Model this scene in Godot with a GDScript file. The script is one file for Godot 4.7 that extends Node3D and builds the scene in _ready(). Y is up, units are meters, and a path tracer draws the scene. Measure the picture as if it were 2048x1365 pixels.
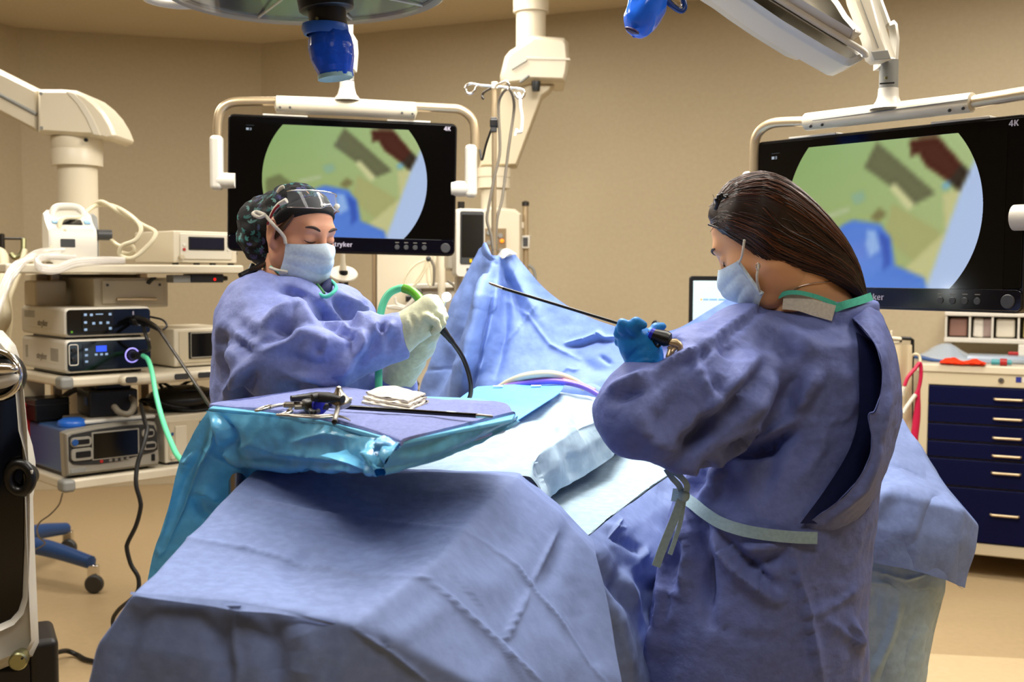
extends Node3D
# An operating room during a training session: two gowned people at a draped table.
# y is up, metres; the camera looks along -Z. spot(x, y, d) is the point that the photograph shows at (x, y), d metres ahead.

const F := 2200.0
const EYE := Vector3(0, 1.46, 0)
var view := Basis()
var taken := {}
var M := {}


func _ready() -> void:
	set_camera_and_light()
	make_materials()
	room()
	left_boom()
	left_devices()
	centre_boom()
	anaesthesia()
	monitors()
	lamps_overhead()
	supply_side()
	table_and_drapes()
	tray_and_tools()
	surgeon()
	assistant()
	suction_unit()


func spot(x: float, y: float, d: float) -> Vector3:
	var v := view * Vector3((x - 1024.0) / F, (682.5 - y) / F, -1.0)
	return EYE + v * (d / -v.z)


func level(x: float, y: float, h: float) -> Vector3:  # the point at height h
	var v := view * Vector3((x - 1024.0) / F, (682.5 - y) / F, -1.0)
	return EYE + v * ((h - EYE.y) / v.y)


func spots(list: Array) -> Array:
	var out := []
	for p in list:
		out.append(spot(p[0], p[1], p[2]))
	return out


func numbered(called: String) -> String:
	taken[called] = taken.get(called, -1) + 1
	return called if taken[called] == 0 else "%s_%03d" % [called, taken[called]]


func thing(called: String, label: String, category: String, at := Vector3.ZERO, turn := 0.0, group := "") -> Node3D:
	var o := Node3D.new()
	o.name = numbered(called)
	add_child(o, true)
	o.position = at
	o.rotation_degrees.y = turn
	o.set_meta("label", label)
	o.set_meta("category", category)
	if group:
		o.set_meta("group", group)
	return o


func part(owner_node: Node3D, called: String, mesh: Mesh, m: Material, xf := Transform3D()) -> MeshInstance3D:
	var o := MeshInstance3D.new()
	o.name = called
	o.mesh = mesh
	o.material_override = m
	owner_node.add_child(o, true)
	o.transform = xf
	return o


func wpart(owner_node: Node3D, called: String, mesh: Mesh, m: Material) -> MeshInstance3D:  # the mesh is given in the room's own coordinates
	return part(owner_node, called, mesh, m, owner_node.global_transform.affine_inverse())


func structure(called: String, mesh: Mesh, m: Material, xf := Transform3D()) -> MeshInstance3D:
	var o := part(self, called, mesh, m, xf)
	o.set_meta("kind", "structure")
	return o


func at(x: float, y: float, z: float) -> Transform3D:
	return Transform3D(Basis(), Vector3(x, y, z))


func turned(x: float, y: float, z: float, rx := 0.0, ry := 0.0, rz := 0.0) -> Transform3D:
	return Transform3D(Basis.from_euler(Vector3(deg_to_rad(rx), deg_to_rad(ry), deg_to_rad(rz))), Vector3(x, y, z))


# ---------------------------------------------------------------- shapes
class Shape:
	var v := PackedVector3Array()
	var n := PackedVector3Array()
	var t := PackedVector2Array()
	var i := PackedInt32Array()

	func tri(a: int, b: int, c: int) -> void:
		var s := n[a] + n[b] + n[c]
		if (v[b] - v[a]).cross(v[c] - v[a]).dot(s) > 0.0:
			i.append(a); i.append(c); i.append(b)
		else:
			i.append(a); i.append(b); i.append(c)

	func quad(a: int, b: int, c: int, d: int) -> void:
		tri(a, b, c)
		tri(a, c, d)

	func put(p: Vector3, q: Vector3, u := Vector2.ZERO) -> int:
		v.append(p)
		n.append(q)
		t.append(u)
		return v.size() - 1

	func box(size: Vector3, r := 0.003, xf := Transform3D(), fine := false) -> Shape:
		var h := size / 2.0
		r = minf(r, minf(h.x, minf(h.y, h.z)) * 0.98)
		for axis in 3:
			var ua := (axis + 1) % 3
			var va := (axis + 2) % 3
			var us := [-h[ua], -h[ua] + r, h[ua] - r, h[ua]]
			var vs := [-h[va], -h[va] + r, h[va] - r, h[va]]
			if fine:
				us = [-h[ua], -h[ua] + r * 0.35, -h[ua] + r * 0.68, -h[ua] + r, h[ua] - r, h[ua] - r * 0.68, h[ua] - r * 0.35, h[ua]]
				vs = [-h[va], -h[va] + r * 0.35, -h[va] + r * 0.68, -h[va] + r, h[va] - r, h[va] - r * 0.68, h[va] - r * 0.35, h[va]]
			for s in [-1.0, 1.0]:
				var first := v.size()
				for a in us:
					for b in vs:
						var p := Vector3()
						p[axis] = s * h[axis]
						p[ua] = a
						p[va] = b
						var inner := p.clamp(-h + Vector3(r, r, r), h - Vector3(r, r, r))
						var q := (p - inner).normalized()
						put(xf * (inner + q * r), xf.basis * q, Vector2((a / h[ua] + 1) / 2, (b / h[va] + 1) / 2))
				var k := vs.size()
				for a in us.size() - 1:
					for b in k - 1:
						quad(first + a * k + b, first + a * k + b + 1, first + (a + 1) * k + b + 1, first + (a + 1) * k + b)
		return self

	func lathe(profile: Array, xf := Transform3D(), sides := 24, squash := 1.0) -> Shape:  # profile: [radius, height] pairs, bottom to top or top to bottom, turned round Y
		var strips := []
		for k in profile.size() - 1:
			var d := Vector2(profile[k + 1][0] - profile[k][0], profile[k + 1][1] - profile[k][1])
			strips.append(Vector2(d.y, -d.x).normalized())
		var sense := 0.0
		for k in profile.size() - 1:
			sense += strips[k].x * (absf(profile[k + 1][1] - profile[k][1]) + 1e-6)
		if sense < 0.0:
			for k in strips.size():
				strips[k] = -strips[k]
		for k in strips.size():
			var na: Vector2 = strips[k]
			var nb: Vector2 = strips[k]
			if k > 0 and strips[k - 1].dot(strips[k]) > 0.75:
				na = (strips[k - 1] + strips[k]).normalized()
			if k < strips.size() - 1 and strips[k + 1].dot(strips[k]) > 0.75:
				nb = (strips[k + 1] + strips[k]).normalized()
			var first := v.size()
			for s in sides + 1:
				var a := TAU * s / sides
				var c := Vector3(cos(a), 0, sin(a) * squash)
				for e in 2:
					var pr = profile[k + e]
					var nn: Vector2 = nb if e else na
					put(xf * (c * pr[0] + Vector3(0, pr[1], 0)), (xf.basis * (Vector3(cos(a), 0, sin(a) / squash) * nn.x + Vector3(0, nn.y, 0))).normalized(), Vector2(float(s) / sides, pr[1]))
			for s in sides:
				quad(first + s * 2, first + s * 2 + 1, first + s * 2 + 3, first + s * 2 + 2)
		return self

	func tube(points: Array, radius, sides := 8, smooth := 0, closed := false) -> Shape:  # radius: a number, or one per point; smooth: points added between two
		var pts := []
		var rad := []
		var m := points.size()
		for k in m:
			var r0: float = radius[k] if radius is Array else radius
			if smooth == 0 or (k == m - 1 and not closed):
				pts.append(points[k])
				rad.append(r0)
				continue
			var r1: float = radius[(k + 1) % m] if radius is Array else radius
			var before: Vector3 = points[(k - 1 + m) % m] if closed or k > 0 else points[0] * 2.0 - points[1]
			var after: Vector3 = points[(k + 2) % m] if closed or k < m - 2 else points[m - 1] * 2.0 - points[m - 2]
			for s in smooth + 1:
				var w := float(s) / (smooth + 1)
				pts.append(points[k].cubic_interpolate(points[(k + 1) % m], before, after, w))
				rad.append(lerpf(r0, r1, w))
		if closed:
			pts.append(pts[0])
			rad.append(rad[0])
		var side := Vector3.UP
		var first := v.size()
		var long := 0.0
		for k in pts.size():
			var ahead: Vector3
			if closed and (k == 0 or k == pts.size() - 1):
				ahead = (pts[1] - pts[pts.size() - 2]).normalized()
			else:
				ahead = (pts[mini(k + 1, pts.size() - 1)] - pts[maxi(k - 1, 0)]).normalized()
			if absf(ahead.dot(side)) > 0.98:
				side = Vector3.RIGHT if absf(ahead.x) < 0.9 else Vector3.BACK
			side = (side - ahead * ahead.dot(side)).normalized()
			var up := ahead.cross(side)
			if k > 0:
				long += (pts[k] - pts[k - 1]).length()
			for s in sides + 1:
				var a := TAU * s / sides
				var q := side * cos(a) + up * sin(a)
				put(pts[k] + q * rad[k], q, Vector2(float(s) / sides, long))
		for k in pts.size() - 1:
			for s in sides:
				var a := first + k * (sides + 1) + s
				quad(a, a + 1, a + sides + 2, a + sides + 1)
		if not closed:
			for e in 2:
				var k := 0 if e == 0 else pts.size() - 1
				var q: Vector3 = (pts[0] - pts[1]).normalized() if e == 0 else (pts[k] - pts[k - 1]).normalized()
				var c := put(pts[k] + q * rad[k] * 0.35, q)
				var ring := []
				for s in sides + 1:
					ring.append(put(v[first + k * (sides + 1) + s], (n[first + k * (sides + 1) + s] * 0.4 + q).normalized()))
				for s in sides:
					tri(c, ring[s], ring[s + 1])
		return self

	func extrude(poly: Array, depth: float, bevel := 0.0, xf := Transform3D()) -> Shape:  # poly: [x, y] pairs, drawn out along Z, centred
		var p := PackedVector2Array()
		for q in poly:
			p.append(Vector2(q[0], q[1]))
		if Geometry2D.is_polygon_clockwise(p):
			p.reverse()
		var m := p.size()
		var out := []
		for k in m:
			var e := p[(k + 1) % m] - p[k]
			out.append(Vector2(e.y, -e.x).normalized())
		var inner := PackedVector2Array()
		for k in m:
			var na: Vector2 = out[(k - 1 + m) % m]
			var nb: Vector2 = out[k]
			inner.append(p[k] - (na + nb) / maxf(0.3, 1.0 + na.dot(nb)) * bevel)
		var tris := Geometry2D.triangulate_polygon(inner)
		for s in [-1.0, 1.0]:
			var first := v.size()
			for k in m:
				put(xf * Vector3(inner[k].x, inner[k].y, s * depth / 2), xf.basis * Vector3(0, 0, s), inner[k])
			for k in range(0, tris.size(), 3):
				tri(first + tris[k], first + tris[k + 1], first + tris[k + 2])
		for k in m:
			var na: Vector2 = out[k]
			var nb: Vector2 = out[k]
			if out[(k - 1 + m) % m].dot(out[k]) > 0.7:
				na = (out[(k - 1 + m) % m] + out[k]).normalized()
			if out[(k + 1) % m].dot(out[k]) > 0.7:
				nb = (out[(k + 1) % m] + out[k]).normalized()
			var rows := [[-depth / 2, 1, -0.7], [-depth / 2 + bevel, 0, 0.0], [depth / 2 - bevel, 0, 0.0], [depth / 2, 1, 0.7]] if bevel > 0.0 else [[-depth / 2, 0, 0.0], [depth / 2, 0, 0.0]]
			var first := v.size()
			for row in rows:
				for e in 2:
					var at_: Vector2 = (inner if row[1] else p)[(k + e) % m]
					var nn: Vector2 = nb if e else na
					put(xf * Vector3(at_.x, at_.y, row[0]), (xf.basis * Vector3(nn.x, nn.y, row[2])).normalized(), Vector2(at_.x + at_.y, row[0]))
			for r in rows.size() - 1:
				quad(first + r * 2, first + r * 2 + 1, first + r * 2 + 3, first + r * 2 + 2)
		return self

	func grid(rows: Array, thick := 0.0) -> Shape:  # rows of points: a sheet
		var h := rows.size()
		var w: int = rows[0].size()
		var nn := []
		for a in h:
			var line := []
			for b in w:
				var du: Vector3 = rows[a][mini(b + 1, w - 1)] - rows[a][maxi(b - 1, 0)]
				var dv: Vector3 = rows[mini(a + 1, h - 1)][b] - rows[maxi(a - 1, 0)][b]
				line.append(du.cross(dv).normalized())
			nn.append(line)
		for side in (2 if thick > 0.0 else 1):
			var first := v.size()
			for a in h:
				for b in w:
					var q: Vector3 = nn[a][b]
					put(rows[a][b] - q * thick * side, -q if side else q, Vector2(float(b) / (w - 1), float(a) / (h - 1)))
			for a in h - 1:
				for b in w - 1:
					var k := first + a * w + b
					quad(k, k + 1, k + w + 1, k + w)
		if thick > 0.0:
			var first := v.size() - 2 * h * w
			var edge := []
			for b in w: edge.append(b)
			for a in range(1, h): edge.append(a * w + w - 1)
			for b in range(w - 2, -1, -1): edge.append((h - 1) * w + b)
			for a in range(h - 2, 0, -1): edge.append(a * w)
			for k in edge.size():
				var p: int = first + edge[k]
				var q: int = first + edge[(k + 1) % edge.size()]
				var o := (v[q] - v[p]).cross(n[p]).normalized()
				var s := v.size()
				put(v[p], o); put(v[q], o); put(v[q + h * w], o); put(v[p + h * w], o)
				quad(s, s + 1, s + 2, s + 3)
		return self

	func ball(r: Vector3, xf := Transform3D(), rows := 12) -> Shape:
		var first := v.size()
		for a in rows + 1:
			for b in rows * 2 + 1:
				var q := Vector3(sin(PI * a / rows) * cos(PI * b / rows), cos(PI * a / rows), sin(PI * a / rows) * sin(PI * b / rows))
				put(xf * (q * r), (xf.basis * (q / r)).normalized(), Vector2(float(b) / rows / 2, float(a) / rows))
		for a in rows:
			for b in rows * 2:
				var k := first + a * (rows * 2 + 1) + b
				quad(k, k + 1, k + rows * 2 + 2, k + rows * 2 + 1)
		return self

	func add(o: Shape, xf := Transform3D()) -> Shape:
		var first := v.size()
		for k in o.v.size():
			put(xf * o.v[k], (xf.basis * o.n[k]).normalized(), o.t[k])
		for k in o.i:
			i.append(first + k)
		return self

	func settle() -> Shape:  # normals anew, from the faces
		var fresh := PackedVector3Array()
		fresh.resize(v.size())
		for k in range(0, i.size(), 3):
			var a := i[k]
			var b := i[k + 1]
			var c := i[k + 2]
			var q := (v[c] - v[a]).cross(v[b] - v[a])
			fresh[a] += q
			fresh[b] += q
			fresh[c] += q
		for k in v.size():
			n[k] = fresh[k].normalized()
		return self

	func smooth(rounds := 1, share := 0.5) -> Shape:
		for k in rounds:
			var sum := PackedVector3Array()
			sum.resize(v.size())
			var many := PackedInt32Array()
			many.resize(v.size())
			for q in range(0, i.size(), 3):
				var a := i[q]
				var b := i[q + 1]
				var c := i[q + 2]
				sum[a] += v[b] + v[c]
				sum[b] += v[a] + v[c]
				sum[c] += v[a] + v[b]
				many[a] += 2
				many[b] += 2
				many[c] += 2
			for q in v.size():
				if many[q] > 6:
					v[q] = v[q].lerp(sum[q] / many[q], share)
		return settle()

	func ripple(amount: float, freq: float, seed_ := 1, octaves := 3, stretch := Vector3.ONE) -> Shape:  # uneven cloth
		var f := FastNoiseLite.new()
		f.seed = seed_
		f.noise_type = FastNoiseLite.TYPE_SIMPLEX_SMOOTH
		f.frequency = freq
		f.fractal_octaves = octaves
		for k in v.size():
			v[k] += n[k] * (f.get_noise_3dv(v[k] * stretch) * amount)
		return settle()

	func crease(strokes: Array) -> Shape:  # folds: each a line of points with a width, a height (below 0 a groove) and the side it shows on
		for s in strokes:
			var pts: Array = s[0]
			var wide: float = s[1]
			var high: float = s[2]
			var kind: String = s[3] if s.size() > 3 else "round"
			var box := AABB(pts[0], Vector3.ZERO)
			for p in pts:
				box = box.expand(p)
			box = box.grow(maxf(wide * 3.0, 0.16))
			var eye: Vector3 = (EYE_AT - pts[pts.size() / 2]).normalized()
			var flat := []
			for p in pts:
				flat.append(p - eye * eye.dot(p))
			var total := 0.0
			for k in flat.size() - 1:
				total += (flat[k + 1] - flat[k]).length()
			for k in v.size():
				if not box.has_point(v[k]) or n[k].dot(eye) < 0.02:
					continue
				var p := v[k] - eye * eye.dot(v[k])
				var best := 9.0
				var along := 0.0
				var run := 0.0
				var hand := 1.0
				for e in flat.size() - 1:
					var ab: Vector3 = flat[e + 1] - flat[e]
					var w := clampf((p - flat[e]).dot(ab) / maxf(ab.length_squared(), 1e-9), 0.0, 1.0)
					var off: Vector3 = p - flat[e] - ab * w
					var d := off.length()
					if d < best:
						best = d
						along = run + w * ab.length()
						hand = signf(ab.cross(off).dot(eye))
					run += ab.length()
				if best > wide * 3.0:
					continue
				var ends := clampf(minf(along, total - along) / maxf(total * 0.25, 1e-6), 0.0, 1.0)
				ends = 0.25 + 0.75 * ends if kind != "open" else 1.0
				var x := best / wide
				var f := exp(-x * x)
				if kind == "step":  # an edge that lies over the cloth beside it
					f = exp(-x * x * 0.4) if hand > 0.0 else exp(-x * x * 12.0)
				elif kind == "sharp":
					f = exp(-x * 1.6)
				v[k] += n[k] * high * ends * f
		return settle()

	const EYE_AT := Vector3(0, 1.46, 0)

	func done() -> ArrayMesh:
		var a := []
		a.resize(Mesh.ARRAY_MAX)
		a[Mesh.ARRAY_VERTEX] = v
		a[Mesh.ARRAY_NORMAL] = n
		a[Mesh.ARRAY_TEX_UV] = t
		a[Mesh.ARRAY_INDEX] = i
		var m := ArrayMesh.new()
		m.add_surface_from_arrays(Mesh.PRIMITIVE_TRIANGLES, a)
		return m


func sh() -> Shape:
	return Shape.new()


func net(rows: Array, across: int, down: int) -> Array:  # control points to a smooth sheet of points
	var wide := []
	for row in rows:
		var line := []
		var m: int = row.size()
		for k in across + 1:
			var x := float(k) / across * (m - 1)
			var e := mini(int(x), m - 2)
			var a: Vector3 = row[e]
			var b: Vector3 = row[e + 1]
			var pre: Vector3 = row[e - 1] if e > 0 else a * 2.0 - b
			var post: Vector3 = row[e + 2] if e < m - 2 else b * 2.0 - a
			line.append(a.cubic_interpolate(b, pre, post, x - e))
		wide.append(line)
	var out := []
	var h := wide.size()
	for k in down + 1:
		var y := float(k) / down * (h - 1)
		var e := mini(int(y), h - 2)
		var line := []
		for c in across + 1:
			var a: Vector3 = wide[e][c]
			var b: Vector3 = wide[e + 1][c]
			var pre: Vector3 = wide[e - 1][c] if e > 0 else a * 2.0 - b
			var post: Vector3 = wide[e + 2][c] if e < h - 2 else b * 2.0 - a
			line.append(a.cubic_interpolate(b, pre, post, y - e))
		out.append(line)
	return out


func soft_net(rows: Array, across: int, down: int, rounds: int) -> Array:  # straight between control points, then smoothed: cloth over edges
	var h := rows.size() - 1
	var w: int = rows[0].size() - 1
	var out := []
	for r in down + 1:
		var y := float(r) / down * h
		var a := mini(int(y), h - 1)
		var line := []
		for c in across + 1:
			var x := float(c) / across * w
			var b := mini(int(x), w - 1)
			line.append(rows[a][b].lerp(rows[a][b + 1], x - b).lerp(rows[a + 1][b].lerp(rows[a + 1][b + 1], x - b), y - a))
		out.append(line)
	for k in rounds:
		var next := []
		for r in down + 1:
			var line := []
			for c in across + 1:
				var p: Vector3 = out[r][c]
				if c > 0 and c < across:
					p = p * 0.5 + (out[r][c - 1] + out[r][c + 1]) * 0.25
				if r > 0 and r < down:
					p = p * 0.5 + (out[r - 1][c] + out[r + 1][c]) * 0.25
				line.append(p)
			next.append(line)
		out = next
	return out


# ---------------------------------------------------------------- rounded bodies: a field of blended limbs, meshed where it is zero
class Field:
	var kinds := PackedInt32Array()
	var data := []

	func limb(a: Vector3, b: Vector3, ra: float, rb: float, k := 0.02, flat := Vector3.ZERO, squash := 1.0) -> Field:
		kinds.append(0)
		data.append([a, b - a, maxf((b - a).length_squared(), 1e-9), ra, rb, k, flat.normalized(), squash])
		return self

	func egg(c: Vector3, r: Vector3, k := 0.02, turn := Basis()) -> Field:
		kinds.append(1)
		data.append([c, r, minf(r.x, minf(r.y, r.z)), turn.inverse(), 0.0, k])
		return self

	func carve(c: Vector3, r: Vector3, k := 0.01) -> Field:
		kinds.append(2)
		data.append([c, r, minf(r.x, minf(r.y, r.z)), Basis(), 0.0, k])
		return self

	func loft(rows: Array, turn: float, k := 0.03) -> Field:  # rows from top to bottom: [y, x, z, half width, half depth], turned round Y
		kinds.append(3)
		data.append([rows, cos(turn), sin(turn), 0.0, 0.0, k])
		return self

	func below(p: Vector3, q: Vector3, k := 0.004) -> Field:  # keeps what lies behind the plane
		kinds.append(4)
		data.append([p, q.normalized(), 0.0, 0.0, 0.0, k])
		return self

	func one(e: int, p: Vector3) -> float:
		var g: Array = data[e]
		match kinds[e]:
			0:
				var q: Vector3 = p - g[0]
				var w := clampf(q.dot(g[1]) / g[2], 0.0, 1.0)
				q -= g[1] * w
				if g[7] != 1.0:
					q += g[6] * (g[6].dot(q) * (g[7] - 1.0))
				return q.length() - lerpf(g[3], g[4], w)
			1:
				return (((g[3] * (p - g[0])) / g[1]).length() - 1.0) * g[2]
			2:
				return (((p - g[0]) / g[1]).length() - 1.0) * g[2]
			3:
				var rows: Array = g[0]
				var m := rows.size()
				var e2 := 0
				while e2 < m - 2 and p.y < rows[e2 + 1][0]:
					e2 += 1
				var ra: Array = rows[e2]
				var rb: Array = rows[e2 + 1]
				var w := clampf((ra[0] - p.y) / (ra[0] - rb[0]), 0.0, 1.0)
				var ww := w * w * (3.0 - 2.0 * w) * 0.5 + w * 0.5
				var dx: float = p.x - lerpf(ra[1], rb[1], ww)
				var dz: float = p.z - lerpf(ra[2], rb[2], ww)
				var a: float = lerpf(ra[3], rb[3], ww)
				var b: float = lerpf(ra[4], rb[4], ww)
				var lx: float = (dx * g[1] - dz * g[2]) / a
				var lz: float = (dx * g[2] + dz * g[1]) / b
				var d := (sqrt(lx * lx + lz * lz) - 1.0) * minf(a, b)
				var cap := maxf(p.y - rows[0][0], rows[m - 1][0] - p.y)
				return maxf(d, cap) if cap > 0.0 or d > -0.02 else maxf(d, cap)
			4:
				return (p - g[0]).dot(g[1])
		return 9.0

	func value(p: Vector3, which: PackedInt32Array) -> float:
		var d := 9.0
		for e in which:
			var x := one(e, p)
			var k: float = data[e][5]
			if kinds[e] == 2 or kinds[e] == 4:
				x = -x if kinds[e] == 2 else x
				var h := maxf(k - absf(d - x), 0.0) / k
				d = maxf(d, x) + h * h * k * 0.25
			else:
				var h := maxf(k - absf(d - x), 0.0) / k
				d = minf(d, x) - h * h * k * 0.25
		return d

	func mesh(lo: Vector3, hi: Vector3, cell: float, into: Shape = null, xf := Transform3D()) -> Shape:
		var s: Shape = into if into else Shape.new()
		var nx := int((hi.x - lo.x) / cell / 4.0) * 4 + 4
		var ny := int((hi.y - lo.y) / cell / 4.0) * 4 + 4
		var nz := int((hi.z - lo.z) / cell / 4.0) * 4 + 4
		var px := nx + 1
		var pxy := (nx + 1) * (ny + 1)
		var f := PackedFloat32Array()
		f.resize(pxy * (nz + 1))
		f.fill(99.0)
		var reach := cell * 4.0 * 0.87
		var blocks := []
		var every := PackedInt32Array(range(kinds.size()))
		for bz in nz / 4:
			for by in ny / 4:
				for bx in nx / 4:
					var c := lo + Vector3(bx * 4 + 2, by * 4 + 2, bz * 4 + 2) * cell
					var which := PackedInt32Array()
					var least := 99.0
					var each := PackedFloat32Array()
					for e in every:
						var x := one(e, c)
						each.append(x)
						if kinds[e] != 2 and kinds[e] != 4:
							least = minf(least, x - data[e][5] * 0.5)
					if least > reach * 2.2:
						continue
					for e in every:
						if kinds[e] == 4 or each[e] < least + reach * 3.0 + data[e][5] * 2.0:
							which.append(e)
					var at_c := value(c, which)
					if absf(at_c) > reach * 2.2:
						continue
					blocks.append([bx, by, bz])
					for z in 5:
						for y in 5:
							var row := (bz * 4 + z) * pxy + (by * 4 + y) * px + bx * 4
							for x in 5:
								if f[row + x] == 99.0:
									f[row + x] = value(lo + Vector3(bx * 4 + x, by * 4 + y, bz * 4 + z) * cell, which)
		var ids := PackedInt32Array()
		ids.resize(f.size())
		ids.fill(-1)
		var corners := [0, 1, px, px + 1, pxy, pxy + 1, pxy + px, pxy + px + 1]
		var places := [Vector3(0, 0, 0), Vector3(1, 0, 0), Vector3(0, 1, 0), Vector3(1, 1, 0), Vector3(0, 0, 1), Vector3(1, 0, 1), Vector3(0, 1, 1), Vector3(1, 1, 1)]
		var edges := [[0, 1], [2, 3], [4, 5], [6, 7], [0, 2], [1, 3], [4, 6], [5, 7], [0, 4], [1, 5], [2, 6], [3, 7]]
		var cells := PackedInt32Array()
		for b in blocks:
			for z in 4:
				for y in 4:
					for x in 4:
						var k: int = (b[2] * 4 + z) * pxy + (b[1] * 4 + y) * px + b[0] * 4 + x
						var inside := 0
						for c in 8:
							if f[k + corners[c]] < 0.0:
								inside += 1
						if inside == 0 or inside == 8:
							continue
						var sum := Vector3.ZERO
						var many := 0
						for e in edges:
							var fa := f[k + corners[e[0]]]
							var fb := f[k + corners[e[1]]]
							if (fa < 0.0) != (fb < 0.0):
								var w := clampf(fa / (fa - fb), 0.0, 1.0)
								sum += places[e[0]].lerp(places[e[1]], w)
								many += 1
						ids[k] = s.put(xf * (lo + (Vector3(b[0] * 4 + x, b[1] * 4 + y, b[2] * 4 + z) + sum / many) * cell), Vector3.ZERO)
						cells.append(k)
		for k in cells:
			for axis in 3:
				var step: int = [1, px, pxy][axis]
				var u: int = [px, pxy, 1][axis]
				var w: int = [pxy, 1, px][axis]
				if k < u + w:
					continue
				var fa := f[k]
				var fb := f[k + step]
				if fa > 50.0 or fb > 50.0 or (fa < 0.0) == (fb < 0.0):
					continue
				var a := ids[k]
				var b := ids[k - u]
				var c := ids[k - u - w]
				var d := ids[k - w]
				if a < 0 or b < 0 or c < 0 or d < 0:
					continue
				if fa < 0.0:
					for q in [a, c, b, a, d, c]: s.i.append(q)
				else:
					for q in [a, b, c, a, c, d]: s.i.append(q)
		return s.settle()


func bend(pts: Array, n := 3) -> Array:  # a smooth line through points
	var out := []
	var m := pts.size()
	for k in m - 1:
		var pre: Vector3 = pts[k - 1] if k > 0 else pts[0] * 2.0 - pts[1]
		var post: Vector3 = pts[k + 2] if k < m - 2 else pts[m - 1] * 2.0 - pts[m - 2]
		for s in n + 1:
			out.append(pts[k].cubic_interpolate(pts[k + 1], pre, post, float(s) / (n + 1)))
	out.append(pts[m - 1])
	return out


func letters(text: String, high: float, deep := 0.0015, bold := true) -> Mesh:
	var m := TextMesh.new()
	var f := SystemFont.new()
	f.font_names = PackedStringArray(["Droid Sans"])
	f.font_weight = 700 if bold else 400
	m.font = f
	m.text = text
	m.font_size = 32
	m.pixel_size = high / 24.0
	m.depth = deep
	m.curve_step = 2.0
	return m


# ---------------------------------------------------------------- camera, light, materials, room
func set_camera_and_light() -> void:
	var cam := Camera3D.new()
	cam.name = "camera"
	add_child(cam)
	cam.position = EYE
	cam.rotation_degrees = Vector3(-3.63, 0, 0.3)
	view = cam.transform.basis
	var lens := CameraAttributesPhysical.new()
	lens.frustum_focal_length = 39.0
	lens.frustum_focus_distance = 2.35
	lens.frustum_near = 0.05
	lens.frustum_far = 60.0
	lens.exposure_aperture = 5.0
	cam.attributes = lens
	cam.fov = rad_to_deg(2.0 * atan(682.5 / F))
	cam.current = true
	var env := Environment.new()
	env.background_mode = Environment.BG_COLOR
	env.background_color = Color(0.02, 0.02, 0.02)
	env.tonemap_mode = Environment.TONE_MAPPER_LINEAR
	env.tonemap_exposure = 1.0
	env.sdfgi_enabled = true
	env.ssao_enabled = true
	env.ssil_enabled = true
	var we := WorldEnvironment.new()
	we.name = "environment"
	we.environment = env
	add_child(we)
	# flat panels in the ceiling; the two over the table give most of the light
	M.panel_glow = mat("panel glow", Color(1.0, 0.96, 0.88), 0.5, 0.0)
	M.panel_glow.emission_enabled = true
	M.panel_glow.emission = Color(1.0, 0.98, 0.945)
	M.panel_glow.emission_energy_multiplier = 3.0
	M.panel_frame = mat("panel frame", Color(0.9, 0.9, 0.88), 0.4)
	var said := ["big square light panel in the ceiling right above the draped table", "ceiling light panel over the equipment boom shelves", "ceiling light panel over the right surgical monitor", "ceiling light panel nearest the suction unit, in front of the tray", "ceiling light panel over the supply cart", "ceiling light panel over the boom's round column by the wall", "ceiling light panel between the ceiling pendant and the left monitor"]
	for p in [[0.3, 3.1, 1.3, 1.3, 12.0], [-1.7, 2.6, 1.2, 0.6, 3.6], [2.1, 2.4, 1.2, 0.6, 3.0], [0.2, 0.6, 1.2, 0.6, 1.4], [2.2, 4.3, 1.2, 0.6, 3.4], [-2.6, 4.7, 1.2, 0.6, 5.0], [-0.6, 5.3, 1.2, 0.6, 3.2]]:
		var where := Vector3(p[0], 2.985, -p[1])
		var t := thing("ceiling_light", said[taken.get("ceiling_light", -1) + 1], "ceiling light", where, 0.0, "recessed ceiling panels")
		part(t, "frame", sh().box(Vector3(p[2] + 0.08, 0.02, p[3] + 0.08), 0.004).done(), M.panel_frame)
		part(t, "diffuser", sh().box(Vector3(p[2], 0.012, p[3]), 0.003, at(0, -0.008, 0)).done(), M.panel_glow)
		var l := AreaLight3D.new()
		l.name = "panel_lamp"
		t.add_child(l)
		l.transform = turned(0, -0.022, 0, -90)
		l.area_size = Vector2(p[2], p[3])
		l.light_color = Color(1.0, 0.98, 0.945)
		l.light_energy = p[4]
		l.area_range = 14.0
		l.shadow_enabled = true


func mat(called: String, c: Color, rough := 0.6, metal := 0.0) -> StandardMaterial3D:
	var m := StandardMaterial3D.new()
	m.resource_name = called
	m.albedo_color = c
	m.roughness = rough
	m.metallic = metal
	m.cull_mode = BaseMaterial3D.CULL_DISABLED
	return m


func noise_picture(freq: float, octaves: int, colors: Array, normal := 0.0, size := 512, seed_ := 1, kind := FastNoiseLite.TYPE_SIMPLEX_SMOOTH) -> NoiseTexture2D:
	var f := FastNoiseLite.new()
	f.seed = seed_
	f.noise_type = kind
	f.frequency = freq
	f.fractal_octaves = octaves
	var t := NoiseTexture2D.new()
	t.width = size
	t.height = size
	t.seamless = true
	t.noise = f
	if normal > 0.0:
		t.as_normal_map = true
		t.bump_strength = normal
	else:
		var g := Gradient.new()
		g.offsets = PackedFloat32Array([0.25, 0.75])
		g.colors = PackedColorArray(colors)
		t.color_ramp = g
	return t


func cloth(called: String, c: Color, rough: float, mottle: Texture2D, weave: Texture2D, scale: float, bump: float) -> StandardMaterial3D:
	var m := mat(called, c, rough)
	m.uv1_triplanar = true
	m.uv1_world_triplanar = true
	m.uv1_scale = Vector3.ONE * scale
	m.albedo_texture = mottle
	m.normal_enabled = true
	m.normal_texture = weave
	m.normal_scale = bump
	m.metallic_specular = 0.35
	return m


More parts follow.
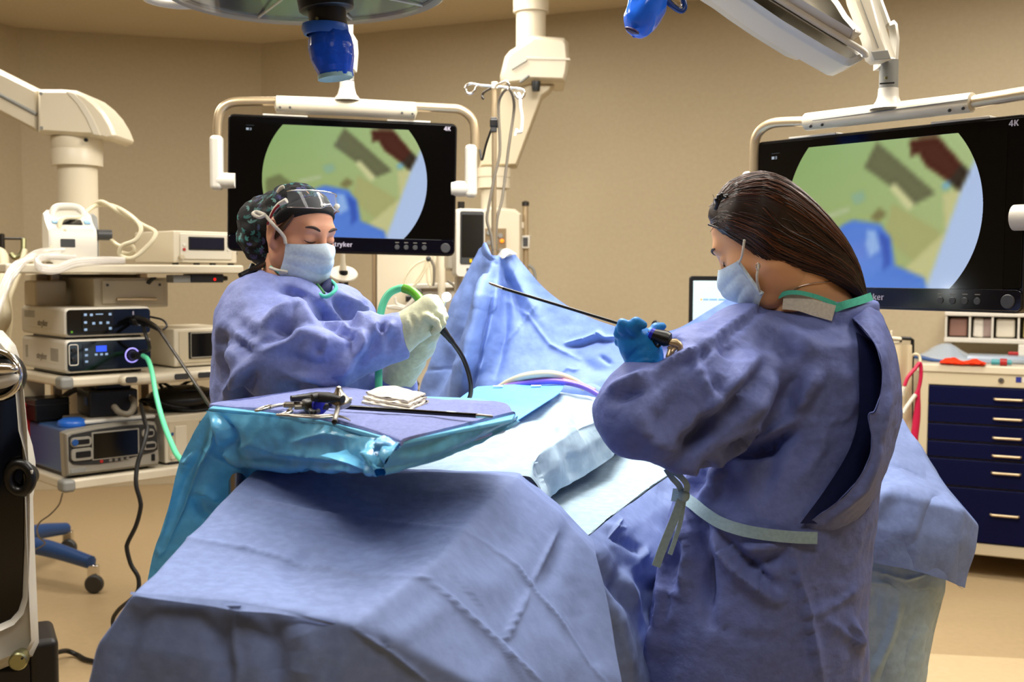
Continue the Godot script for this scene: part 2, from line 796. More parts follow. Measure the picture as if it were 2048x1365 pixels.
func glow(called: String, c: Color, power: float) -> StandardMaterial3D:
	var m := mat(called, c, 0.3)
	m.emission_enabled = true
	m.emission = c
	m.emission_energy_multiplier = power
	return m


func make_materials() -> void:
	var mottle := noise_picture(0.03, 5, [Color(0.93, 0.93, 0.94), Color(1, 1, 1)])
	var crinkle := noise_picture(0.012, 5, [], 9.0, 512, 3)
	var weave := noise_picture(0.16, 2, [], 3.0, 512, 4)
	var paint := noise_picture(0.05, 3, [Color(0.98, 0.98, 0.975), Color(1, 1, 1)], 0.0, 512, 9)
	M.wall = cloth("beige wall paint", Color(0.70, 0.645, 0.54), 0.75, paint, weave, 1.3, 0.04)
	M.ceiling = cloth("beige ceiling paint", Color(0.78, 0.73, 0.63), 0.85, paint, weave, 1.1, 0.03)
	M.floor = cloth("beige sheet floor", Color(0.70, 0.61, 0.47), 0.38, paint, weave, 0.9, 0.06)
	M.floor_pale = cloth("pale sheet floor", Color(0.80, 0.71, 0.56), 0.4, paint, weave, 0.9, 0.06)
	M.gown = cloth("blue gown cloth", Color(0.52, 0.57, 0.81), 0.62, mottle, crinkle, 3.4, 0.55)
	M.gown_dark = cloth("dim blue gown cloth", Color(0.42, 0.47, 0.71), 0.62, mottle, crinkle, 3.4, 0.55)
	M.gown_lining = cloth("navy gown lining", Color(0.10, 0.13, 0.30), 0.8, mottle, weave, 4.0, 0.2)
	M.drape = cloth("blue drape cloth", Color(0.50, 0.575, 0.775), 0.72, mottle, crinkle, 2.2, 0.26)
	M.drape_screen = cloth("bright blue drape cloth", Color(0.47, 0.575, 0.82), 0.66, mottle, crinkle, 1.9, 0.32)
	M.drape_pale = cloth("pale blue drape cloth", Color(0.64, 0.74, 0.81), 0.7, mottle, crinkle, 2.0, 0.2)
	M.drape_grey = cloth("grey blue drape cloth", Color(0.70, 0.80, 0.87), 0.55, mottle, crinkle, 2.0, 0.3)
	M.film = cloth("sky blue film", Color(0.42, 0.70, 1.0), 0.35, mottle, crinkle, 2.5, 0.2)
	M.towel = cloth("lavender towel", Color(0.56, 0.60, 0.82), 0.95, mottle, noise_picture(0.35, 1, [], 8.0, 512, 12), 6.0, 0.7)
	M.plastic_cover = cloth("cyan plastic", Color(0.46, 0.79, 0.96), 0.22, mottle, crinkle, 2.6, 0.45)
	M.plastic_cover.backlight_enabled = true
	M.plastic_cover.backlight = Color(0.15, 0.4, 0.5)
	M.gauze = cloth("white gauze", Color(0.93, 0.90, 0.84), 0.95, mottle, noise_picture(0.3, 1, [], 8.0, 512, 21), 8.0, 0.6)
	M.mask = cloth("pale blue mask", Color(0.80, 0.87, 0.92), 0.85, mottle, weave, 6.0, 0.3)
	M.teal = cloth("teal trim", Color(0.36, 0.80, 0.70), 0.8, mottle, weave, 8.0, 0.3)
	M.tie = cloth("pale green tie", Color(0.62, 0.73, 0.78), 0.8, mottle, weave, 6.0, 0.3)
	M.white_band = cloth("white band", Color(0.86, 0.84, 0.78), 0.9, mottle, weave, 8.0, 0.3)
	M.skin = mat("skin", Color(0.83, 0.60, 0.48), 0.5)
	M.skin.subsurf_scatter_enabled = true
	M.skin.subsurf_scatter_strength = 0.12
	M.skin_tan = mat("tan skin", Color(0.90, 0.67, 0.49), 0.48)
	M.skin_tan.subsurf_scatter_enabled = true
	M.skin_tan.subsurf_scatter_strength = 0.1
	M.brow = mat("brow hair", Color(0.20, 0.12, 0.08), 0.7)
	M.lip = mat("lip", Color(0.70, 0.38, 0.34), 0.5)
	M.hair = mat("dark brown hair", Color(0.15, 0.085, 0.055), 0.42)
	M.hair_mid = mat("brown hair", Color(0.25, 0.13, 0.075), 0.38)
	M.hair_light = mat("light brown hair", Color(0.38, 0.21, 0.115), 0.36)
	M.glove_cream = cloth("cream latex", Color(0.82, 0.83, 0.70), 0.48, mottle, crinkle, 5.0, 0.2)
	M.glove_blue = cloth("blue nitrile", Color(0.13, 0.50, 0.80), 0.42, mottle, crinkle, 6.0, 0.25)
	M.cream = mat("cream enamel", Color(0.81, 0.77, 0.68), 0.38)
	M.cream_dim = mat("cream plastic", Color(0.76, 0.71, 0.60), 0.45)
	M.white = mat("white plastic", Color(0.82, 0.80, 0.75), 0.35)
	M.offwhite = mat("off white plastic", Color(0.80, 0.77, 0.70), 0.4)
	M.grey = mat("grey plastic", Color(0.50, 0.50, 0.48), 0.45)
	M.grey_dark = mat("dark grey plastic", Color(0.22, 0.22, 0.22), 0.45)
	M.black = mat("black plastic", Color(0.03, 0.03, 0.035), 0.4)
	M.black_gloss = mat("black glass", Color(0.012, 0.012, 0.015), 0.08)
	M.bezel = mat("dark bezel", Color(0.05, 0.043, 0.045), 0.25)
	M.navy_gloss = mat("navy glass", Color(0.015, 0.015, 0.05), 0.12)
	M.steel = mat("steel", Color(0.72, 0.70, 0.66), 0.28, 1.0)
	M.steel_warm = mat("brushed tube", Color(0.78, 0.70, 0.57), 0.32, 0.75)
	M.steel_dark = mat("dark steel", Color(0.30, 0.29, 0.28), 0.35, 1.0)
	M.chrome = mat("chrome", Color(0.88, 0.87, 0.85), 0.12, 1.0)
	M.brass = mat("nickel screw", Color(0.66, 0.66, 0.50), 0.3, 1.0)
	M.blue_bag = cloth("blue sleeve plastic", Color(0.09, 0.31, 0.78), 0.2, mottle, crinkle, 5.0, 0.6)
	M.blue_paint = mat("blue enamel", Color(0.10, 0.27, 0.50), 0.4)
	M.blue_case = mat("blue case", Color(0.22, 0.34, 0.52), 0.35)
	M.silver = mat("silver plastic", Color(0.62, 0.60, 0.55), 0.35, 0.4)
	M.navy = mat("navy enamel", Color(0.035, 0.05, 0.19), 0.45)
	M.cable_black = mat("black cable", Color(0.04, 0.04, 0.04), 0.5)
	M.cable_white = mat("cream cable", Color(0.82, 0.78, 0.66), 0.45)
	M.cable_grey = mat("grey cable", Color(0.42, 0.39, 0.34), 0.5)
	M.cable_green = mat("mint cable", Color(0.36, 0.82, 0.62), 0.35)
	M.green_sleeve = mat("green sleeve", Color(0.34, 0.62, 0.12), 0.4)
	M.clear = mat("clear tubing", Color(0.9, 0.88, 0.85, 0.35), 0.12)
	M.clear.transparency = BaseMaterial3D.TRANSPARENCY_ALPHA
	M.lens = mat("clear lens", Color(0.9, 0.95, 1.0, 0.05), 0.03)
	M.lens.metallic_specular = 0.3
	M.lens.transparency = BaseMaterial3D.TRANSPARENCY_ALPHA
	M.bag = mat("clear bag", Color(0.75, 0.82, 0.9, 0.45), 0.2)
	M.bag.transparency = BaseMaterial3D.TRANSPARENCY_ALPHA
	M.red = mat("red plastic", Color(0.62, 0.06, 0.05), 0.5)
	M.orange = cloth("orange cloth", Color(0.92, 0.22, 0.06), 0.8, mottle, crinkle, 6.0, 0.4)
	M.pink = mat("pink tube", Color(0.72, 0.08, 0.26), 0.4)
	M.purple = mat("violet tube", Color(0.45, 0.36, 0.78), 0.35)
	M.blue_ring = mat("blue band", Color(0.08, 0.12, 0.75), 0.4)
	M.navy.metallic_specular = 0.2
	M.wood = mat("brown laminate", Color(0.42, 0.31, 0.20), 0.5)
	M.lettering = mat("grey lettering", Color(0.42, 0.40, 0.37), 0.5)
	M.letter_pale = mat("pale lettering", Color(0.62, 0.60, 0.66), 0.4)
	M.screen_off = mat("grey display glass", Color(0.10, 0.095, 0.085), 0.15)
	M.display_dark = mat("dark display glass", Color(0.03, 0.035, 0.055), 0.12)


func wall_slab(called: String, a: Vector2, b: Vector2, high := 3.0, thick := 0.12, m: Material = null) -> void:  # a, b: x and z of the inner face, room on the left of a to b as seen from above
	var d := b - a
	var side := Vector2(d.y, -d.x).normalized()
	var mid := (a + b) / 2.0 + side * thick / 2.0
	var o := structure(called, sh().box(Vector3(d.length() + thick * 0.5, high, thick), 0.002).done(), m if m else M.wall)
	o.transform = Transform3D(Basis(Vector3.UP, -atan2(d.y, d.x)), Vector3(mid.x, high / 2.0, mid.y))


func room() -> void:
	var p1 := Vector2(-1.72, -7.6)
	var p2 := Vector2(-3.17, -7.16)
	var c := Vector2(0.909, 0.417)
	var a := Vector2(-0.417, 0.909)
	var p0 := p1 + c * 8.2
	var p3 := p2 + a * 10.0
	var p4 := p0 + a * 10.6
	wall_slab("wall_back", p1, p0)
	wall_slab("wall_corner", p2, p1)
	wall_slab("wall_left", p3, p2)
	wall_slab("wall_right", p0, p4)
	wall_slab("wall_front", p4, p3)
	structure("floor", sh().box(Vector3(18, 0.1, 18), 0.01, at(0, -0.05, -2)).done(), M.floor)
	structure("ceiling", sh().box(Vector3(18, 0.1, 18), 0.01, at(0, 3.05, -2)).done(), M.ceiling)
	# a paler strip of floor sheet, seen beside the hanging drape
	var s := level(1860, 1330, 0.0)
	structure("trim_floor_strip", sh().box(Vector3(2.6, 0.004, 1.2), 0.001).done(), M.floor_pale, turned(s.x + 0.9, 0.002, s.z + 0.62, 0, -8.0))


# ---------------------------------------------------------------- the equipment boom on the left and what stands on it
const BOOM := Vector3(-1.596, 0, -3.9)
const BOOM_TURN := 44.2


func px_poly(list: Array, d: float) -> Array:  # outline in the upright plane d metres ahead, as [x, y]
	var out := []
	for p in list:
		var q := spot(p[0], p[1], d)
		out.append([q.x, q.y])
	return out


func slab(list: Array, d: float, depth: float, bevel := 0.004) -> Mesh:  # that outline given depth, its front at d
	return sh().extrude(px_poly(list, d), depth, bevel, at(0, 0, -d - depth / 2)).done()


func leaf_slab(list: Array, ref: Array, d: float, turn: float, depth: float, bevel := 0.004, ahead := 0.0) -> Mesh:  # the same in an upright plane turned round Y, through the point ref at d
	var b := Basis(Vector3.UP, deg_to_rad(turn))
	var o := spot(ref[0], ref[1], d) + b.z * ahead
	var poly := []
	for p in list:
		var ray := spot(p[0], p[1], 1.0) - EYE
		var hit := EYE + ray * ((o - EYE).dot(b.z) / ray.dot(b.z)) - o
		poly.append([hit.dot(b.x), hit.y])
	return sh().extrude(poly, depth, bevel, Transform3D(b, o - b.z * depth / 2)).done()


func on_boom(x: float, y: float, z: float) -> Vector3:
	return BOOM + Basis(Vector3.UP, deg_to_rad(BOOM_TURN)) * Vector3(x, y, z)


func face_rect(w: float, h: float, r: float, depth: float, xf: Transform3D, steps := 4) -> Shape:  # a plate with rounded corners, facing +Z
	var p := []
	for c in [[w / 2 - r, h / 2 - r, 0.0], [-w / 2 + r, h / 2 - r, PI / 2], [-w / 2 + r, -h / 2 + r, PI], [w / 2 - r, -h / 2 + r, PI * 1.5]]:
		for s in steps + 1:
			var a: float = c[2] + PI / 2 * s / steps
			p.append([c[0] + r * cos(a), c[1] + r * sin(a)])
	return sh().extrude(p, depth, minf(0.002, depth * 0.3), xf)


func ring_rect(w: float, h: float, r: float, band: float, depth: float, xf: Transform3D) -> Shape:  # a rounded frame
	var pts := []
	for c in [[w / 2 - r, h / 2 - r, 0.0], [-w / 2 + r, h / 2 - r, PI / 2], [-w / 2 + r, -h / 2 + r, PI], [w / 2 - r, -h / 2 + r, PI * 1.5]]:
		for s in 5:
			var a: float = c[2] + PI / 2 * s / 4
			pts.append(xf * Vector3(c[0] + r * cos(a), c[1] + r * sin(a), 0))
	return sh().tube(pts, band / 2, 6, 0, true)


func disc(r: float, depth: float, xf: Transform3D, sides := 20) -> Shape:  # a round plate facing +Z
	return sh().lathe([[0.0, depth / 2], [r * 0.9, depth / 2], [r, depth / 2 - r * 0.1], [r, -depth / 2], [0.0, -depth / 2]], xf * turned(0, 0, 0, 90), sides)


func left_boom() -> void:
	var b := thing("equipment_boom", "cream ceiling-hung equipment boom with bent arm, round column and three stacked shelves", "equipment boom", BOOM, BOOM_TURN)
	var d := 4.5
	wpart(b, "arm", slab([[-520, -118], [75, 180], [75, 265], [0, 226], [-520, -20]], d, 0.17, 0.012), M.cream)
	var g := spots([[-400, -10, d - 0.001], [0, 190, d - 0.001], [73, 229, d - 0.001]])
	wpart(b, "arm_groove", sh().tube(g, 0.008, 6).done(), M.grey)
	wpart(b, "elbow", slab([[74, 178], [122, 178], [150, 180], [170, 189], [190, 205], [208, 225], [222, 248], [231, 270], [228, 276], [214, 281], [190, 273], [74, 266]], d - 0.03, 0.23, 0.014), M.cream)
	wpart(b, "elbow_band", slab([[130, 182], [148, 186], [168, 208], [186, 236], [202, 272], [186, 270], [172, 238], [154, 209]], d - 0.034, 0.238, 0.003), M.offwhite)
	for p in [[82, 187], [83, 256]]:
		wpart(b, "screw", disc(0.007, 0.006, Transform3D(Basis(), spot(p[0], p[1], d - 0.031))).done(), M.grey)
	var c := spot(154, 300, d + 0.09)
	var top := spot(-470, -85, d + 0.09)
	wpart(b, "ceiling_post", sh().lathe([[0.1, top.y - 0.05], [0.1, 2.95], [0.17, 2.96], [0.17, 3.0]], at(top.x, 0, top.z)).done(), M.cream)
	wpart(b, "collar", sh().lathe([[0.0, 2.0], [0.102, 2.0], [0.103, 1.955], [0.101, 1.952], [0.103, 1.949], [0.101, 1.885], [0.0, 1.885]], at(c.x, 0, c.z), 36).done(), M.cream)
	wpart(b, "collar_cap", disc(0.008, 0.006, Transform3D(Basis(), spot(172, 280, d - 0.012))).done(), M.black)
	wpart(b, "column", sh().lathe([[0.0, 1.9], [0.079, 1.9], [0.079, 1.5], [0.079, 0.7], [0.0, 0.7]], at(c.x, 0, c.z), 36).done(), M.cream)
	part(b, "column_bracket", sh().box(Vector3(0.44, 0.06, 0.12), 0.006).done(), M.cream_dim, at(0.3, 1.41, -0.5))
	for x in [0.14, 0.5]:
		part(b, "post", sh().box(Vector3(0.036, 0.84, 0.036), 0.006, at(x, 1.06, -0.42)).done(), M.steel_warm)
	part(b, "shelf", sh().box(Vector3(0.92, 0.034, 0.46), 0.008, at(0.27, 1.461, -0.23)).done(), M.cream)
	var mid := part(b, "shelf", sh().box(Vector3(0.74, 0.036, 0.46), 0.012, at(0.37, 1.053, -0.23), true).done(), M.cream)
	part(mid, "front_handle", sh().box(Vector3(0.52, 0.04, 0.05), 0.018, at(0.46, 1.051, 0.012), true).done(), M.cream)
	for p in [[0.235, 0.045], [0.435, 0.06], [0.53, 0.055], [0.62, 0.06]]:
		part(mid, "grip_pad", face_rect(p[1], 0.022, 0.008, 0.006, at(p[0], 1.053, 0.037)).done(), M.grey_dark)
	var low := part(b, "shelf", sh().box(Vector3(0.74, 0.04, 0.46), 0.01, at(0.37, 0.682, -0.23)).done(), M.cream)
	for y in [1.053, 0.682]:
		part(mid if y > 1.0 else low, "corner_cap", sh().box(Vector3(0.05, 0.046, 0.06), 0.014, at(0.008, y, -0.014), true).done(), M.grey)
	var drawer := part(b, "drawer", sh().box(Vector3(0.30, 0.115, 0.3), 0.006, at(0.33, 1.37, -0.3)).done(), M.cream_dim)
	part(drawer, "drawer_front", sh().box(Vector3(0.25, 0.09, 0.008), 0.003, at(0.335, 1.373, -0.147)).done(), M.cream_dim)
	part(drawer, "handle", sh().tube([Vector3(0.26, 1.345, -0.13), Vector3(0.42, 1.345, -0.13)], 0.006, 8).done(), M.steel_warm)
	for x in [0.23, 0.44]:
		part(drawer, "screw", disc(0.005, 0.004, at(x, 1.40, -0.141)).done(), M.grey_dark)
	part(b, "side_box", sh().box(Vector3(0.12, 0.1, 0.12), 0.01, at(0.09, 1.365, -0.38)).done(), M.cream_dim)


func console(called: String, label: String, y: float, high: float, upper: bool) -> void:
	var t := thing(called, label, "console", on_boom(0.185, y, -0.03), BOOM_TURN, "white endoscopy consoles stacked on the middle shelf")
	var w := 0.328
	var deep := 0.42
	var body := part(t, "body", sh().box(Vector3(w, high, deep), 0.016, at(0, high / 2, -deep / 2), true).done(), M.white)
	part(t, "front_glass", face_rect(w - 0.012, high - 0.014, 0.013, 0.006, at(0, high / 2, 0.001)).done(), M.black_gloss)
	for x in [-0.13, 0.13]:
		part(t, "foot", sh().box(Vector3(0.03, 0.012, 0.3), 0.003, at(x, -0.004, -0.2)).done(), M.black)
	part(body, "seam", sh().box(Vector3(w + 0.001, 0.0025, deep - 0.05), 0.0005, at(0, high * 0.25, -deep / 2)).done(), M.offwhite)
	var name_plate := part(body, "lettering", letters("stryker", 0.021), mat("faint lettering", Color(0.55, 0.52, 0.47), 0.5), turned(-w / 2 - 0.0008, high * 0.42, -0.205 if upper else -0.22, 0, -90))
	name_plate.set_meta("label", "grey lettering on the side panel")
	var vents := [[-0.33, 0.1]] if upper else [[-0.365, 0.02], [-0.1, 0.07]]
	for q in vents:
		for k in (5 if upper else 9):
			part(body, "vent_slot", sh().box(Vector3(0.002, 0.0022, q[1]), 0.0006, at(-w / 2 - 0.0004, high * (0.62 if upper else 0.35) + k * 0.0052, q[0])).done(), M.grey)
	var blueish := glow("console icon", Color(0.55, 0.66, 0.8), 0.2)
	var bluebox := glow("console blue tile", Color(0.18, 0.32, 0.95), 0.55)
	var pane := part(t, "display_screen", face_rect(0.118, high * 0.68, 0.002, 0.002, at(-0.045, high / 2 + 0.003, 0.005)).done(), M.display_dark)
	if upper:
		for q in [[-0.092, 0.028], [-0.07, 0.027], [0.0, 0.028], [-0.092, 0.0], [-0.062, -0.004], [-0.036, -0.003], [-0.009, -0.003], [-0.092, -0.026], [0.0, -0.024], [-0.04, 0.029]]:
			var wide := 0.028 if q[0] == -0.04 else 0.011
			part(pane, "screen_icon", face_rect(wide, 0.004 if wide > 0.02 else 0.009, 0.001, 0.001, at(q[0], high / 2 + q[1], 0.0068)).done(), blueish)
		part(t, "power_light", disc(0.004, 0.003, at(-0.142, 0.02, 0.005)).done(), glow("green power light", Color(0.3, 0.5, 0.1), 0.5))
		part(t, "camera_port", sh().lathe([[0.0, 0.03], [0.014, 0.03], [0.016, 0.02], [0.016, 0.0]], turned(0.102, high / 2 - 0.002, 0.003, 90), 20).done(), M.steel)
		part(t, "port_mark", face_rect(0.006, 0.014, 0.001, 0.001, at(0.09, high / 2 + 0.03, 0.0048)).done(), M.letter_pale)
	else:
		for q in [[-0.091, 0.024], [-0.091, 0.003], [-0.091, -0.02], [-0.055, 0.004], [-0.035, 0.004], [-0.016, 0.004]]:
			part(pane, "screen_icon", face_rect(0.011, 0.008, 0.001, 0.001, at(q[0], high / 2 + q[1], 0.0068)).done(), blueish)
		part(pane, "blue_tile", face_rect(0.04, 0.022, 0.001, 0.001, at(-0.035, high / 2 + 0.025, 0.0068)).done(), bluebox)
		var frame := part(t, "port_frame", ring_rect(0.032, 0.074, 0.007, 0.004, 0.004, at(-0.137, high / 2 + 0.006, 0.005)).done(), M.white)
		for s in [-1, 1]:
			part(frame, "port", disc(0.008, 0.008, at(-0.137, high / 2 + 0.006 + s * 0.017, 0.006)).done(), M.steel_dark)
		var ring := []
		for k in 28:
			ring.append(Vector3(0.083 + 0.026 * cos(TAU * k / 28), high / 2 - 0.005 + 0.026 * sin(TAU * k / 28), 0.0055))
		part(t, "light_ring", sh().tube(ring, 0.0027, 6, 0, true).done(), glow("violet light ring", Color(0.62, 0.58, 0.95), 1.1))
		part(t, "port_hub", sh().lathe([[0.0, 0.05], [0.012, 0.05], [0.017, 0.03], [0.019, 0.0]], turned(0.083, high / 2 - 0.005, 0.003, 90), 20).done(), M.black)


func wire(called: String, label: String, m: Material, list: Array, r, group := "") -> Node3D:
	var pts := spots(list)
	var t := thing(called, label, "cable", pts[0], 0.0, group)
	wpart(t, "cord", sh().tube(bend(pts, 5), r, 8).done(), m)
	return t


func left_devices() -> void:
	console("camera_console", "white console with black front and plugged camera cable, topmost of the stacked pair", 1.213, 0.107, true)
	console("light_console", "white console with violet ring-lit port and green cable, lower of the stacked pair", 1.083, 0.122, false)
	# cream display box beside the consoles
	var t := thing("display_box", "cream boxy device with a dark square display standing beside the stacked white consoles", "medical device", on_boom(0.62, 1.071, -0.11), BOOM_TURN)
	part(t, "body", sh().box(Vector3(0.28, 0.15, 0.33), 0.006, at(0, 0.08, -0.165)).done(), M.cream)
	part(t, "front_panel", sh().box(Vector3(0.25, 0.128, 0.006), 0.003, at(0.005, 0.082, 0.001)).done(), M.cream_dim)
	part(t, "display_surround", face_rect(0.2, 0.106, 0.003, 0.004, at(0.02, 0.088, 0.005)).done(), M.black)
	part(t, "display_screen", face_rect(0.12, 0.094, 0.002, 0.003, at(-0.01, 0.088, 0.008)).done(), M.display_dark)
	part(t, "display_frame", ring_rect(0.124, 0.098, 0.003, 0.004, 0.003, at(-0.01, 0.088, 0.009)).done(), M.silver)
	part(t, "knob", disc(0.009, 0.008, at(-0.112, 0.022, 0.006)).done(), M.cream)
	part(t, "base", sh().box(Vector3(0.26, 0.01, 0.3), 0.002, at(0, 0.004, -0.16)).done(), M.black)
	# insufflator on the top shelf
	t = thing("display_unit", "long cream unit with blue strip display standing on the top boom shelf", "medical device", on_boom(0.59, 1.478, -0.05), BOOM_TURN)
	part(t, "body", sh().box(Vector3(0.275, 0.124, 0.33), 0.006, at(0, 0.07, -0.165)).done(), M.cream)
	var fp := part(t, "front_panel", face_rect(0.225, 0.1, 0.006, 0.008, at(0.0, 0.072, 0.002)).done(), M.offwhite)
	part(fp, "display_frame", face_rect(0.155, 0.052, 0.004, 0.004, at(0, 0.084, 0.007)).done(), M.black)
	part(fp, "display_screen", face_rect(0.142, 0.04, 0.002, 0.003, at(0, 0.084, 0.009)).done(), mat("blue display", Color(0.06, 0.07, 0.15), 0.2))
	for k in 4:
		part(fp, "button", disc(0.006, 0.005, at(0.094, 0.062 + k * 0.0145, 0.007)).done(), M.white)
	part(fp, "button", disc(0.006, 0.005, at(-0.096, 0.078, 0.007)).done(), M.white)
	part(fp, "red_button", disc(0.006, 0.006, at(-0.096, 0.06, 0.007)).done(), M.red)
	part(t, "knob", disc(0.01, 0.016, at(-0.108, 0.03, 0.01)).done(), M.cream_dim)
	for x in [-0.12, -0.03, 0.04, 0.12]:
		part(t, "foot", sh().box(Vector3(0.02, 0.012, 0.02), 0.003, at(x, 0.004, -0.02)).done(), M.black)
	for y in [0.05, 0.1]:
		part(t, "side_knob", sh().lathe([[0, 0.0], [0.009, 0.0], [0.009, 0.02], [0, 0.02]], turned(0.137, y, -0.04, 0, 0, -90), 12).done(), M.black)
	# pump with a carrying handle
	t = thing("pump_unit", "cream rounded pump with loop handle, grey side and small tilted screen on top shelf", "medical pump", on_boom(0.09, 1.478, -0.14), BOOM_TURN - 14.0)
	var side := [[0.085, 0.0], [0.09, 0.06], [0.088, 0.115], [0.07, 0.135], [0.0, 0.165], [-0.04, 0.195], [-0.075, 0.2], [-0.1, 0.18], [-0.105, 0.12], [-0.1, 0.0]]
	var mirrored := []
	for p in side:
		mirrored.append([-p[0], p[1]])
	part(t, "body", sh().extrude(mirrored, 0.165, 0.014, turned(0, 0, 0, 0, 90)).done(), M.white)
	var grey_side := []
	for p in [[-0.01, 0.0], [-0.02, 0.14], [-0.045, 0.185], [-0.08, 0.192], [-0.098, 0.17], [-0.102, 0.0]]:
		grey_side.append([-p[0], p[1]])
	part(t, "side_shell", sh().extrude(grey_side, 0.03, 0.01, turned(0.09, 0, 0, 0, 90)).done(), M.grey)
	part(t, "handle", sh().tube(bend([Vector3(-0.055, 0.155, -0.02), Vector3(-0.052, 0.192, -0.035), Vector3(-0.03, 0.212, -0.045), Vector3(0.03, 0.212, -0.045), Vector3(0.052, 0.192, -0.035), Vector3(0.055, 0.155, -0.02)], 4), 0.013, 10).done(), M.white)
	var tilt := turned(0, 0.153, 0.037, -67)
	part(t, "display_screen", face_rect(0.075, 0.042, 0.004, 0.004, tilt).done(), M.display_dark)
	for x in [-0.055, 0.055]:
		part(t, "button", face_rect(0.022, 0.03, 0.006, 0.006, tilt * at(x, 0.0, 0)).done(), glow("pale blue key", Color(0.5, 0.65, 0.75), 0.25))
	part(t, "label_plate", face_rect(0.05, 0.03, 0.003, 0.003, at(-0.02, 0.075, 0.09)).done(), M.grey_dark)
	part(t, "clamp_knob", sh().lathe([[0, 0], [0.02, 0], [0.02, 0.05], [0, 0.05]], turned(0.1, 0.11, -0.02, 0, 0, -90), 14).done(), M.grey_dark)
	t = thing("cable_coil", "cream cable looped over the back of the pump with its end hanging free", "cable", spot(240, 500, 4.15))
	wpart(t, "cord", sh().tube(bend(spots([[128, 452, 4.02], [118, 462, 3.98], [125, 438, 4.0], [160, 434, 4.1], [190, 412, 4.3], [225, 412, 4.3], [262, 432, 4.15], [282, 456, 4.08], [272, 480, 4.06], [245, 492, 4.06], [240, 510, 4.07], [262, 517, 4.08], [288, 500, 4.1], [312, 468, 4.14], [285, 450, 4.18], [240, 425, 4.25], [205, 404, 4.3], [185, 412, 4.32]]), 4), 0.0085, 8).done(), M.cable_white)
	wpart(t, "plug_cord", sh().tube(bend(spots([[222, 480, 4.15], [240, 492, 4.1], [262, 490, 4.1], [268, 500, 4.1], [258, 508, 4.1], [240, 504, 4.1]]), 4), 0.007, 8).done(), M.cable_white)
	t = thing("tubing_coil", "clear tubing coiled at the front edge of the top boom shelf", "tubing", spot(150, 535, 3.8))
	wpart(t, "hose", sh().tube(bend(spots([[-30, 700, 3.5], [5, 590, 3.6], [30, 545, 3.74], [70, 508, 3.9], [128, 500, 3.98]]), 5), 0.013, 10).done(), M.clear)
	wpart(t, "hose", sh().tube(bend(spots([[-30, 660, 3.5], [0, 585, 3.6], [28, 532, 3.74], [70, 516, 3.86], [120, 508, 3.94]]), 5), 0.011, 10).done(), M.clear)
	for k in 3:
		wpart(t, "hose", sh().tube(bend(spots([[248, 519 + k * 3, 3.96], [200, 518 + k * 4, 3.87], [150, 521 + k * 5, 3.78], [112, 534 + k * 5, 3.7], [84, 532 + k * 5, 3.65], [74, 518 + k * 5, 3.68], [95, 512 + k * 2, 3.82], [150, 514 + k * 2, 3.92]]), 5), 0.0085, 8).done(), M.clear)
	wire("pump_cable", "thin cream cable running down from pump screen to the coiled tubing", M.cable_white, [[132, 460, 3.98], [112, 475, 3.97], [100, 500, 3.95], [80, 512, 3.92], [64, 512, 3.9], [68, 528, 3.88]], 0.006)
	# power box under the top shelf
	t = thing("power_box", "black power box with red light hanging under the top boom shelf", "power supply", on_boom(0.58, 1.40, -0.02), BOOM_TURN)
	part(t, "body", sh().box(Vector3(0.14, 0.034, 0.07), 0.004, at(0, 0.026, -0.035)).done(), M.black)
	part(t, "grey_end", sh().box(Vector3(0.075, 0.03, 0.06), 0.004, at(-0.105, 0.024, -0.035)).done(), M.grey)
	part(t, "power_light", disc(0.005, 0.004, at(0.03, 0.022, 0.001)).done(), glow("red light", Color(0.9, 0.05, 0.03), 1.2))
	part(t, "plug", sh().lathe([[0, 0], [0.012, 0], [0.009, 0.03], [0, 0.03]], turned(0.07, 0.026, -0.03, 0, 0, -90), 12).done(), M.black)
	part(t, "hanger", sh().box(Vector3(0.1, 0.02, 0.05), 0.003, at(0, 0.046, -0.04)).done(), M.black)
	t = thing("power_cables", "bundle of thin black cables falling from the power box to the console stack", "cable", spot(290, 580, 4.3))
	for k in 4:
		wpart(t, "cord", sh().tube(bend(spots([[312 - k * 3, 556, 4.27], [300 - k * 5, 566 + k * 3, 4.28], [288 - k * 4, 590, 4.3], [276 - k, 608, 4.3]]), 4), 0.004, 6).done(), M.cable_black)
	# generator on the low shelf
	t = thing("generator", "blue-cased generator with a silver curved front and touch screen on lowest boom shelf", "generator", on_boom(0.185, 0.702, -0.015), BOOM_TURN)
	part(t, "case", sh().box(Vector3(0.335, 0.165, 0.42), 0.012, at(0, 0.096, -0.245), true).done(), M.blue_case)
	var front := [[-0.178, 0.012], [-0.18, 0.05], [-0.183, 0.17], [-0.16, 0.178], [-0.08, 0.184], [0.02, 0.188], [0.12, 0.186], [0.165, 0.178], [0.172, 0.16], [0.182, 0.03], [0.175, 0.012]]
	part(t, "front_shell", sh().extrude(front, 0.05, 0.009, at(0, 0, -0.02)).done(), M.silver)
	var inset := [[-0.168, 0.07], [-0.168, 0.155], [-0.155, 0.163], [-0.06, 0.173], [0.03, 0.177], [0.11, 0.175], [0.155, 0.168], [0.168, 0.14], [0.17, 0.075], [0.155, 0.066], [0.09, 0.058], [0.02, 0.047], [-0.06, 0.045], [-0.13, 0.05], [-0.155, 0.056]]
	part(t, "face_panel", sh().extrude(inset, 0.004, 0.001, at(0, 0, 0.007)).done(), mat("charcoal face", Color(0.10, 0.095, 0.09), 0.7))
	part(t, "display_frame", face_rect(0.182, 0.104, 0.004, 0.005, at(0.005, 0.112, 0.009)).done(), M.silver)
	part(t, "display_screen", face_rect(0.17, 0.094, 0.002, 0.003, at(0.005, 0.112, 0.0115)).done(), M.black_gloss)
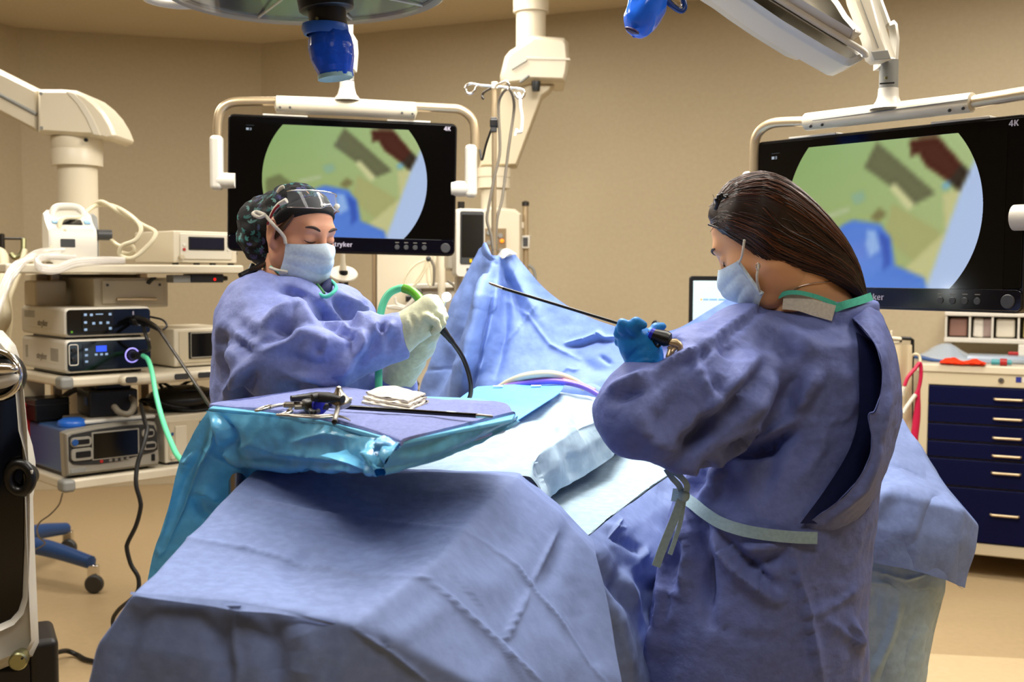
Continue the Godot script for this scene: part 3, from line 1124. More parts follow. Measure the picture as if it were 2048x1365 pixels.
	for q in [[-0.125, 0.134, 0.078, 0.036], [-0.122, 0.088, 0.082, 0.046], [0.13, 0.14, 0.05, 0.034], [0.135, 0.092, 0.056, 0.032]]:
		var port := part(t, "socket", face_rect(q[2], q[3], minf(q[3] * 0.45, 0.014), 0.008, at(q[0], q[1], 0.011)).done(), M.silver)
		part(port, "socket_hole", face_rect(q[2] * 0.68, q[3] * 0.5, 0.004, 0.003, at(q[0] + 0.003, q[1], 0.0152)).done(), M.black)
	part(t, "button", disc(0.012, 0.004, at(-0.149, 0.134, 0.017)).done(), M.blue_paint)
	for k in 5:
		part(t, "button", disc(0.0065, 0.003, at(-0.05 + k * 0.022 + (0.012 if k > 0 else 0.0), 0.054, 0.009)).done(), M.lettering if k else M.red)
	for q in [[-0.11, 0.158, 0.05], [-0.13, 0.113, 0.025], [0.13, 0.162, 0.03], [0.13, 0.113, 0.04]]:
		part(t, "caption", face_rect(q[2], 0.004, 0.0005, 0.0006, at(q[0], q[1], 0.0084)).done(), M.letter_pale)
	part(t, "name_plate", face_rect(0.055, 0.016, 0.002, 0.002, at(-0.135, 0.03, 0.006)).done(), M.grey)
	part(t, "power_switch", face_rect(0.014, 0.026, 0.003, 0.006, at(0.152, 0.045, 0.007)).done(), M.black)
	for x in [-0.13, 0.13]:
		part(t, "foot", sh().box(Vector3(0.05, 0.016, 0.36), 0.003, at(x, 0.007, -0.22)).done(), M.black)
	t = thing("lower_unit", "cream device with recessed door and dark window at right end of lowest boom shelf", "medical device", on_boom(0.57, 0.702, -0.05), BOOM_TURN)
	part(t, "body", sh().box(Vector3(0.33, 0.185, 0.36), 0.006, at(0, 0.1, -0.18)).done(), M.cream)
	part(t, "front_panel", sh().box(Vector3(0.3, 0.15, 0.006), 0.003, at(0, 0.095, 0.001)).done(), M.cream_dim)
	part(t, "slot_door", sh().box(Vector3(0.05, 0.12, 0.008), 0.004, at(-0.1, 0.09, 0.005)).done(), M.cream)
	part(t, "blue_mark", face_rect(0.01, 0.012, 0.001, 0.002, at(-0.135, 0.12, 0.006)).done(), M.blue_paint)
	part(t, "window", face_rect(0.16, 0.08, 0.003, 0.004, at(0.06, 0.12, 0.005)).done(), M.black_gloss)
	part(t, "knob", disc(0.009, 0.01, at(-0.135, 0.03, 0.005)).done(), M.cream)
	part(t, "base", sh().box(Vector3(0.3, 0.012, 0.34), 0.002, at(0, 0.005, -0.17)).done(), M.black)
	# on top of the generator
	t = thing("white_tray", "flat white plastic tray lying on the blue-cased generator", "tray", on_boom(0.245, 0.882, -0.2), BOOM_TURN)
	part(t, "plate", sh().box(Vector3(0.28, 0.016, 0.24), 0.007, at(0, 0.011, 0), true).done(), M.white)
	t = thing("black_printer", "bulky black box-shaped device with a blue side label standing on the white tray", "printer", on_boom(0.255, 0.901, -0.22), BOOM_TURN - 10)
	part(t, "body", sh().box(Vector3(0.18, 0.1, 0.2), 0.008, at(0, 0.051, 0), true).done(), M.black)
	part(t, "top_block", sh().box(Vector3(0.13, 0.04, 0.14), 0.008, at(0.01, 0.12, 0)).done(), M.black)
	part(t, "label_plate", sh().box(Vector3(0.002, 0.03, 0.05), 0.0008, at(-0.0908, 0.06, 0.05)).done(), M.blue_paint)
	part(t, "catch", sh().box(Vector3(0.006, 0.02, 0.004), 0.001, at(0.06, 0.07, 0.101)).done(), M.steel)
	wire("grey_hose", "short thick pale grey hose looping out of the black device", M.cable_grey, [[228, 814, 4.08], [240, 826, 4.05], [258, 828, 4.04], [268, 812, 4.1], [262, 795, 4.2], [235, 782, 4.28], [160, 778, 4.3], [118, 800, 4.3]], 0.012)
	t = thing("black_case", "small black box lying on the left end of blue-cased generator", "box", on_boom(0.07, 0.885, -0.34), BOOM_TURN)
	part(t, "body", sh().box(Vector3(0.13, 0.085, 0.12), 0.006, at(0, 0.043, 0)).done(), M.black)
	part(t, "lid_line", sh().box(Vector3(0.132, 0.003, 0.122), 0.001, at(0, 0.062, 0)).done(), M.grey_dark)
	t = thing("blue_pad", "round blue plastic puck lying on the front corner of the generator", "puck", on_boom(0.075, 0.882, -0.12), BOOM_TURN)
	part(t, "disc", sh().lathe([[0.0, 0.03], [0.03, 0.029], [0.047, 0.02], [0.052, 0.008], [0.05, 0.0], [0.0, 0.0]], Transform3D(), 28).done(), mat("blue puck", Color(0.10, 0.36, 0.72), 0.35))
	t = thing("black_cable_heap", "heap of coiled black cables piled on top of lower cream device", "cable", on_boom(0.56, 0.893, -0.2), BOOM_TURN)
	var rng := RandomNumberGenerator.new()
	rng.seed = 5
	part(t, "soft_pouch", sh().ball(Vector3(0.15, 0.055, 0.13), at(0, 0.045, 0), 10).done(), M.black)
	for k in 9:
		var loop := []
		var rr := rng.randf_range(0.06, 0.15)
		var c := Vector3(rng.randf_range(-0.05, 0.05), 0.07 + k * 0.006, rng.randf_range(-0.04, 0.04))
		for s in 20:
			var a := TAU * s / 20
			loop.append(c + Vector3(rr * cos(a), 0.02 * sin(a * 2 + k) - 0.05 * rr / 0.15, rr * 0.75 * sin(a)))
		part(t, "coil", sh().tube(loop, 0.007, 6, 0, true).done(), M.cable_black)
	# under the middle shelf at the far left
	t = thing("cream_adapter", "small cream plastic box hanging under the left end of middle shelf", "adapter", on_boom(0.03, 0.965, -0.42), BOOM_TURN)
	part(t, "body", sh().box(Vector3(0.11, 0.075, 0.07), 0.008, at(0, 0.038, 0)).done(), M.cream_dim)
	part(t, "cable_plug", sh().tube([Vector3(-0.02, 0.0, 0.02), Vector3(-0.03, -0.08, 0.03), Vector3(-0.02, -0.16, 0.0)], 0.005, 6, 4).done(), M.cable_white)
	t = thing("red_container", "red plastic container standing behind the left end of the blue-cased generator", "container", on_boom(-0.02, 0.702, -0.415), BOOM_TURN)
	part(t, "body", sh().box(Vector3(0.1, 0.23, 0.09), 0.012, at(0, 0.116, 0)).done(), M.red)
	part(t, "lid", sh().box(Vector3(0.106, 0.02, 0.096), 0.008, at(0, 0.238, 0)).done(), M.red)
	# cables that leave the consoles
	t = thing("camera_cable", "dark grey camera cable from the top console, across the tray, to the endoscope", "cable", spot(285, 640, 4.1))
	wpart(t, "plug", sh().tube(spots([[272, 639, 4.13], [290, 644, 4.07], [308, 653, 4.02], [318, 660, 4.0]]), [0.017, 0.015, 0.011, 0.007], 12).done(), M.steel_dark)
	wpart(t, "cord", sh().tube(bend(spots([[316, 658, 4.0], [326, 672, 3.95], [345, 700, 3.88], [372, 740, 3.75], [400, 782, 3.6], [420, 812, 3.4], [470, 880, 3.0], [560, 900, 2.75], [700, 905, 2.7], [800, 890, 2.68], [870, 850, 2.66], [912, 812, 2.6], [936, 800, 2.56], [942, 780, 2.54], [938, 750, 2.53], [925, 715, 2.52], [905, 685, 2.5], [885, 660, 2.48], [874, 647, 2.47]]), 5), 0.0055, 8).done(), M.steel_dark)
	wpart(t, "strain_relief", sh().tube(bend(spots([[905, 685, 2.5], [888, 664, 2.48], [874, 646, 2.47]]), 3), [0.006, 0.007, 0.007, 0.008, 0.009, 0.0095, 0.01, 0.011, 0.012], 10).done(), M.cable_black)
	wpart(t, "short_lead", sh().tube(bend(spots([[285, 650, 4.08], [292, 672, 4.02], [298, 690, 4.02], [297, 700, 4.05], [280, 704, 4.1]]), 4), 0.007, 8).done(), M.cable_black)
	wpart(t, "short_loop", sh().tube(bend(spots([[300, 634, 4.1], [325, 640, 4.05], [334, 652, 4.02], [326, 660, 4.0]]), 4), 0.004, 8).done(), M.cable_black)
	t = thing("light_cable", "mint green fibre light cable from lower console down behind tray and up to the endoscope", "cable", spot(288, 712, 4.05))
	wpart(t, "cord", sh().tube(bend(spots([[286, 712, 4.06], [296, 720, 4.0], [304, 745, 3.92], [312, 790, 3.8], [325, 840, 3.65], [342, 885, 3.45], [362, 920, 3.25], [420, 960, 2.95], [560, 950, 2.55], [690, 945, 2.43], [752, 880, 2.43], [757, 800, 2.44], [757, 720, 2.46], [758, 660, 2.5], [764, 615, 2.52], [778, 588, 2.53], [800, 577, 2.53], [812, 578, 2.52]]), 5), 0.0088, 10).done(), M.cable_green)
	wpart(t, "green_sleeve", sh().tube(bend(spots([[808, 577, 2.52], [822, 582, 2.51], [834, 592, 2.5], [842, 602, 2.49]]), 4), 0.011, 10).done(), M.green_sleeve)
	wire("power_lead", "black power lead hanging from the boom shelf to the floor in loose bends", M.cable_black, [[282, 810, 4.1], [290, 845, 3.95], [294, 862, 3.9], [284, 900, 3.86], [275, 930, 3.84], [272, 968, 3.82], [280, 1000, 3.82], [281, 1018, 3.82], [272, 1052, 3.82], [256, 1085, 3.82], [254, 1100, 3.82], [262, 1130, 3.82], [277, 1158, 3.82], [272, 1190, 3.82], [236, 1222, 3.9], [226, 1250, 3.95], [250, 1300, 3.95], [300, 1340, 3.95], [420, 1345, 3.95]], 0.0078)
	var fl := thing("floor_cord", "black power cord lying on the floor between suction unit and draped table", "cable", level(115, 1305, 0.01))
	wpart(fl, "cord", sh().tube(bend([level(100, 1312, 0.06), level(118, 1305, 0.05), level(135, 1303, 0.03), level(155, 1311, 0.012), level(180, 1322, 0.012), level(260, 1330, 0.012), level(420, 1310, 0.012)], 4), 0.009, 8).done(), M.cable_black)
	wire("thin_green_wire", "thin dull green wire hanging from lowest boom shelf towards the blue wheeled base", M.cable_grey, [[125, 988, 3.9], [118, 1010, 3.95], [100, 1030, 4.0], [80, 1045, 4.05], [74, 1060, 4.1], [78, 1075, 4.2], [90, 1088, 4.3], [70, 1100, 4.35]], 0.003)
	# rolling stand with the blue base
	var s := level(20, 1155, 0.0)
	t = thing("rolling_stand", "steel pole stand on blue splayed wheeled base behind the suction unit", "stand", s)
	var hub := Vector3(0, 0.16, 0)
	part(t, "hub", sh().lathe([[0.0, 0.2], [0.05, 0.2], [0.07, 0.17], [0.07, 0.11], [0.0, 0.11]], Transform3D(), 20).done(), M.blue_paint)
	for q in [[183, 1168, 4.9], [133, 1118, 5.55], [-160, 1175, 4.9], [-90, 1118, 5.6]]:
		var end := spot(q[0], q[1], q[2]) - s
		end.y = 0.135
		var mid_ := hub.lerp(end, 0.45) + Vector3(0, 0.02, 0)
		var leg := part(t, "leg", sh().tube(bend([hub, mid_, end], 4), [0.045, 0.044, 0.043, 0.042, 0.04, 0.04, 0.038, 0.036, 0.034, 0.032, 0.03], 10).done(), M.blue_paint)
		part(leg, "caster_fork", sh().box(Vector3(0.05, 0.06, 0.03), 0.006, at(end.x + 0.01, 0.095, end.z)).done(), M.chrome)
		part(leg, "caster_wheel", sh().lathe([[0.0, -0.014], [0.036, -0.014], [0.042, -0.008], [0.042, 0.008], [0.036, 0.014], [0.0, 0.014]], turned(end.x + 0.02, 0.042, end.z + 0.02, 90, 0, 0), 20).done(), M.grey_dark)
	part(t, "pole", sh().tube([hub, Vector3(0, 1.62, 0)], 0.013, 10).done(), M.steel_dark)
	part(t, "crossbar", sh().tube([Vector3(-0.1, 1.6, 0), Vector3(0.1, 1.6, 0)], 0.006, 8).done(), M.steel_dark)
	part(t, "hose_hook", sh().tube(bend([Vector3(0.1, 1.6, 0), Vector3(0.1, 1.54, 0.01), Vector3(0.07, 1.51, 0.02), Vector3(0.05, 1.53, 0.02)], 4), 0.012, 8).done(), M.brass)
	t = thing("white_hose", "thick cream hose hanging from the rolling stand beside the boom shelves", "hose", spot(10, 600, 4.4))
	wpart(t, "hose", sh().tube(bend(spots([[-40, 500, 4.9], [0, 505, 4.8], [8, 530, 4.7], [4, 580, 4.5], [12, 630, 4.4], [2, 660, 4.4], [-30, 700, 4.4]]), 5), 0.022, 10).done(), M.cable_white)
	wpart(t, "hose", sh().tube(bend(spots([[50, 500, 4.95], [40, 540, 4.9], [28, 570, 4.85], [18, 600, 4.8], [20, 640, 4.8], [14, 690, 4.8]]), 5), 0.012, 10).done(), M.cable_white)


func suction_unit() -> void:
	var d := 2.9
	var base := level(-20, 1365, 0.0)
	base.z = -d - 0.25
	base.x = spot(-30, 1000, d).x
	var t := thing("suction_unit", "tall white and black fluid suction unit with round port and brass knob", "suction machine", base)
	var ref := [40, 960]
	wpart(t, "shell", leaf_slab([[-260, 690], [-200, 674], [0, 673], [18, 677], [32, 692], [41, 720], [47, 770], [56, 860], [66, 893], [72, 925], [73, 960], [67, 1000], [70, 1080], [75, 1200], [79, 1290], [66, 1318], [0, 1345], [-260, 1345]], ref, d, 27.0, 0.42, 0.02, -0.03), M.white)
	wpart(t, "front_frame", leaf_slab([[0, 686], [16, 690], [28, 704], [35, 740], [40, 775], [47, 860], [58, 898], [65, 930], [66, 960], [60, 998], [63, 1080], [68, 1200], [72, 1284], [60, 1305], [0, 1330], [-250, 1330], [-250, 1262], [0, 1254], [22, 1244], [38, 1226], [46, 1200], [50, 1100], [50, 1000], [44, 860], [36, 775], [24, 730], [0, 712]], ref, d, 27.0, 0.05, 0.012), M.white)
	wpart(t, "front_panel", leaf_slab([[-250, 712], [0, 712], [24, 730], [36, 775], [44, 860], [50, 1000], [50, 1100], [46, 1200], [38, 1226], [22, 1244], [0, 1254], [-250, 1262]], ref, d, 27.0, 0.03, 0.004, -0.022), M.black_gloss)
	var lid := part(t, "canister_lid", sh().ball(Vector3(0.085, 0.075, 0.06), Transform3D(Basis(), spot(-12, 752, d + 0.02) - base), 12).done(), M.black)
	part(lid, "lid_ring", sh().tube(func_ring(spot(-8, 750, d - 0.02) - base, 0.062, 24), 0.009, 8, 0, true).done(), M.chrome)
	part(lid, "lid_handle", sh().ball(Vector3(0.05, 0.016, 0.02), Transform3D(Basis(), spot(0, 738, d - 0.045) - base), 8).done(), M.chrome)
	part(lid, "lid_catch", sh().ball(Vector3(0.042, 0.018, 0.02), Transform3D(Basis(Vector3.BACK, 0.3), spot(8, 763, d - 0.04) - base), 8).done(), M.white)
	var port := part(t, "round_port", sh().tube(func_ring(spot(40, 957, d - 0.005) - base, 0.037, 28, 0.8), 0.015, 10, 0, true).done(), mat("black ring", Color(0.055, 0.05, 0.045), 0.35))
	part(port, "port_hole", sh().lathe([[0.0, -0.05], [0.032, -0.045], [0.034, 0.0]], Transform3D(Basis(Vector3.RIGHT, PI / 2) , spot(40, 957, d - 0.003) - base), 24).done(), M.black)
	part(port, "port_tab", sh().box(Vector3(0.012, 0.012, 0.01), 0.003, Transform3D(Basis(), spot(62, 945, d - 0.012) - base)).done(), M.white)
	part(port, "port_tab", sh().box(Vector3(0.012, 0.012, 0.01), 0.003, Transform3D(Basis(), spot(62, 963, d - 0.012) - base)).done(), M.white)
	var word := part(t, "lettering", letters("NEPTUNE", 0.027, 0.002, false), M.lettering, Transform3D(Basis(), spot(-26, 1028, d + 0.02) - base))
	word.set_meta("label", "grey lettering on the black front")
	part(t, "warning_label", face_rect(0.05, 0.06, 0.002, 0.002, Transform3D(Basis(), spot(-11, 962, d + 0.02) - base)).done(), M.grey_dark)
	part(t, "orange_stripe", face_rect(0.05, 0.014, 0.001, 0.002, Transform3D(Basis(), spot(-11, 962, d + 0.018) - base)).done(), mat("orange label", Color(0.85, 0.42, 0.08), 0.5))
	var knob := part(t, "knob", sh().lathe([[0.0, 0.032], [0.02, 0.032], [0.024, 0.028], [0.024, 0.0], [0.018, -0.004], [0.018, -0.03]], Transform3D(Basis(Vector3.UP, 0.25) * Basis(Vector3.RIGHT, PI / 2), spot(40, 1317, d - 0.03) - base), 24).done(), M.brass)
	part(knob, "knob_screw", disc(0.003, 0.003, Transform3D(Basis(Vector3.UP, 0.25), spot(44, 1318, d - 0.062) - base)).done(), M.black)
	wpart(t, "chassis", leaf_slab([[-260, 1345], [30, 1330], [70, 1300], [76, 1340], [74, 1480], [-260, 1480]], ref, d, 27.0, 0.36, 0.02, -0.06), mat("dark chassis", Color(0.10, 0.085, 0.075), 0.5))
	wpart(t, "side_module", sh().box(Vector3(0.075, 0.16, 0.2), 0.02, Transform3D(Basis(Vector3.UP, 0.47), spot(84, 1316, d + 0.16)), true).done(), mat("dark module", Color(0.10, 0.085, 0.075), 0.45))
	for x in [-0.25, -0.06]:
		for z in [-0.1, 0.16]:
			part(t, "caster_wheel", sh().lathe([[0.0, -0.015], [0.04, -0.015], [0.045, -0.01], [0.045, 0.01], [0.04, 0.015], [0.0, 0.015]], turned(x, 0.046, z, 0, 0, 90), 18).done(), M.grey_dark)
			part(t, "caster_fork", sh().box(Vector3(0.04, 0.2, 0.04), 0.008, at(x, 0.16, z)).done(), M.grey_dark)


func func_ring(c: Vector3, r: float, n: int, squash := 1.0) -> Array:
	var out := []
	for k in n:
		out.append(c + Vector3(r * squash * cos(TAU * k / n), r * sin(TAU * k / n), 0))
	return out


# ---------------------------------------------------------------- behind the table
func centre_boom() -> void:
	var d := 5.5
	var foot := spot(1062, 60, d)
	var t := thing("ceiling_pendant", "cream ceiling pendant with boxy joint, slanting arm and outlet column behind the drape", "ceiling pendant", Vector3(foot.x, 0, foot.z))
	wpart(t, "ceiling_collar", sh().lathe([[0.12, 3.0], [0.12, 2.98], [0.09, 2.97], [0.089, 2.83], [0.092, 2.826], [0.089, 2.822], [0.087, 2.73], [0.0, 2.73]], at(foot.x, 0, foot.z), 32).done(), M.cream)
	wpart(t, "post", sh().lathe([[0.0, 2.74], [0.073, 2.74], [0.073, 2.45]], at(foot.x, 0, foot.z), 32).done(), M.cream)
	var box := wpart(t, "joint_housing", leaf_slab([[1010, 112], [1020, 100], [1058, 76], [1064, 70], [1128, 74], [1137, 84], [1140, 118], [1137, 145], [1131, 164], [1062, 162], [1040, 168], [1008, 172], [1000, 150]], [1060, 120], d - 0.1, 0.0, 0.3, 0.02), M.cream)
	wpart(box, "housing_band", leaf_slab([[1052, 113], [1140, 116], [1141, 121], [1052, 119]], [1060, 120], d - 0.1, 0.0, 0.3, 0.002, 0.004), M.offwhite)
	wpart(box, "housing_groove", sh().tube(spots([[1024, 139, d - 0.106], [1054, 121, d - 0.106]]), 0.004, 6).done(), M.grey)
	wpart(box, "housing_groove", sh().tube(spots([[1040, 165, d - 0.108], [1058, 151, d - 0.108]]), 0.007, 6).done(), M.grey)
	wpart(box, "camera_knob", sh().lathe([[0.0, -0.03], [0.018, -0.028], [0.022, 0.0], [0.022, 0.02]], Transform3D(Basis(), spot(1072, 171, d - 0.11)), 16).done(), M.black)
	wpart(t, "arm", slab([[1012, 150], [1062, 160], [1110, 168], [1100, 182], [1086, 192], [1034, 332], [958, 334], [985, 240]], d - 0.03, 0.16, 0.012), M.cream_dim)
	var low := spot(988, 360, d)
	wpart(t, "lower_collar", sh().lathe([[0.0, 1.97], [0.083, 1.97], [0.083, 1.925], [0.08, 1.922], [0.082, 1.87], [0.0, 1.87]], at(low.x, 0, low.z), 28).done(), M.cream)
	wpart(t, "lower_post", sh().lathe([[0.064, 1.9], [0.064, 1.76]], at(low.x, 0, low.z), 28).done(), M.cream)
	var head := wpart(t, "outlet_column", slab([[962, 420], [980, 414], [1030, 418], [1043, 428], [1043, 900], [958, 900], [958, 426]], d - 0.08, 0.22, 0.012), M.cream)
	wpart(head, "outlet_panel", slab([[970, 457], [1012, 457], [1012, 520], [970, 520]], d - 0.086, 0.01, 0.002), mat("brown outlet panel", Color(0.50, 0.42, 0.30), 0.4))
	for p in [[978, 466], [1001, 472], [978, 486], [990, 500], [1003, 502]]:
		wpart(head, "outlet", disc(0.012, 0.008, Transform3D(Basis(), spot(p[0], p[1], d - 0.09))).done(), M.grey)
	wpart(head, "amber_light", disc(0.009, 0.006, Transform3D(Basis(), spot(1004, 482, d - 0.094))).done(), glow("amber light", Color(1.0, 0.5, 0.08), 1.5))
	wpart(t, "side_rail", sh().tube(spots([[1051, 405, d], [1052, 560, d]]), 0.014, 10).done(), M.steel_warm)
	wpart(t, "rail_cap", sh().tube(spots([[1051, 404, d], [1051, 412, d]]), 0.018, 10).done(), M.steel_dark)
	wpart(t, "rail_bracket", slab([[1040, 444], [1056, 444], [1056, 458], [1040, 458]], d - 0.01, 0.04, 0.004), M.cream)
	var clamp_ := wpart(t, "rail_clamp", slab([[1043, 471], [1061, 471], [1059, 498], [1042, 498]], d - 0.03, 0.03, 0.004), M.white)
	wpart(clamp_, "clamp_grip", slab([[1046, 475], [1056, 475], [1056, 493], [1046, 493]], d - 0.036, 0.01, 0.002), M.grey_dark)
	wpart(t, "cable_end", sh().tube(bend(spots([[1055, 530, d], [1066, 538, d], [1070, 552, d], [1070, 575, d]]), 4), 0.008, 8).done(), M.grey)


func anaesthesia() -> void:
	# pole that carries one end of the drape
	var d := 3.75
	var p := spot(989, 170, d)
	var t := thing("drip_pole", "slim steel drip pole with curled hooks at the top rising behind the hung drape", "drip pole", Vector3(p.x, 0, p.z))
	part(t, "base", sh().lathe([[0.0, 0.05], [0.03, 0.05], [0.2, 0.02], [0.22, 0.0], [0.0, 0.0]], Transform3D(), 24).done(), M.steel)
	part(t, "pole", sh().tube([Vector3(0, 0.03, 0), Vector3(0, p.y + 0.004, 0)], 0.0085, 10).done(), M.steel_warm)
	part(t, "pole_cap", sh().lathe([[0.0, 0.012], [0.011, 0.01], [0.011, -0.012], [0.0, -0.012]], at(0, p.y, 0), 12).done(), M.white)
	part(t, "clamp", sh().box(Vector3(0.03, 0.028, 0.03), 0.005, at(0, spot(989, 247, d).y, 0)).done(), M.black)
	part(t, "clamp", sh().box(Vector3(0.022, 0.05, 0.024), 0.004, at(-0.002, spot(989, 250, d).y, 0)).done(), M.grey_dark)
	wpart(t, "hook", sh().tube(bend(spots([[989, 173, d], [960, 171, d], [940, 168, d], [931, 175, d], [934, 186, d], [943, 187, d], [950, 181, d], [952, 175, d]]), 5), 0.005, 8).done(), M.chrome)
	wpart(t, "hook", sh().tube(bend(spots([[989, 173, d], [1020, 176, d], [1040, 178, d], [1048, 183, d], [1046, 194, d], [1036, 196, d], [1028, 186, d]]), 5), 0.005, 8).done(), M.chrome)
	wpart(t, "hook", sh().tube(bend(spots([[989, 173, d], [976, 180, d + 0.06], [966, 187, d + 0.1], [965, 195, d + 0.1], [968, 198, d + 0.1]]), 4), 0.0045, 8).done(), M.steel_dark)
	wpart(t, "hook", sh().tube(bend(spots([[989, 173, d], [1003, 166, d - 0.06], [1013, 163, d - 0.1], [1018, 172, d - 0.1], [1016, 180, d - 0.1]]), 4), 0.0045, 8).done(), M.chrome)
	t = thing("plastic_hanger", "white plastic hanging strap with hooked foot dangling from the drip pole", "hanger", spot(1041, 195, d))
	wpart(t, "strap", sh().tube(bend(spots([[1036, 186, d], [1040, 194, d], [1041, 215, d], [1044, 235, d], [1043, 260, d], [1040, 264, d], [1033, 265, d], [1030, 272, d], [1034, 258, d]]), 4), 0.006, 8).done(), M.white)
	t = thing("grey_tubing", "thin grey tubing looped over the drip pole hook and falling in two strands", "tubing", spot(1010, 190, d))
	wpart(t, "strand", sh().tube(bend(spots([[1028, 200, d - 0.03], [1022, 183, d - 0.06], [1014, 178, d - 0.08], [1003, 190, d - 0.06], [997, 215, d - 0.04], [1000, 300, d - 0.03], [990, 350, d - 0.03], [978, 410, d - 0.03], [974, 440, d - 0.03], [982, 470, d - 0.03], [986, 500, d - 0.03]]), 4), 0.005, 8).done(), M.cable_grey)
	wpart(t, "strand", sh().tube(bend(spots([[1026, 190, d - 0.04], [1028, 220, d + 0.02], [1018, 290, d + 0.02], [1012, 340, d + 0.02], [1004, 400, d + 0.01], [994, 440, d], [992, 500, d]]), 4), 0.005, 8).done(), M.cable_grey)
	t = thing("pole_wire", "thin dark wire slanting from the black clamp of the drip pole", "wire", spot(985, 252, d))
	wpart(t, "cord", sh().tube(bend(spots([[985, 252, d], [972, 290, d + 0.05], [964, 320, d + 0.1], [960, 300, d + 0.12]]), 4), 0.004, 6).done(), M.cable_black)
	# monitor of vital signs
	d = 4.3
	var c := spot(941, 486, d)
	t = thing("vitals_monitor", "white upright patient monitor with blank grey screen beside the drip pole", "patient monitor", Vector3(c.x, 0, c.z), 18)
	var v := part(t, "case", face_rect(0.118, 0.265, 0.018, 0.07, at(0, c.y, -0.035)).done(), M.white)
	part(v, "display_screen", face_rect(0.096, 0.205, 0.008, 0.006, at(0.006, c.y + 0.02, 0.001)).done(), M.grey_dark)
	part(v, "display_glass", face_rect(0.086, 0.165, 0.002, 0.003, at(0.006, c.y + 0.027, 0.0045)).done(), M.screen_off)
	part(v, "yellow_mark", face_rect(0.01, 0.014, 0.001, 0.002, at(0.0, c.y - 0.07, 0.0045)).done(), glow("yellow mark", Color(0.8, 0.65, 0.1), 0.4))
	part(v, "key", face_rect(0.012, 0.013, 0.001, 0.002, at(-0.01, c.y - 0.105, 0.001)).done(), M.grey_dark)
	part(v, "top_knob", sh().lathe([[0, 0.03], [0.014, 0.03], [0.014, 0.0]], at(-0.03, c.y + 0.13, -0.03), 14).done(), M.steel_dark)
	part(v, "back_housing", sh().box(Vector3(0.09, 0.1, 0.08), 0.015, at(-0.03, c.y - 0.06, -0.09)).done(), M.offwhite)
	part(t, "stand", sh().tube([Vector3(-0.02, c.y - 0.1, -0.1), Vector3(-0.02, 0.03, -0.1)], 0.018, 10).done(), M.cream)
	part(t, "base", sh().lathe([[0.0, 0.05], [0.16, 0.03], [0.17, 0.0], [0.0, 0.0]], at(-0.02, 0, -0.1), 20).done(), M.grey)
	# anaesthesia machine
	d = 4.9
	c = spot(826, 700, d)
	t = thing("anaesthesia_machine", "tall pale cream anaesthesia cabinet with grey work panel, tray arm and hoses", "anaesthesia machine", Vector3(c.x, 0, c.z - 0.25))
	wpart(t, "cabinet", slab([[750, 480], [872, 480], [872, 1140], [750, 1140]], d + 0.05, 0.4, 0.01), M.cream)
	wpart(t, "cabinet_edge", slab([[744, 480], [751, 480], [751, 1140], [744, 1140]], d + 0.04, 0.4, 0.004), mat("brown edge", Color(0.50, 0.42, 0.31), 0.5))
	var wp := wpart(t, "work_panel", slab([[816, 574], [930, 570], [930, 652], [812, 652]], d - 0.1, 0.14, 0.008), mat("grey panel", Color(0.66, 0.63, 0.58), 0.45))
	wpart(wp, "panel_lip", slab([[814, 569], [932, 565], [932, 576], [814, 579]], d - 0.12, 0.16, 0.004), M.white)
	wpart(wp, "dark_socket", slab([[826, 575], [844, 575], [844, 590], [826, 590]], d - 0.104, 0.02, 0.002), M.black)
	wpart(wp, "dark_socket", slab([[811, 592], [822, 592], [822, 604], [811, 604]], d - 0.2, 0.02, 0.004), M.black)
	wpart(wp, "valve", disc(0.012, 0.03, Transform3D(Basis(), spot(838, 583, d - 0.13))).done(), M.steel)
	wpart(t, "tray_arm", slab([[774, 612], [790, 610], [808, 614], [830, 590], [836, 596], [812, 622], [774, 618]], d - 0.26, 0.03, 0.003), M.white)
	wpart(t, "tray_arm", sh().tube(bend(spots([[791, 595, d - 0.25], [792, 606, d - 0.25], [800, 611, d - 0.25], [815, 615, d - 0.25]]), 3), 0.006, 8).done(), M.white)
	wpart(t, "support_post", sh().tube(spots([[883, 508, d - 0.15], [883, 570, d - 0.15], [884, 640, d - 0.15], [880, 760, d - 0.15], [878, 1000, d - 0.15]]), 0.016, 10).done(), M.cream)
	wpart(t, "support_post", sh().tube(spots([[869, 510, d - 0.1], [869, 545, d - 0.1]]), 0.009, 8).done(), M.cream)
	wpart(t, "side_pipe", sh().tube(bend(spots([[885, 516, d - 0.15], [900, 514, d - 0.15], [908, 505, d - 0.12]]), 3), 0.012, 8).done(), M.cream)
	var loops := [[[[805, 572], [812, 552], [830, 530], [852, 520], [858, 519]], 0.0045], [[[858, 519], [850, 540], [838, 562], [822, 575]], 0.0045], [[[858, 520], [854, 545], [856, 565], [862, 572], [864, 555], [860, 525]], 0.0045], [[[862, 520], [868, 535], [868, 560], [866, 572]], 0.006], [[[852, 521], [846, 540], [830, 566]], 0.003], [[[895, 562], [908, 572], [914, 590]], 0.006]]
	for l in loops:
		var pts := []
		for q in l[0]:
			pts.append(spot(q[0], q[1], d - 0.2))
		wpart(t, "cable", sh().tube(bend(pts, 5), l[1], 6).done(), M.cable_white if l[1] < 0.006 else M.cable_grey)
	wpart(t, "cable_knot", sh().ball(Vector3(0.012, 0.012, 0.01), Transform3D(Basis(), spot(857, 518, d - 0.2)), 8).done(), M.grey_dark)
	wpart(t, "flow_head", slab([[850, 650], [862, 650], [870, 660], [868, 672], [852, 674], [846, 668]], d - 0.24, 0.06, 0.006), M.white)
	wpart(t, "flow_valve", sh().ball(Vector3(0.02, 0.022, 0.02), Transform3D(Basis(), spot(852, 662, d - 0.3)), 8).done(), M.black)
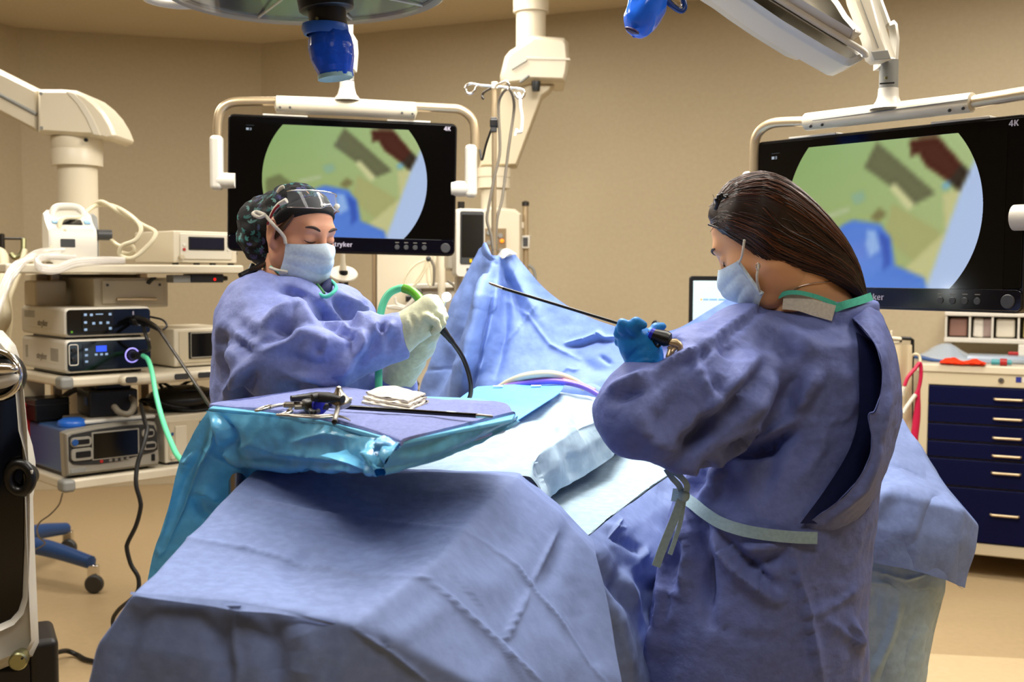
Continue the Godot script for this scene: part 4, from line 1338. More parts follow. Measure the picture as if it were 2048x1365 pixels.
	wpart(t, "breathing_hose", sh().tube(bend(spots([[864, 662, d - 0.26], [861, 672, d - 0.26], [858, 680, d - 0.26], [864, 684, d - 0.26], [868, 676, d - 0.26]]), 4), 0.009, 8).done(), M.grey_dark)
	wpart(t, "breathing_hose", sh().tube(bend(spots([[820, 690, d - 0.26], [838, 702, d - 0.26], [852, 701, d - 0.26], [866, 692, d - 0.26], [870, 670, d - 0.26], [868, 650, d - 0.26]]), 4), 0.006, 8).done(), M.cable_grey)
	wpart(t, "chain", sh().tube(bend(spots([[830, 750, d - 0.2], [826, 762, d - 0.2], [834, 768, d - 0.2], [828, 776, d - 0.2], [834, 784, d - 0.2], [828, 790, d - 0.2], [824, 800, d - 0.2]]), 3), 0.01, 6).done(), M.grey_dark)
	wpart(t, "hanging_cable", sh().tube(bend(spots([[824, 640, d - 0.24], [828, 700, d - 0.24], [824, 760, d - 0.24], [790, 790, d - 0.24], [770, 830, d - 0.24]]), 4), 0.006, 8).done(), M.cable_white)
	# disc on a post
	d = 4.2
	c = spot(687, 548, d)
	t = thing("disc_stand", "pale round disc on a black post standing below the big monitor", "stand", Vector3(c.x, 0, c.z))
	part(t, "post", sh().lathe([[0.017, c.y + 0.012], [0.019, c.y - 0.02], [0.019, 0.03], [0.14, 0.02], [0.15, 0.0]], Transform3D(), 20).done(), M.black)
	part(t, "post_strip", sh().box(Vector3(0.011, 1.2, 0.006), 0.002, at(0, c.y - 0.63, 0.018)).done(), M.steel)
	part(t, "disc", sh().lathe([[0.0, 0.004], [0.052, 0.004], [0.055, 0.0], [0.052, -0.005], [0.0, -0.005]], turned(0, c.y, 0, 32, 0, -8), 32).done(), M.offwhite)
	part(t, "neck", sh().lathe([[0.016, 0.0], [0.013, 0.025], [0.009, 0.045], [0.009, 0.12]], at(-0.002, c.y, -0.002), 16).done(), M.cream)
	# small computer display
	d = 4.2
	c = spot(1452, 632, d)
	t = thing("computer_display", "small black-framed computer display showing a pale blue page beyond the drape", "computer display", Vector3(c.x, 0, c.z), -4)
	part(t, "frame", face_rect(0.32, 0.27, 0.012, 0.03, at(0.02, c.y + 0.016, -0.015)).done(), M.black)
	var scr := glow("pale blue page", Color(0.68, 0.77, 0.80), 0.42)
	part(t, "screen", face_rect(0.292, 0.242, 0.002, 0.003, at(0.02, c.y + 0.012, 0.001)).done(), scr)
	part(t, "screen_icon", face_rect(0.008, 0.008, 0.003, 0.001, at(-0.095, c.y + 0.062, 0.003)).done(), glow("amber icon", Color(0.9, 0.62, 0.35), 0.5))
	for q in [[-0.078, 0.02], [-0.05, 0.03], [-0.012, 0.036]]:
		part(t, "screen_text", face_rect(q[1], 0.006, 0.001, 0.001, at(q[0], c.y + 0.062, 0.003)).done(), glow("blue text", Color(0.42, 0.58, 0.74), 0.5))
	part(t, "stand", sh().tube([Vector3(0.02, c.y - 0.1, -0.03), Vector3(0.02, 0.02, -0.03)], 0.02, 10).done(), M.grey_dark)
	part(t, "base", sh().lathe([[0.0, 0.05], [0.2, 0.02], [0.2, 0.0], [0.0, 0.0]], at(0.02, 0, -0.03), 20).done(), M.grey_dark)


# ---------------------------------------------------------------- the two big screens
func inside(p: Vector2, poly: PackedVector2Array) -> bool:
	return Geometry2D.is_point_in_polygon(p, poly)


func scope_picture() -> ImageTexture:
	var w := 208
	var h := 116
	var im := Image.create(w, h, false, Image.FORMAT_RGB8)
	var polys := [
		[Color8(176, 178, 118), [[712, 352], [790, 400], [752, 442], [700, 400]]],
		[Color8(206, 204, 146), [[790, 345], [850, 330], [860, 480], [700, 480], [745, 440], [795, 398]]],
		[Color8(112, 114, 82), [[684, 259], [664, 294], [749, 356], [779, 342], [700, 272]]],
		[Color8(214, 214, 158), [[706, 328], [716, 322], [748, 356], [738, 366]]],
		[Color8(134, 130, 84), [[676, 372], [690, 356], [704, 366], [690, 378]]],
		[Color8(82, 44, 34), [[737, 262], [780, 262], [817, 305], [797, 327], [763, 302], [751, 282], [740, 287]]],
		[Color8(60, 50, 40), [[797, 327], [817, 305], [828, 316], [814, 344]]],
		[Color8(130, 180, 196), [[788, 330], [800, 326], [802, 336], [790, 340]]],
		[Color8(186, 206, 242), [[836, 298], [816, 343], [768, 480], [870, 480], [870, 290]]],
		[Color8(92, 134, 222), [[630, 378], [648, 372], [693, 381], [711, 402], [719, 443], [766, 463], [770, 480], [600, 480], [600, 400]]],
		[Color8(150, 186, 240), [[672, 388], [686, 390], [694, 420], [676, 430], [670, 410]]],
		[Color8(64, 96, 190), [[690, 390], [708, 404], [712, 440], [700, 452], [698, 420]]],
		[Color8(150, 182, 150), [[642, 334], [664, 328], [668, 344], [650, 350]]],
		[Color8(120, 128, 84), [[534, 360], [560, 350], [590, 372], [560, 400], [536, 400]]],
		[Color8(188, 200, 158), [[596, 362], [640, 352], [642, 358], [600, 368]]],
	]
	var packed := []
	for p in polys:
		var a := PackedVector2Array()
		for q in p[1]:
			a.append(Vector2(q[0], q[1]))
		packed.append(a)
	for y in h:
		for x in w:
			var px := 490.0 + 391.0 * x / w
			var py := 258.0 + 220.0 * y / h + (px - 686.0) * 0.033
			var f := clampf((px - 520.0) / 300.0, 0.0, 1.0)
			var g := clampf((py - 258.0) / 220.0, 0.0, 1.0)
			var c := Color8(146, 178, 112).lerp(Color8(178, 200, 140), f).lerp(Color8(178, 184, 122), g * 0.8)
			for k in polys.size():
				if inside(Vector2(px, py), packed[k]):
					c = polys[k][0]
			im.set_pixel(x, y, c)
	im.resize(w * 5 / 15, h * 5 / 15, Image.INTERPOLATE_LANCZOS)
	for k in 4:
		im.resize(im.get_width() * 2, im.get_height() * 2, Image.INTERPOLATE_BILINEAR)
	im.resize(w * 5, h * 5, Image.INTERPOLATE_BILINEAR)
	var big_w := w * 5
	var big_h := h * 5
	var r := 161.0 / 391.0 * big_w
	var mid := 199.0 / 391.0 * big_w
	for y in big_h:
		var dy := y - big_h * 0.48
		var half := sqrt(maxf(r * r - dy * dy, 0.0))
		im.fill_rect(Rect2i(0, y, int(mid - half), 1), Color(0.004, 0.004, 0.006))
		im.fill_rect(Rect2i(int(mid + half), y, big_w, 1), Color(0.004, 0.004, 0.006))
	var ink := Color(0.7, 0.75, 0.8)
	im.fill_rect(Rect2i(18, 24, 14, 12), ink)
	for q in [[36, 24, 9, 2], [43, 24, 2, 12], [36, 29, 9, 2], [36, 34, 9, 2]]:
		im.fill_rect(Rect2i(q[0], q[1], q[2], q[3]), ink)
	for k in 7:
		im.fill_rect(Rect2i(18 + k * 6, 10, 4, 3), Color(0.3, 0.33, 0.36))
	return ImageTexture.create_from_image(im)


func big_monitor(label: String, c: Vector3, turn: float, pic: Material) -> Node3D:
	var t := thing("surgical_monitor", label, "monitor", c, turn, "wide surgical monitors on ceiling yokes")
	var w := 0.778
	var h := 0.462
	part(t, "case", face_rect(w, h, 0.02, 0.05, at(0, 0, -0.027)).done(), M.bezel)
	part(t, "back_cover", sh().box(Vector3(w * 0.8, h * 0.75, 0.04), 0.015, at(0, 0.01, -0.068)).done(), M.offwhite)
	part(t, "front_glass", face_rect(w - 0.012, h - 0.064, 0.008, 0.004, at(0, 0.025, -0.001)).done(), M.black_gloss)
	var sc := MeshInstance3D.new()
	sc.name = "screen"
	var q := QuadMesh.new()
	q.size = Vector2(0.682, 0.38)
	sc.mesh = q
	sc.material_override = pic
	sc.position = Vector3(0, 0.012, 0.0016)
	t.add_child(sc)
	var bar := part(t, "control_bar", face_rect(w - 0.004, 0.052, 0.014, 0.006, at(0, -0.2, -0.0005)).done(), M.navy_gloss)
	part(bar, "lettering", letters("stryker", 0.0155), M.letter_pale, at(-0.004, -0.2, 0.003)).set_meta("label", "pale maker lettering on the bottom bar")
	for k in 4:
		var key := part(bar, "button", disc(0.0085, 0.004, at(0.186 + k * 0.0315, -0.204, 0.003)).done(), M.grey_dark)
		part(key, "button_caption", face_rect(0.014, 0.0025, 0.0005, 0.0006, at(0.186 + k * 0.0315, -0.188, 0.003)).done(), M.lettering)
	part(bar, "dial", disc(0.017, 0.006, at(0.355, -0.203, 0.003)).done(), M.grey_dark)
	part(t, "corner_mark", letters("4K", 0.015), M.letter_pale, at(w / 2 - 0.035, h / 2 - 0.019, 0.0015))
	for x in [-0.2, 0.22]:
		part(t, "top_clip", sh().box(Vector3(0.15, 0.006, 0.04), 0.002, at(x, h / 2 + 0.002, -0.02)).done(), M.white)
	return t


func monitors() -> void:
	var pic := mat("scope picture", Color(0.01, 0.01, 0.01), 0.1)
	pic.emission_enabled = true
	pic.emission = Color.WHITE
	pic.emission_operator = BaseMaterial3D.EMISSION_OP_MULTIPLY
	pic.emission_texture = scope_picture()
	pic.emission_energy_multiplier = 0.85
	# the one behind the surgeon
	var c := spot(687.5, 373, 3.815)
	var t := big_monitor("wide monitor showing a round scope picture, behind the person in the patterned cap", c, 9.5, pic)
	t.rotation_degrees.z = -1.0
	var dd := func_depth(435, 3.76, 950, 3.89)
	var bar := wpart(t, "yoke_bar", sh().tube(spots([[553, 209, 3.79], [690, 214, 3.825], [830, 222, 3.86]]), 0.03, 14).done(), M.cream)
	for p in [[560, 215], [580, 215], [804, 226], [825, 228]]:
		wpart(bar, "screw", disc(0.004, 0.004, Transform3D(Basis(), spot(p[0], p[1], depth_at(p[0], dd) - 0.03))).done(), M.grey_dark)
	wpart(t, "yoke_tube", sh().tube(bend(spots([[556, 203, 3.79], [500, 203, 3.775], [462, 206, 3.766], [442, 220, 3.762], [436, 245, 3.76], [435, 280, 3.76]]), 4), 0.016, 12).done(), M.steel_warm)
	wpart(t, "yoke_tube", sh().tube(bend(spots([[826, 214, 3.86], [890, 217, 3.875], [920, 220, 3.882], [942, 236, 3.888], [949, 260, 3.89], [950, 300, 3.89]]), 4), 0.016, 12).done(), M.steel_warm)
	for s in [[434, 326, 454, 362, 3.76], [942, 343, 920, 378, 3.89]]:
		var y := wpart(t, "side_arm", sh().box(Vector3(0.043, 0.185, 0.05), 0.016, Transform3D(Basis(), spot(s[0], s[1], s[4])), true).done(), M.white)
		wpart(y, "pivot", sh().lathe([[0.0, -0.03], [0.026, -0.03], [0.028, 0.0], [0.026, 0.03], [0.0, 0.03]], Transform3D(Basis(Vector3.BACK, PI / 2), spot(s[2], s[3], s[4])), 20).done(), M.white)
	var n := spot(694, 196, 3.83)
	wpart(t, "swivel_neck", sh().lathe([[0.05, -0.01], [0.032, 0.012], [0.026, 0.035], [0.024, 0.06]], Transform3D(Basis(), n), 24).done(), M.white)
	var col := wpart(t, "swivel_collar", sh().lathe([[0.024, 0.02], [0.024, 0.125]], Transform3D(Basis(), n), 24).done(), M.grey)
	wpart(col, "collar_line", sh().lathe([[0.0245, 0.056], [0.0245, 0.059]], Transform3D(Basis(), n), 24).done(), M.navy)
	wpart(t, "spring_arm", slab([[684, -260], [712, -260], [703, 0], [702, 62], [711, 76], [713, 100], [710, 140], [684, 142], [682, 60], [676, 0]], 3.81, 0.06, 0.012), M.white)
	var up := spot(698, -220, 3.84)
	wpart(t, "ceiling_mount", sh().lathe([[0.04, up.y - 0.05], [0.04, 2.96], [0.12, 2.97], [0.12, 3.0]], at(up.x, 0, up.z), 24).done(), M.white)
	# the one behind the woman with long hair
	c = Vector3(0.9375, 1.598, -2.857)
	t = big_monitor("wide monitor showing a round scope picture, behind the woman with long brown hair", c, -50.0, pic)
	dd = func_depth(1512, 3.148, 2033, 2.567)
	bar = wpart(t, "yoke_bar", sh().tube(spots([[1614, 244, depth_at(1614, dd)], [1780, 224, depth_at(1780, dd)], [1945, 205, depth_at(1945, dd)]]), 0.024, 14).done(), M.cream)
	wpart(bar, "seam", sh().tube(spots([[1625, 241, depth_at(1625, dd) - 0.027], [1935, 199, depth_at(1935, dd) - 0.027]]), 0.0016, 6).done(), M.grey)
	for p in [[1621, 253], [1644, 250], [1899, 221], [1926, 217]]:
		wpart(bar, "screw", disc(0.004, 0.004, Transform3D(Basis(), spot(p[0], p[1], depth_at(p[0], dd) - 0.026))).done(), M.grey_dark)
	var left := []
	for p in [[1617, 243], [1575, 244], [1545, 247], [1524, 258], [1512, 276], [1509, 300], [1508, 360]]:
		left.append(spot(p[0], p[1], depth_at(p[0], dd)))
	wpart(t, "yoke_tube", sh().tube(bend(left, 4), 0.014, 12).done(), M.steel_warm)
	var right := []
	for p in [[1940, 205], [2000, 195], [2060, 186], [2100, 190], [2120, 215], [2125, 260], [2125, 330]]:
		right.append(spot(p[0], p[1], depth_at(p[0], dd)))
	wpart(t, "yoke_tube", sh().tube(bend(right, 4), 0.016, 12).done(), M.steel_warm)
	var tb := Transform3D(Basis(Vector3.UP, deg_to_rad(-50)), spot(1501, 410, 3.17))
	var y := wpart(t, "side_arm", sh().box(Vector3(0.04, 0.19, 0.05), 0.014, tb, true).done(), M.white)
	wpart(y, "pivot", sh().lathe([[0.0, -0.03], [0.026, -0.03], [0.026, 0.04], [0.0, 0.04]], tb * turned(0.03, -0.05, 0, 0, 0, 90), 20).done(), M.white)
	tb = Transform3D(Basis(Vector3.UP, deg_to_rad(-50)), spot(2098, 460, 2.5))
	y = wpart(t, "side_arm", sh().box(Vector3(0.05, 0.34, 0.05), 0.014, tb, true).done(), M.white)
	wpart(y, "pivot", sh().lathe([[0.0, -0.04], [0.03, -0.04], [0.03, 0.04], [0.0, 0.04]], tb * turned(-0.04, 0.03, 0, 0, 0, 90), 20).done(), M.white)
	wpart(t, "label_sheet", leaf_slab([[2025, 470], [2046, 480], [2058, 490], [2058, 604], [2027, 592]], [2040, 540], 2.6, -50.0, 0.004, 0.001), M.white)
	for k in 8:
		wpart(t, "label_line", leaf_slab([[2029 + (k % 3), 484 + k * 12], [2041, 488 + k * 12], [2041, 493 + k * 12], [2029 + (k % 3), 489 + k * 12]], [2040, 540], 2.6, -50.0, 0.002, 0.0, 0.002), M.grey_dark)
	n = spot(1776, 209, depth_at(1776, dd))
	wpart(t, "swivel_neck", sh().lathe([[0.045, -0.012], [0.03, 0.008], [0.026, 0.02], [0.0245, 0.04]], Transform3D(Basis(), n), 24).done(), M.white)
	col = wpart(t, "swivel_collar", sh().lathe([[0.0235, 0.02], [0.0235, 0.11]], Transform3D(Basis(), n), 24).done(), M.grey)
	wpart(col, "collar_line", slab([[1760, 166], [1789, 164], [1789, 167], [1760, 169]], 2.78, 0.003, 0.0), M.black)
	wpart(col, "collar_screw", disc(0.004, 0.004, Transform3D(Basis(), spot(1772, 156, 2.786))).done(), M.brass)
	var sa := wpart(t, "spring_arm", slab([[1655, -230], [1700, -230], [1747, 0], [1767, 73], [1785, 117], [1772, 122], [1752, 124], [1741, 116], [1734, 79], [1704, 2]], 2.77, 0.05, 0.008), M.offwhite)
	wpart(sa, "arm_groove", sh().tube(spots([[1721, 0, 2.769], [1757, 96, 2.769]]), 0.0012, 6).done(), M.grey)
	wpart(sa, "arm_label", slab([[1743, 103], [1776, 100], [1782, 117], [1750, 120]], 2.766, 0.006, 0.001), M.grey)
	wpart(t, "arm_bracket", slab([[1668, -230], [1716, -230], [1769, 0], [1784, 41], [1791, 38], [1798, 46], [1802, 76], [1800, 110], [1797, 136], [1757, 136], [1757, 122], [1782, 112]], 2.815, 0.05, 0.01), M.white)
	up = spot(1678, -210, 2.82)
	wpart(t, "ceiling_mount", sh().lathe([[0.045, up.y - 0.06], [0.045, 2.96], [0.13, 2.97], [0.13, 3.0]], at(up.x, 0, up.z), 24).done(), M.white)


func func_depth(x1: float, d1: float, x2: float, d2: float) -> Array:
	return [x1, 1.0 / d1, (1.0 / d2 - 1.0 / d1) / (x2 - x1)]


func depth_at(x: float, a: Array) -> float:
	return 1.0 / (a[1] + (x - a[0]) * a[2])


# ---------------------------------------------------------------- lamps over the table, switched off
func lamps_overhead() -> void:
	var d := 2.75
	var c := spot(612, -30, d)
	var t := thing("surgical_light", "round surgical light head with a black handle in a blue sleeve above the left monitor", "surgical light", c, 0.0, "surgical lights over the table")
	var tilt := turned(0, 0, 0, 0, 0, 1.5)
	part(t, "housing", sh().lathe([[0.0, 0.13], [0.12, 0.125], [0.27, 0.08], [0.345, 0.03], [0.36, 0.005], [0.358, -0.01], [0.345, -0.014]], tilt, 56).done(), M.white)
	part(t, "rim", sh().lathe([[0.346, -0.006], [0.346, -0.02], [0.338, -0.024], [0.325, -0.016], [0.322, -0.006]], tilt, 56).done(), M.silver)
	var face := part(t, "reflector", sh().lathe([[0.325, -0.01], [0.2, 0.008], [0.07, 0.012], [0.0, 0.012]], tilt, 56).done(), mat("grey reflector", Color(0.5, 0.5, 0.48), 0.18, 0.85))
	for k in 8:
		var a := TAU * k / 8 + 0.2
		part(face, "reflector_rib", sh().tube([tilt * Vector3(cos(a) * 0.08, 0.004, sin(a) * 0.08), tilt * Vector3(cos(a) * 0.325, -0.012, sin(a) * 0.325)], 0.004, 6).done(), M.offwhite)
	part(t, "cover_glass", sh().lathe([[0.33, -0.02], [0.2, -0.016], [0.06, -0.014]], tilt, 56).done(), M.lens)
	part(t, "rim_handle", sh().tube(bend([Vector3(-0.31, -0.01, 0.12), Vector3(-0.38, -0.02, 0.06), Vector3(-0.40, -0.025, -0.04), Vector3(-0.36, -0.02, -0.12), Vector3(-0.3, -0.01, -0.16)], 5), 0.012, 10).done(), M.white)
	var top := spot(650, -6, d)
	var end := spot(670, 150, d)
	var axis := (end - top).normalized()
	var b := Basis(axis.cross(Vector3.BACK).normalized(), -axis, Vector3.BACK).orthonormalized()
	var hx := Transform3D(b, top - c)
	part(t, "handle_collar", sh().lathe([[0.0, 0.06], [0.066, 0.05], [0.069, 0.0], [0.067, -0.03], [0.062, -0.034], [0.0, -0.034]], hx, 32).done(), M.black)
	var neck := part(t, "handle_neck", sh().lathe([[0.047, -0.02], [0.046, -0.07], [0.042, -0.075], [0.0, -0.075]], hx, 28).done(), M.black)
	part(neck, "screw", disc(0.004, 0.004, Transform3D(Basis(), spot(634, 37, d - 0.046) - c)).done(), M.brass)
	part(t, "sleeve_flange", sh().lathe([[0.046, -0.066], [0.056, -0.068], [0.058, -0.08], [0.052, -0.093], [0.046, -0.094]], hx * turned(0, 0, 0, 0, 0, 7), 36).done(), mat("light blue flange", Color(0.16, 0.40, 0.78), 0.35))
	part(t, "handle_sleeve", sh().lathe([[0.047, -0.086], [0.052, -0.1], [0.056, -0.12], [0.054, -0.15], [0.048, -0.172], [0.043, -0.185], [0.0425, -0.196]], hx, 40).ripple(0.007, 26.0, 4, 2, Vector3(1, 0.25, 1)).done(), M.blue_bag)
	part(t, "sleeve_end", sh().lathe([[0.043, -0.19], [0.0432, -0.2], [0.040, -0.197], [0.0, -0.193]], hx, 32).done(), mat("pale sleeve end", Color(0.55, 0.70, 0.72), 0.4))
	var arm := [Vector3(0.0, 0.12, 0), Vector3(-0.05, 0.3, 0.05), Vector3(-0.1, 0.52, 0.1)]
	part(t, "suspension_arm", sh().tube(bend(arm, 4), 0.035, 12).done(), M.white)
	var m: Vector3 = c + arm[2]
	part(t, "ceiling_mount", sh().lathe([[0.04, m.y - 0.05 - c.y], [0.04, 2.96 - c.y], [0.13, 2.97 - c.y], [0.13, 3.0 - c.y]], at(arm[2].x, 0, arm[2].z), 24).done(), M.white)
	# second lamp: long petals seen from the edge
	d = 2.6
	c = spot(1420, -90, d)
	t = thing("surgical_light", "petal-shaped white surgical light with a bright blue sleeved handle above the right monitor", "surgical light", c, 0.0, "surgical lights over the table")
	wpart(t, "petal", slab([[1330, -70], [1440, 0], [1470, 22], [1520, 56], [1588, 98], [1612, 107], [1630, 99], [1560, 55], [1484, 0], [1380, -80]], d + 0.12, 0.1, 0.012), M.offwhite)
	var pb := wpart(t, "petal", slab([[1380, -80], [1484, 0], [1560, 52], [1640, 100], [1690, 128], [1702, 130], [1728, 118], [1733, 112], [1716, 96], [1560, 0], [1430, -80]], d, 0.16, 0.014), M.white)
	wpart(pb, "petal_edge", sh().tube(bend(spots([[1430, -80, d], [1560, 0, d], [1640, 50, d], [1700, 86, d], [1728, 104, d], [1732, 114, d]]), 3), 0.008, 8).done(), M.white)
	wpart(t, "petal_gap", slab([[1430, -80], [1560, 0], [1640, 48], [1704, 84], [1714, 76], [1640, 35], [1575, 0], [1450, -80]], d + 0.06, 0.08, 0.004), M.grey_dark)
	wpart(t, "housing", slab([[1450, -80], [1570, 0], [1640, 42], [1704, 79], [1712, 78], [1728, 64], [1727, 56], [1700, 26], [1684, 0], [1620, -80]], d - 0.02, 0.2, 0.02), M.white)
	wpart(t, "hub", sh().ball(Vector3(0.2, 0.07, 0.16), Transform3D(Basis(), spot(1400, -110, d + 0.08)), 12).done(), M.white)
	wpart(t, "handle_stem", sh().tube(spots([[1345, -110, d + 0.05], [1306, -30, d]]), 0.03, 12).done(), M.black)
	wpart(t, "handle_sleeve", sh().tube(bend(spots([[1306, -40, d], [1296, 0, d], [1286, 30, d], [1278, 52, d], [1271, 68, d], [1268, 74, d]]), 3), [0.043, 0.044, 0.045, 0.0455, 0.046, 0.046, 0.045, 0.044, 0.043, 0.042, 0.041, 0.039, 0.037, 0.034, 0.03, 0.026, 0.022, 0.018, 0.013, 0.008, 0.003], 28).ripple(0.007, 28.0, 8, 2, Vector3(1, 0.4, 1)).done(), mat("bright blue sleeve", Color(0.13, 0.42, 0.93), 0.16))
	wpart(t, "handle_mark", sh().ball(Vector3(0.018, 0.006, 0.01), Transform3D(Basis(Vector3.BACK, -0.4), spot(1264, 61, d - 0.036)), 8).done(), mat("dark violet mark", Color(0.16, 0.08, 0.28), 0.4))
	wpart(t, "handle_guard", sh().tube(bend(spots([[1322, -20, d - 0.01], [1336, 4, d - 0.01], [1352, 18, d - 0.01], [1364, 22, d - 0.01], [1370, 14, d - 0.01], [1366, -2, d - 0.01], [1352, -24, d - 0.01]]), 4), 0.006, 8).done(), mat("blue guard", Color(0.05, 0.22, 0.5), 0.25))
	wpart(t, "guard_wire", sh().tube(bend(spots([[1334, -10, d - 0.005], [1348, 6, d - 0.005], [1360, 14, d - 0.005], [1364, 6, d - 0.005], [1356, -12, d - 0.005]]), 4), 0.003, 6).done(), M.chrome)
	m = spot(1430, -230, d + 0.1)
	wpart(t, "suspension_arm", sh().tube([spot(1410, -130, d + 0.08), m, Vector3(m.x, 2.97, m.z)], 0.035, 12).done(), M.white)
	wpart(t, "ceiling_mount", sh().lathe([[0.05, 2.9], [0.13, 2.97], [0.13, 3.0]], at(m.x, 0, m.z), 24).done(), M.white)


# ---------------------------------------------------------------- supplies at the right
func supply_side() -> void:
	var o := spot(1840, 727, 5.3)
	var turn := -24.6
	var b := Basis(Vector3.UP, deg_to_rad(turn))
	var w := 0.86
	var high := o.y
	var t := thing("supply_cart", "cream supply cart with navy blue drawers and slim metal handles by the wall", "supply cart", Vector3(o.x, 0, o.z), turn)
	part(t, "top", sh().box(Vector3(w + 0.02, 0.04, 0.52), 0.008, at(w / 2 - 0.005, high - 0.02, -0.25)).done(), M.cream)
	part(t, "carcass", sh().box(Vector3(w, high - 0.15, 0.48), 0.006, at(w / 2, (high - 0.04 + 0.115) / 2, -0.26)).done(), M.cream_dim)
	part(t, "frame_post", sh().box(Vector3(0.042, high - 0.16, 0.03), 0.004, at(0.022, (high - 0.04 + 0.12) / 2, -0.012)).done(), M.cream_dim)
	part(t, "top_rail", sh().box(Vector3(w - 0.04, 0.06, 0.03), 0.004, at(w / 2, high - 0.07, -0.013)).done(), M.cream_dim)
	part(t, "bottom_rail", sh().box(Vector3(w - 0.04, 0.055, 0.03), 0.004, at(w / 2, 0.147, -0.013)).done(), M.cream_dim)
	var lock := part(t, "lock", disc(0.013, 0.012, at(0.36, high - 0.066, 0.004)).done(), M.steel)
	part(lock, "lock_core", disc(0.005, 0.004, at(0.36, high - 0.068, 0.011)).done(), M.grey_dark)
	part(t, "blue_tag", face_rect(0.024, 0.026, 0.002, 0.002, at(0.435, high - 0.06, 0.003)).done(), mat("blue tag", Color(0.1, 0.15, 0.5), 0.5))
	part(t, "white_tag", face_rect(0.05, 0.026, 0.002, 0.002, at(0.475, high - 0.06, 0.003)).done(), M.white)
	part(t, "green_mark", face_rect(0.02, 0.01, 0.002, 0.001, at(0.475, high - 0.06, 0.0045)).done(), mat("green mark", Color(0.2, 0.4, 0.2), 0.6))
	var tops := [high - 0.1, high - 0.193, high - 0.283, high - 0.368, high - 0.45, high - 0.585, 0.176]
	for k in 6:
		var hh: float = tops[k] - tops[k + 1]
		var dr := part(t, "drawer", sh().box(Vector3(w - 0.075, hh - 0.007, 0.024), 0.005, at(w / 2 + 0.006, tops[k] - hh / 2, -0.004)).done(), M.navy)
		var hy: float = tops[k] - (0.055 if k < 5 else 0.12)
		part(dr, "handle", sh().tube([Vector3(0.335, hy, 0.012), Vector3(0.34, hy, 0.026), Vector3(0.45, hy, 0.026), Vector3(0.455, hy, 0.012)], 0.006, 8).done(), M.steel_warm)
	for x in [0.05, w - 0.05]:
		for z in [-0.06, -0.44]:
			part(t, "caster", sh().lathe([[0.0, -0.016], [0.048, -0.016], [0.055, -0.01], [0.055, 0.01], [0.048, 0.016], [0.0, 0.016]], turned(x, 0.055, z, 90), 18).done(), M.grey_dark)
			part(t, "caster_stem", sh().box(Vector3(0.05, 0.05, 0.05), 0.006, at(x, 0.105, z)).done(), M.grey)
	var on := func_place(o, b)
	# things lying on the cart
	t = thing("orange_cloth", "crumpled bright orange cloth lying at the front edge of the supply cart", "cloth", on * Vector3(0.19, 0.002, -0.03), turn)
	var rows := []
	for a in 9:
		var line := []
		for c in 17:
			var u := c / 16.0
			var v := a / 8.0
			line.append(Vector3((u - 0.5) * 0.2, 0.004 + 0.03 * sin(PI * u) * sin(PI * v) * (0.7 + 0.5 * sin(u * 9.0)), (v - 0.5) * 0.11))
		rows.append(line)
	part(t, "cloth", sh().grid(rows, 0.002).ripple(0.012, 30.0, 7).done(), M.orange)
	t = thing("plastic_bag", "blue-edged clear plastic bag lying peaked at the near corner of supply cart", "bag", on * Vector3(0.08, 0.002, -0.22), turn)
	rows = []
	for a in 9:
		var line := []
		for c in 19:
			var u := c / 18.0
			var v := a / 8.0
			line.append(Vector3((u - 0.45) * 0.44, 0.004 + sin(PI * v) * (0.065 * exp(-pow((u - 0.5) * 5.0, 2.0)) + 0.02 * sin(PI * u)), (v - 0.5) * 0.2))
		rows.append(line)
	part(t, "bag_body", sh().grid(rows, 0.0).ripple(0.01, 22.0, 8).done(), M.bag)
	part(t, "bag_edge", sh().tube(bend([Vector3(-0.21, 0.012, 0.08), Vector3(-0.12, 0.022, 0.1), Vector3(-0.02, 0.006, 0.1), Vector3(0.08, 0.006, 0.1)], 4), [0.004, 0.006, 0.008, 0.01, 0.011, 0.011, 0.01, 0.01, 0.01, 0.009, 0.008, 0.007, 0.006, 0.005, 0.004, 0.003], 8).done(), M.blue_paint)
	t = thing("clear_packet", "long clear plastic packet lying flat along the back of the supply cart top", "packet", on * Vector3(0.5, 0.002, -0.2), turn)
	part(t, "film", sh().box(Vector3(0.6, 0.035, 0.14), 0.015).ripple(0.0, 1.0).done(), M.bag, at(0, 0.02, 0))
	t = thing("red_capped_tube", "teal plastic tube with red cap lying beside the orange cloth", "tube", on * Vector3(0.345, 0.017, -0.03), turn)
	part(t, "tube", sh().lathe([[0.0, -0.07], [0.012, -0.068], [0.014, 0.02], [0.0, 0.02]], turned(-0.01, 0, 0, 0, 0, 90), 16).done(), mat("teal plastic", Color(0.25, 0.55, 0.58), 0.4))
	part(t, "cap", sh().lathe([[0.0, 0.0], [0.017, 0.0], [0.018, 0.03], [0.0, 0.032]], turned(0.038, 0, 0, 0, 0, 90), 16).done(), M.red)
	t = thing("white_carton", "flat white carton lying at the back of the supply cart", "carton", on * Vector3(0.56, 0.037, -0.27), turn)
	part(t, "carton", sh().box(Vector3(0.26, 0.05, 0.12), 0.004, at(0, 0.027, 0)).done(), M.white)
	t = thing("red_clip", "small red plastic clip lying next to the white carton", "clip", on * Vector3(0.41, 0.04, -0.22), turn)
	part(t, "clip", sh().box(Vector3(0.05, 0.016, 0.02), 0.006, at(0, 0.008, 0), true).done(), M.red)
	# bins on the wall
	var s := spot(1888, 684, 5.62)
	t = thing("bin_shelf", "white wall shelf with a row of open storage bins above the supply cart", "shelf", s, turn)
	part(t, "bottom_board", sh().box(Vector3(0.9, 0.024, 0.2), 0.005, at(0.45, 0.012, -0.08)).done(), M.white)
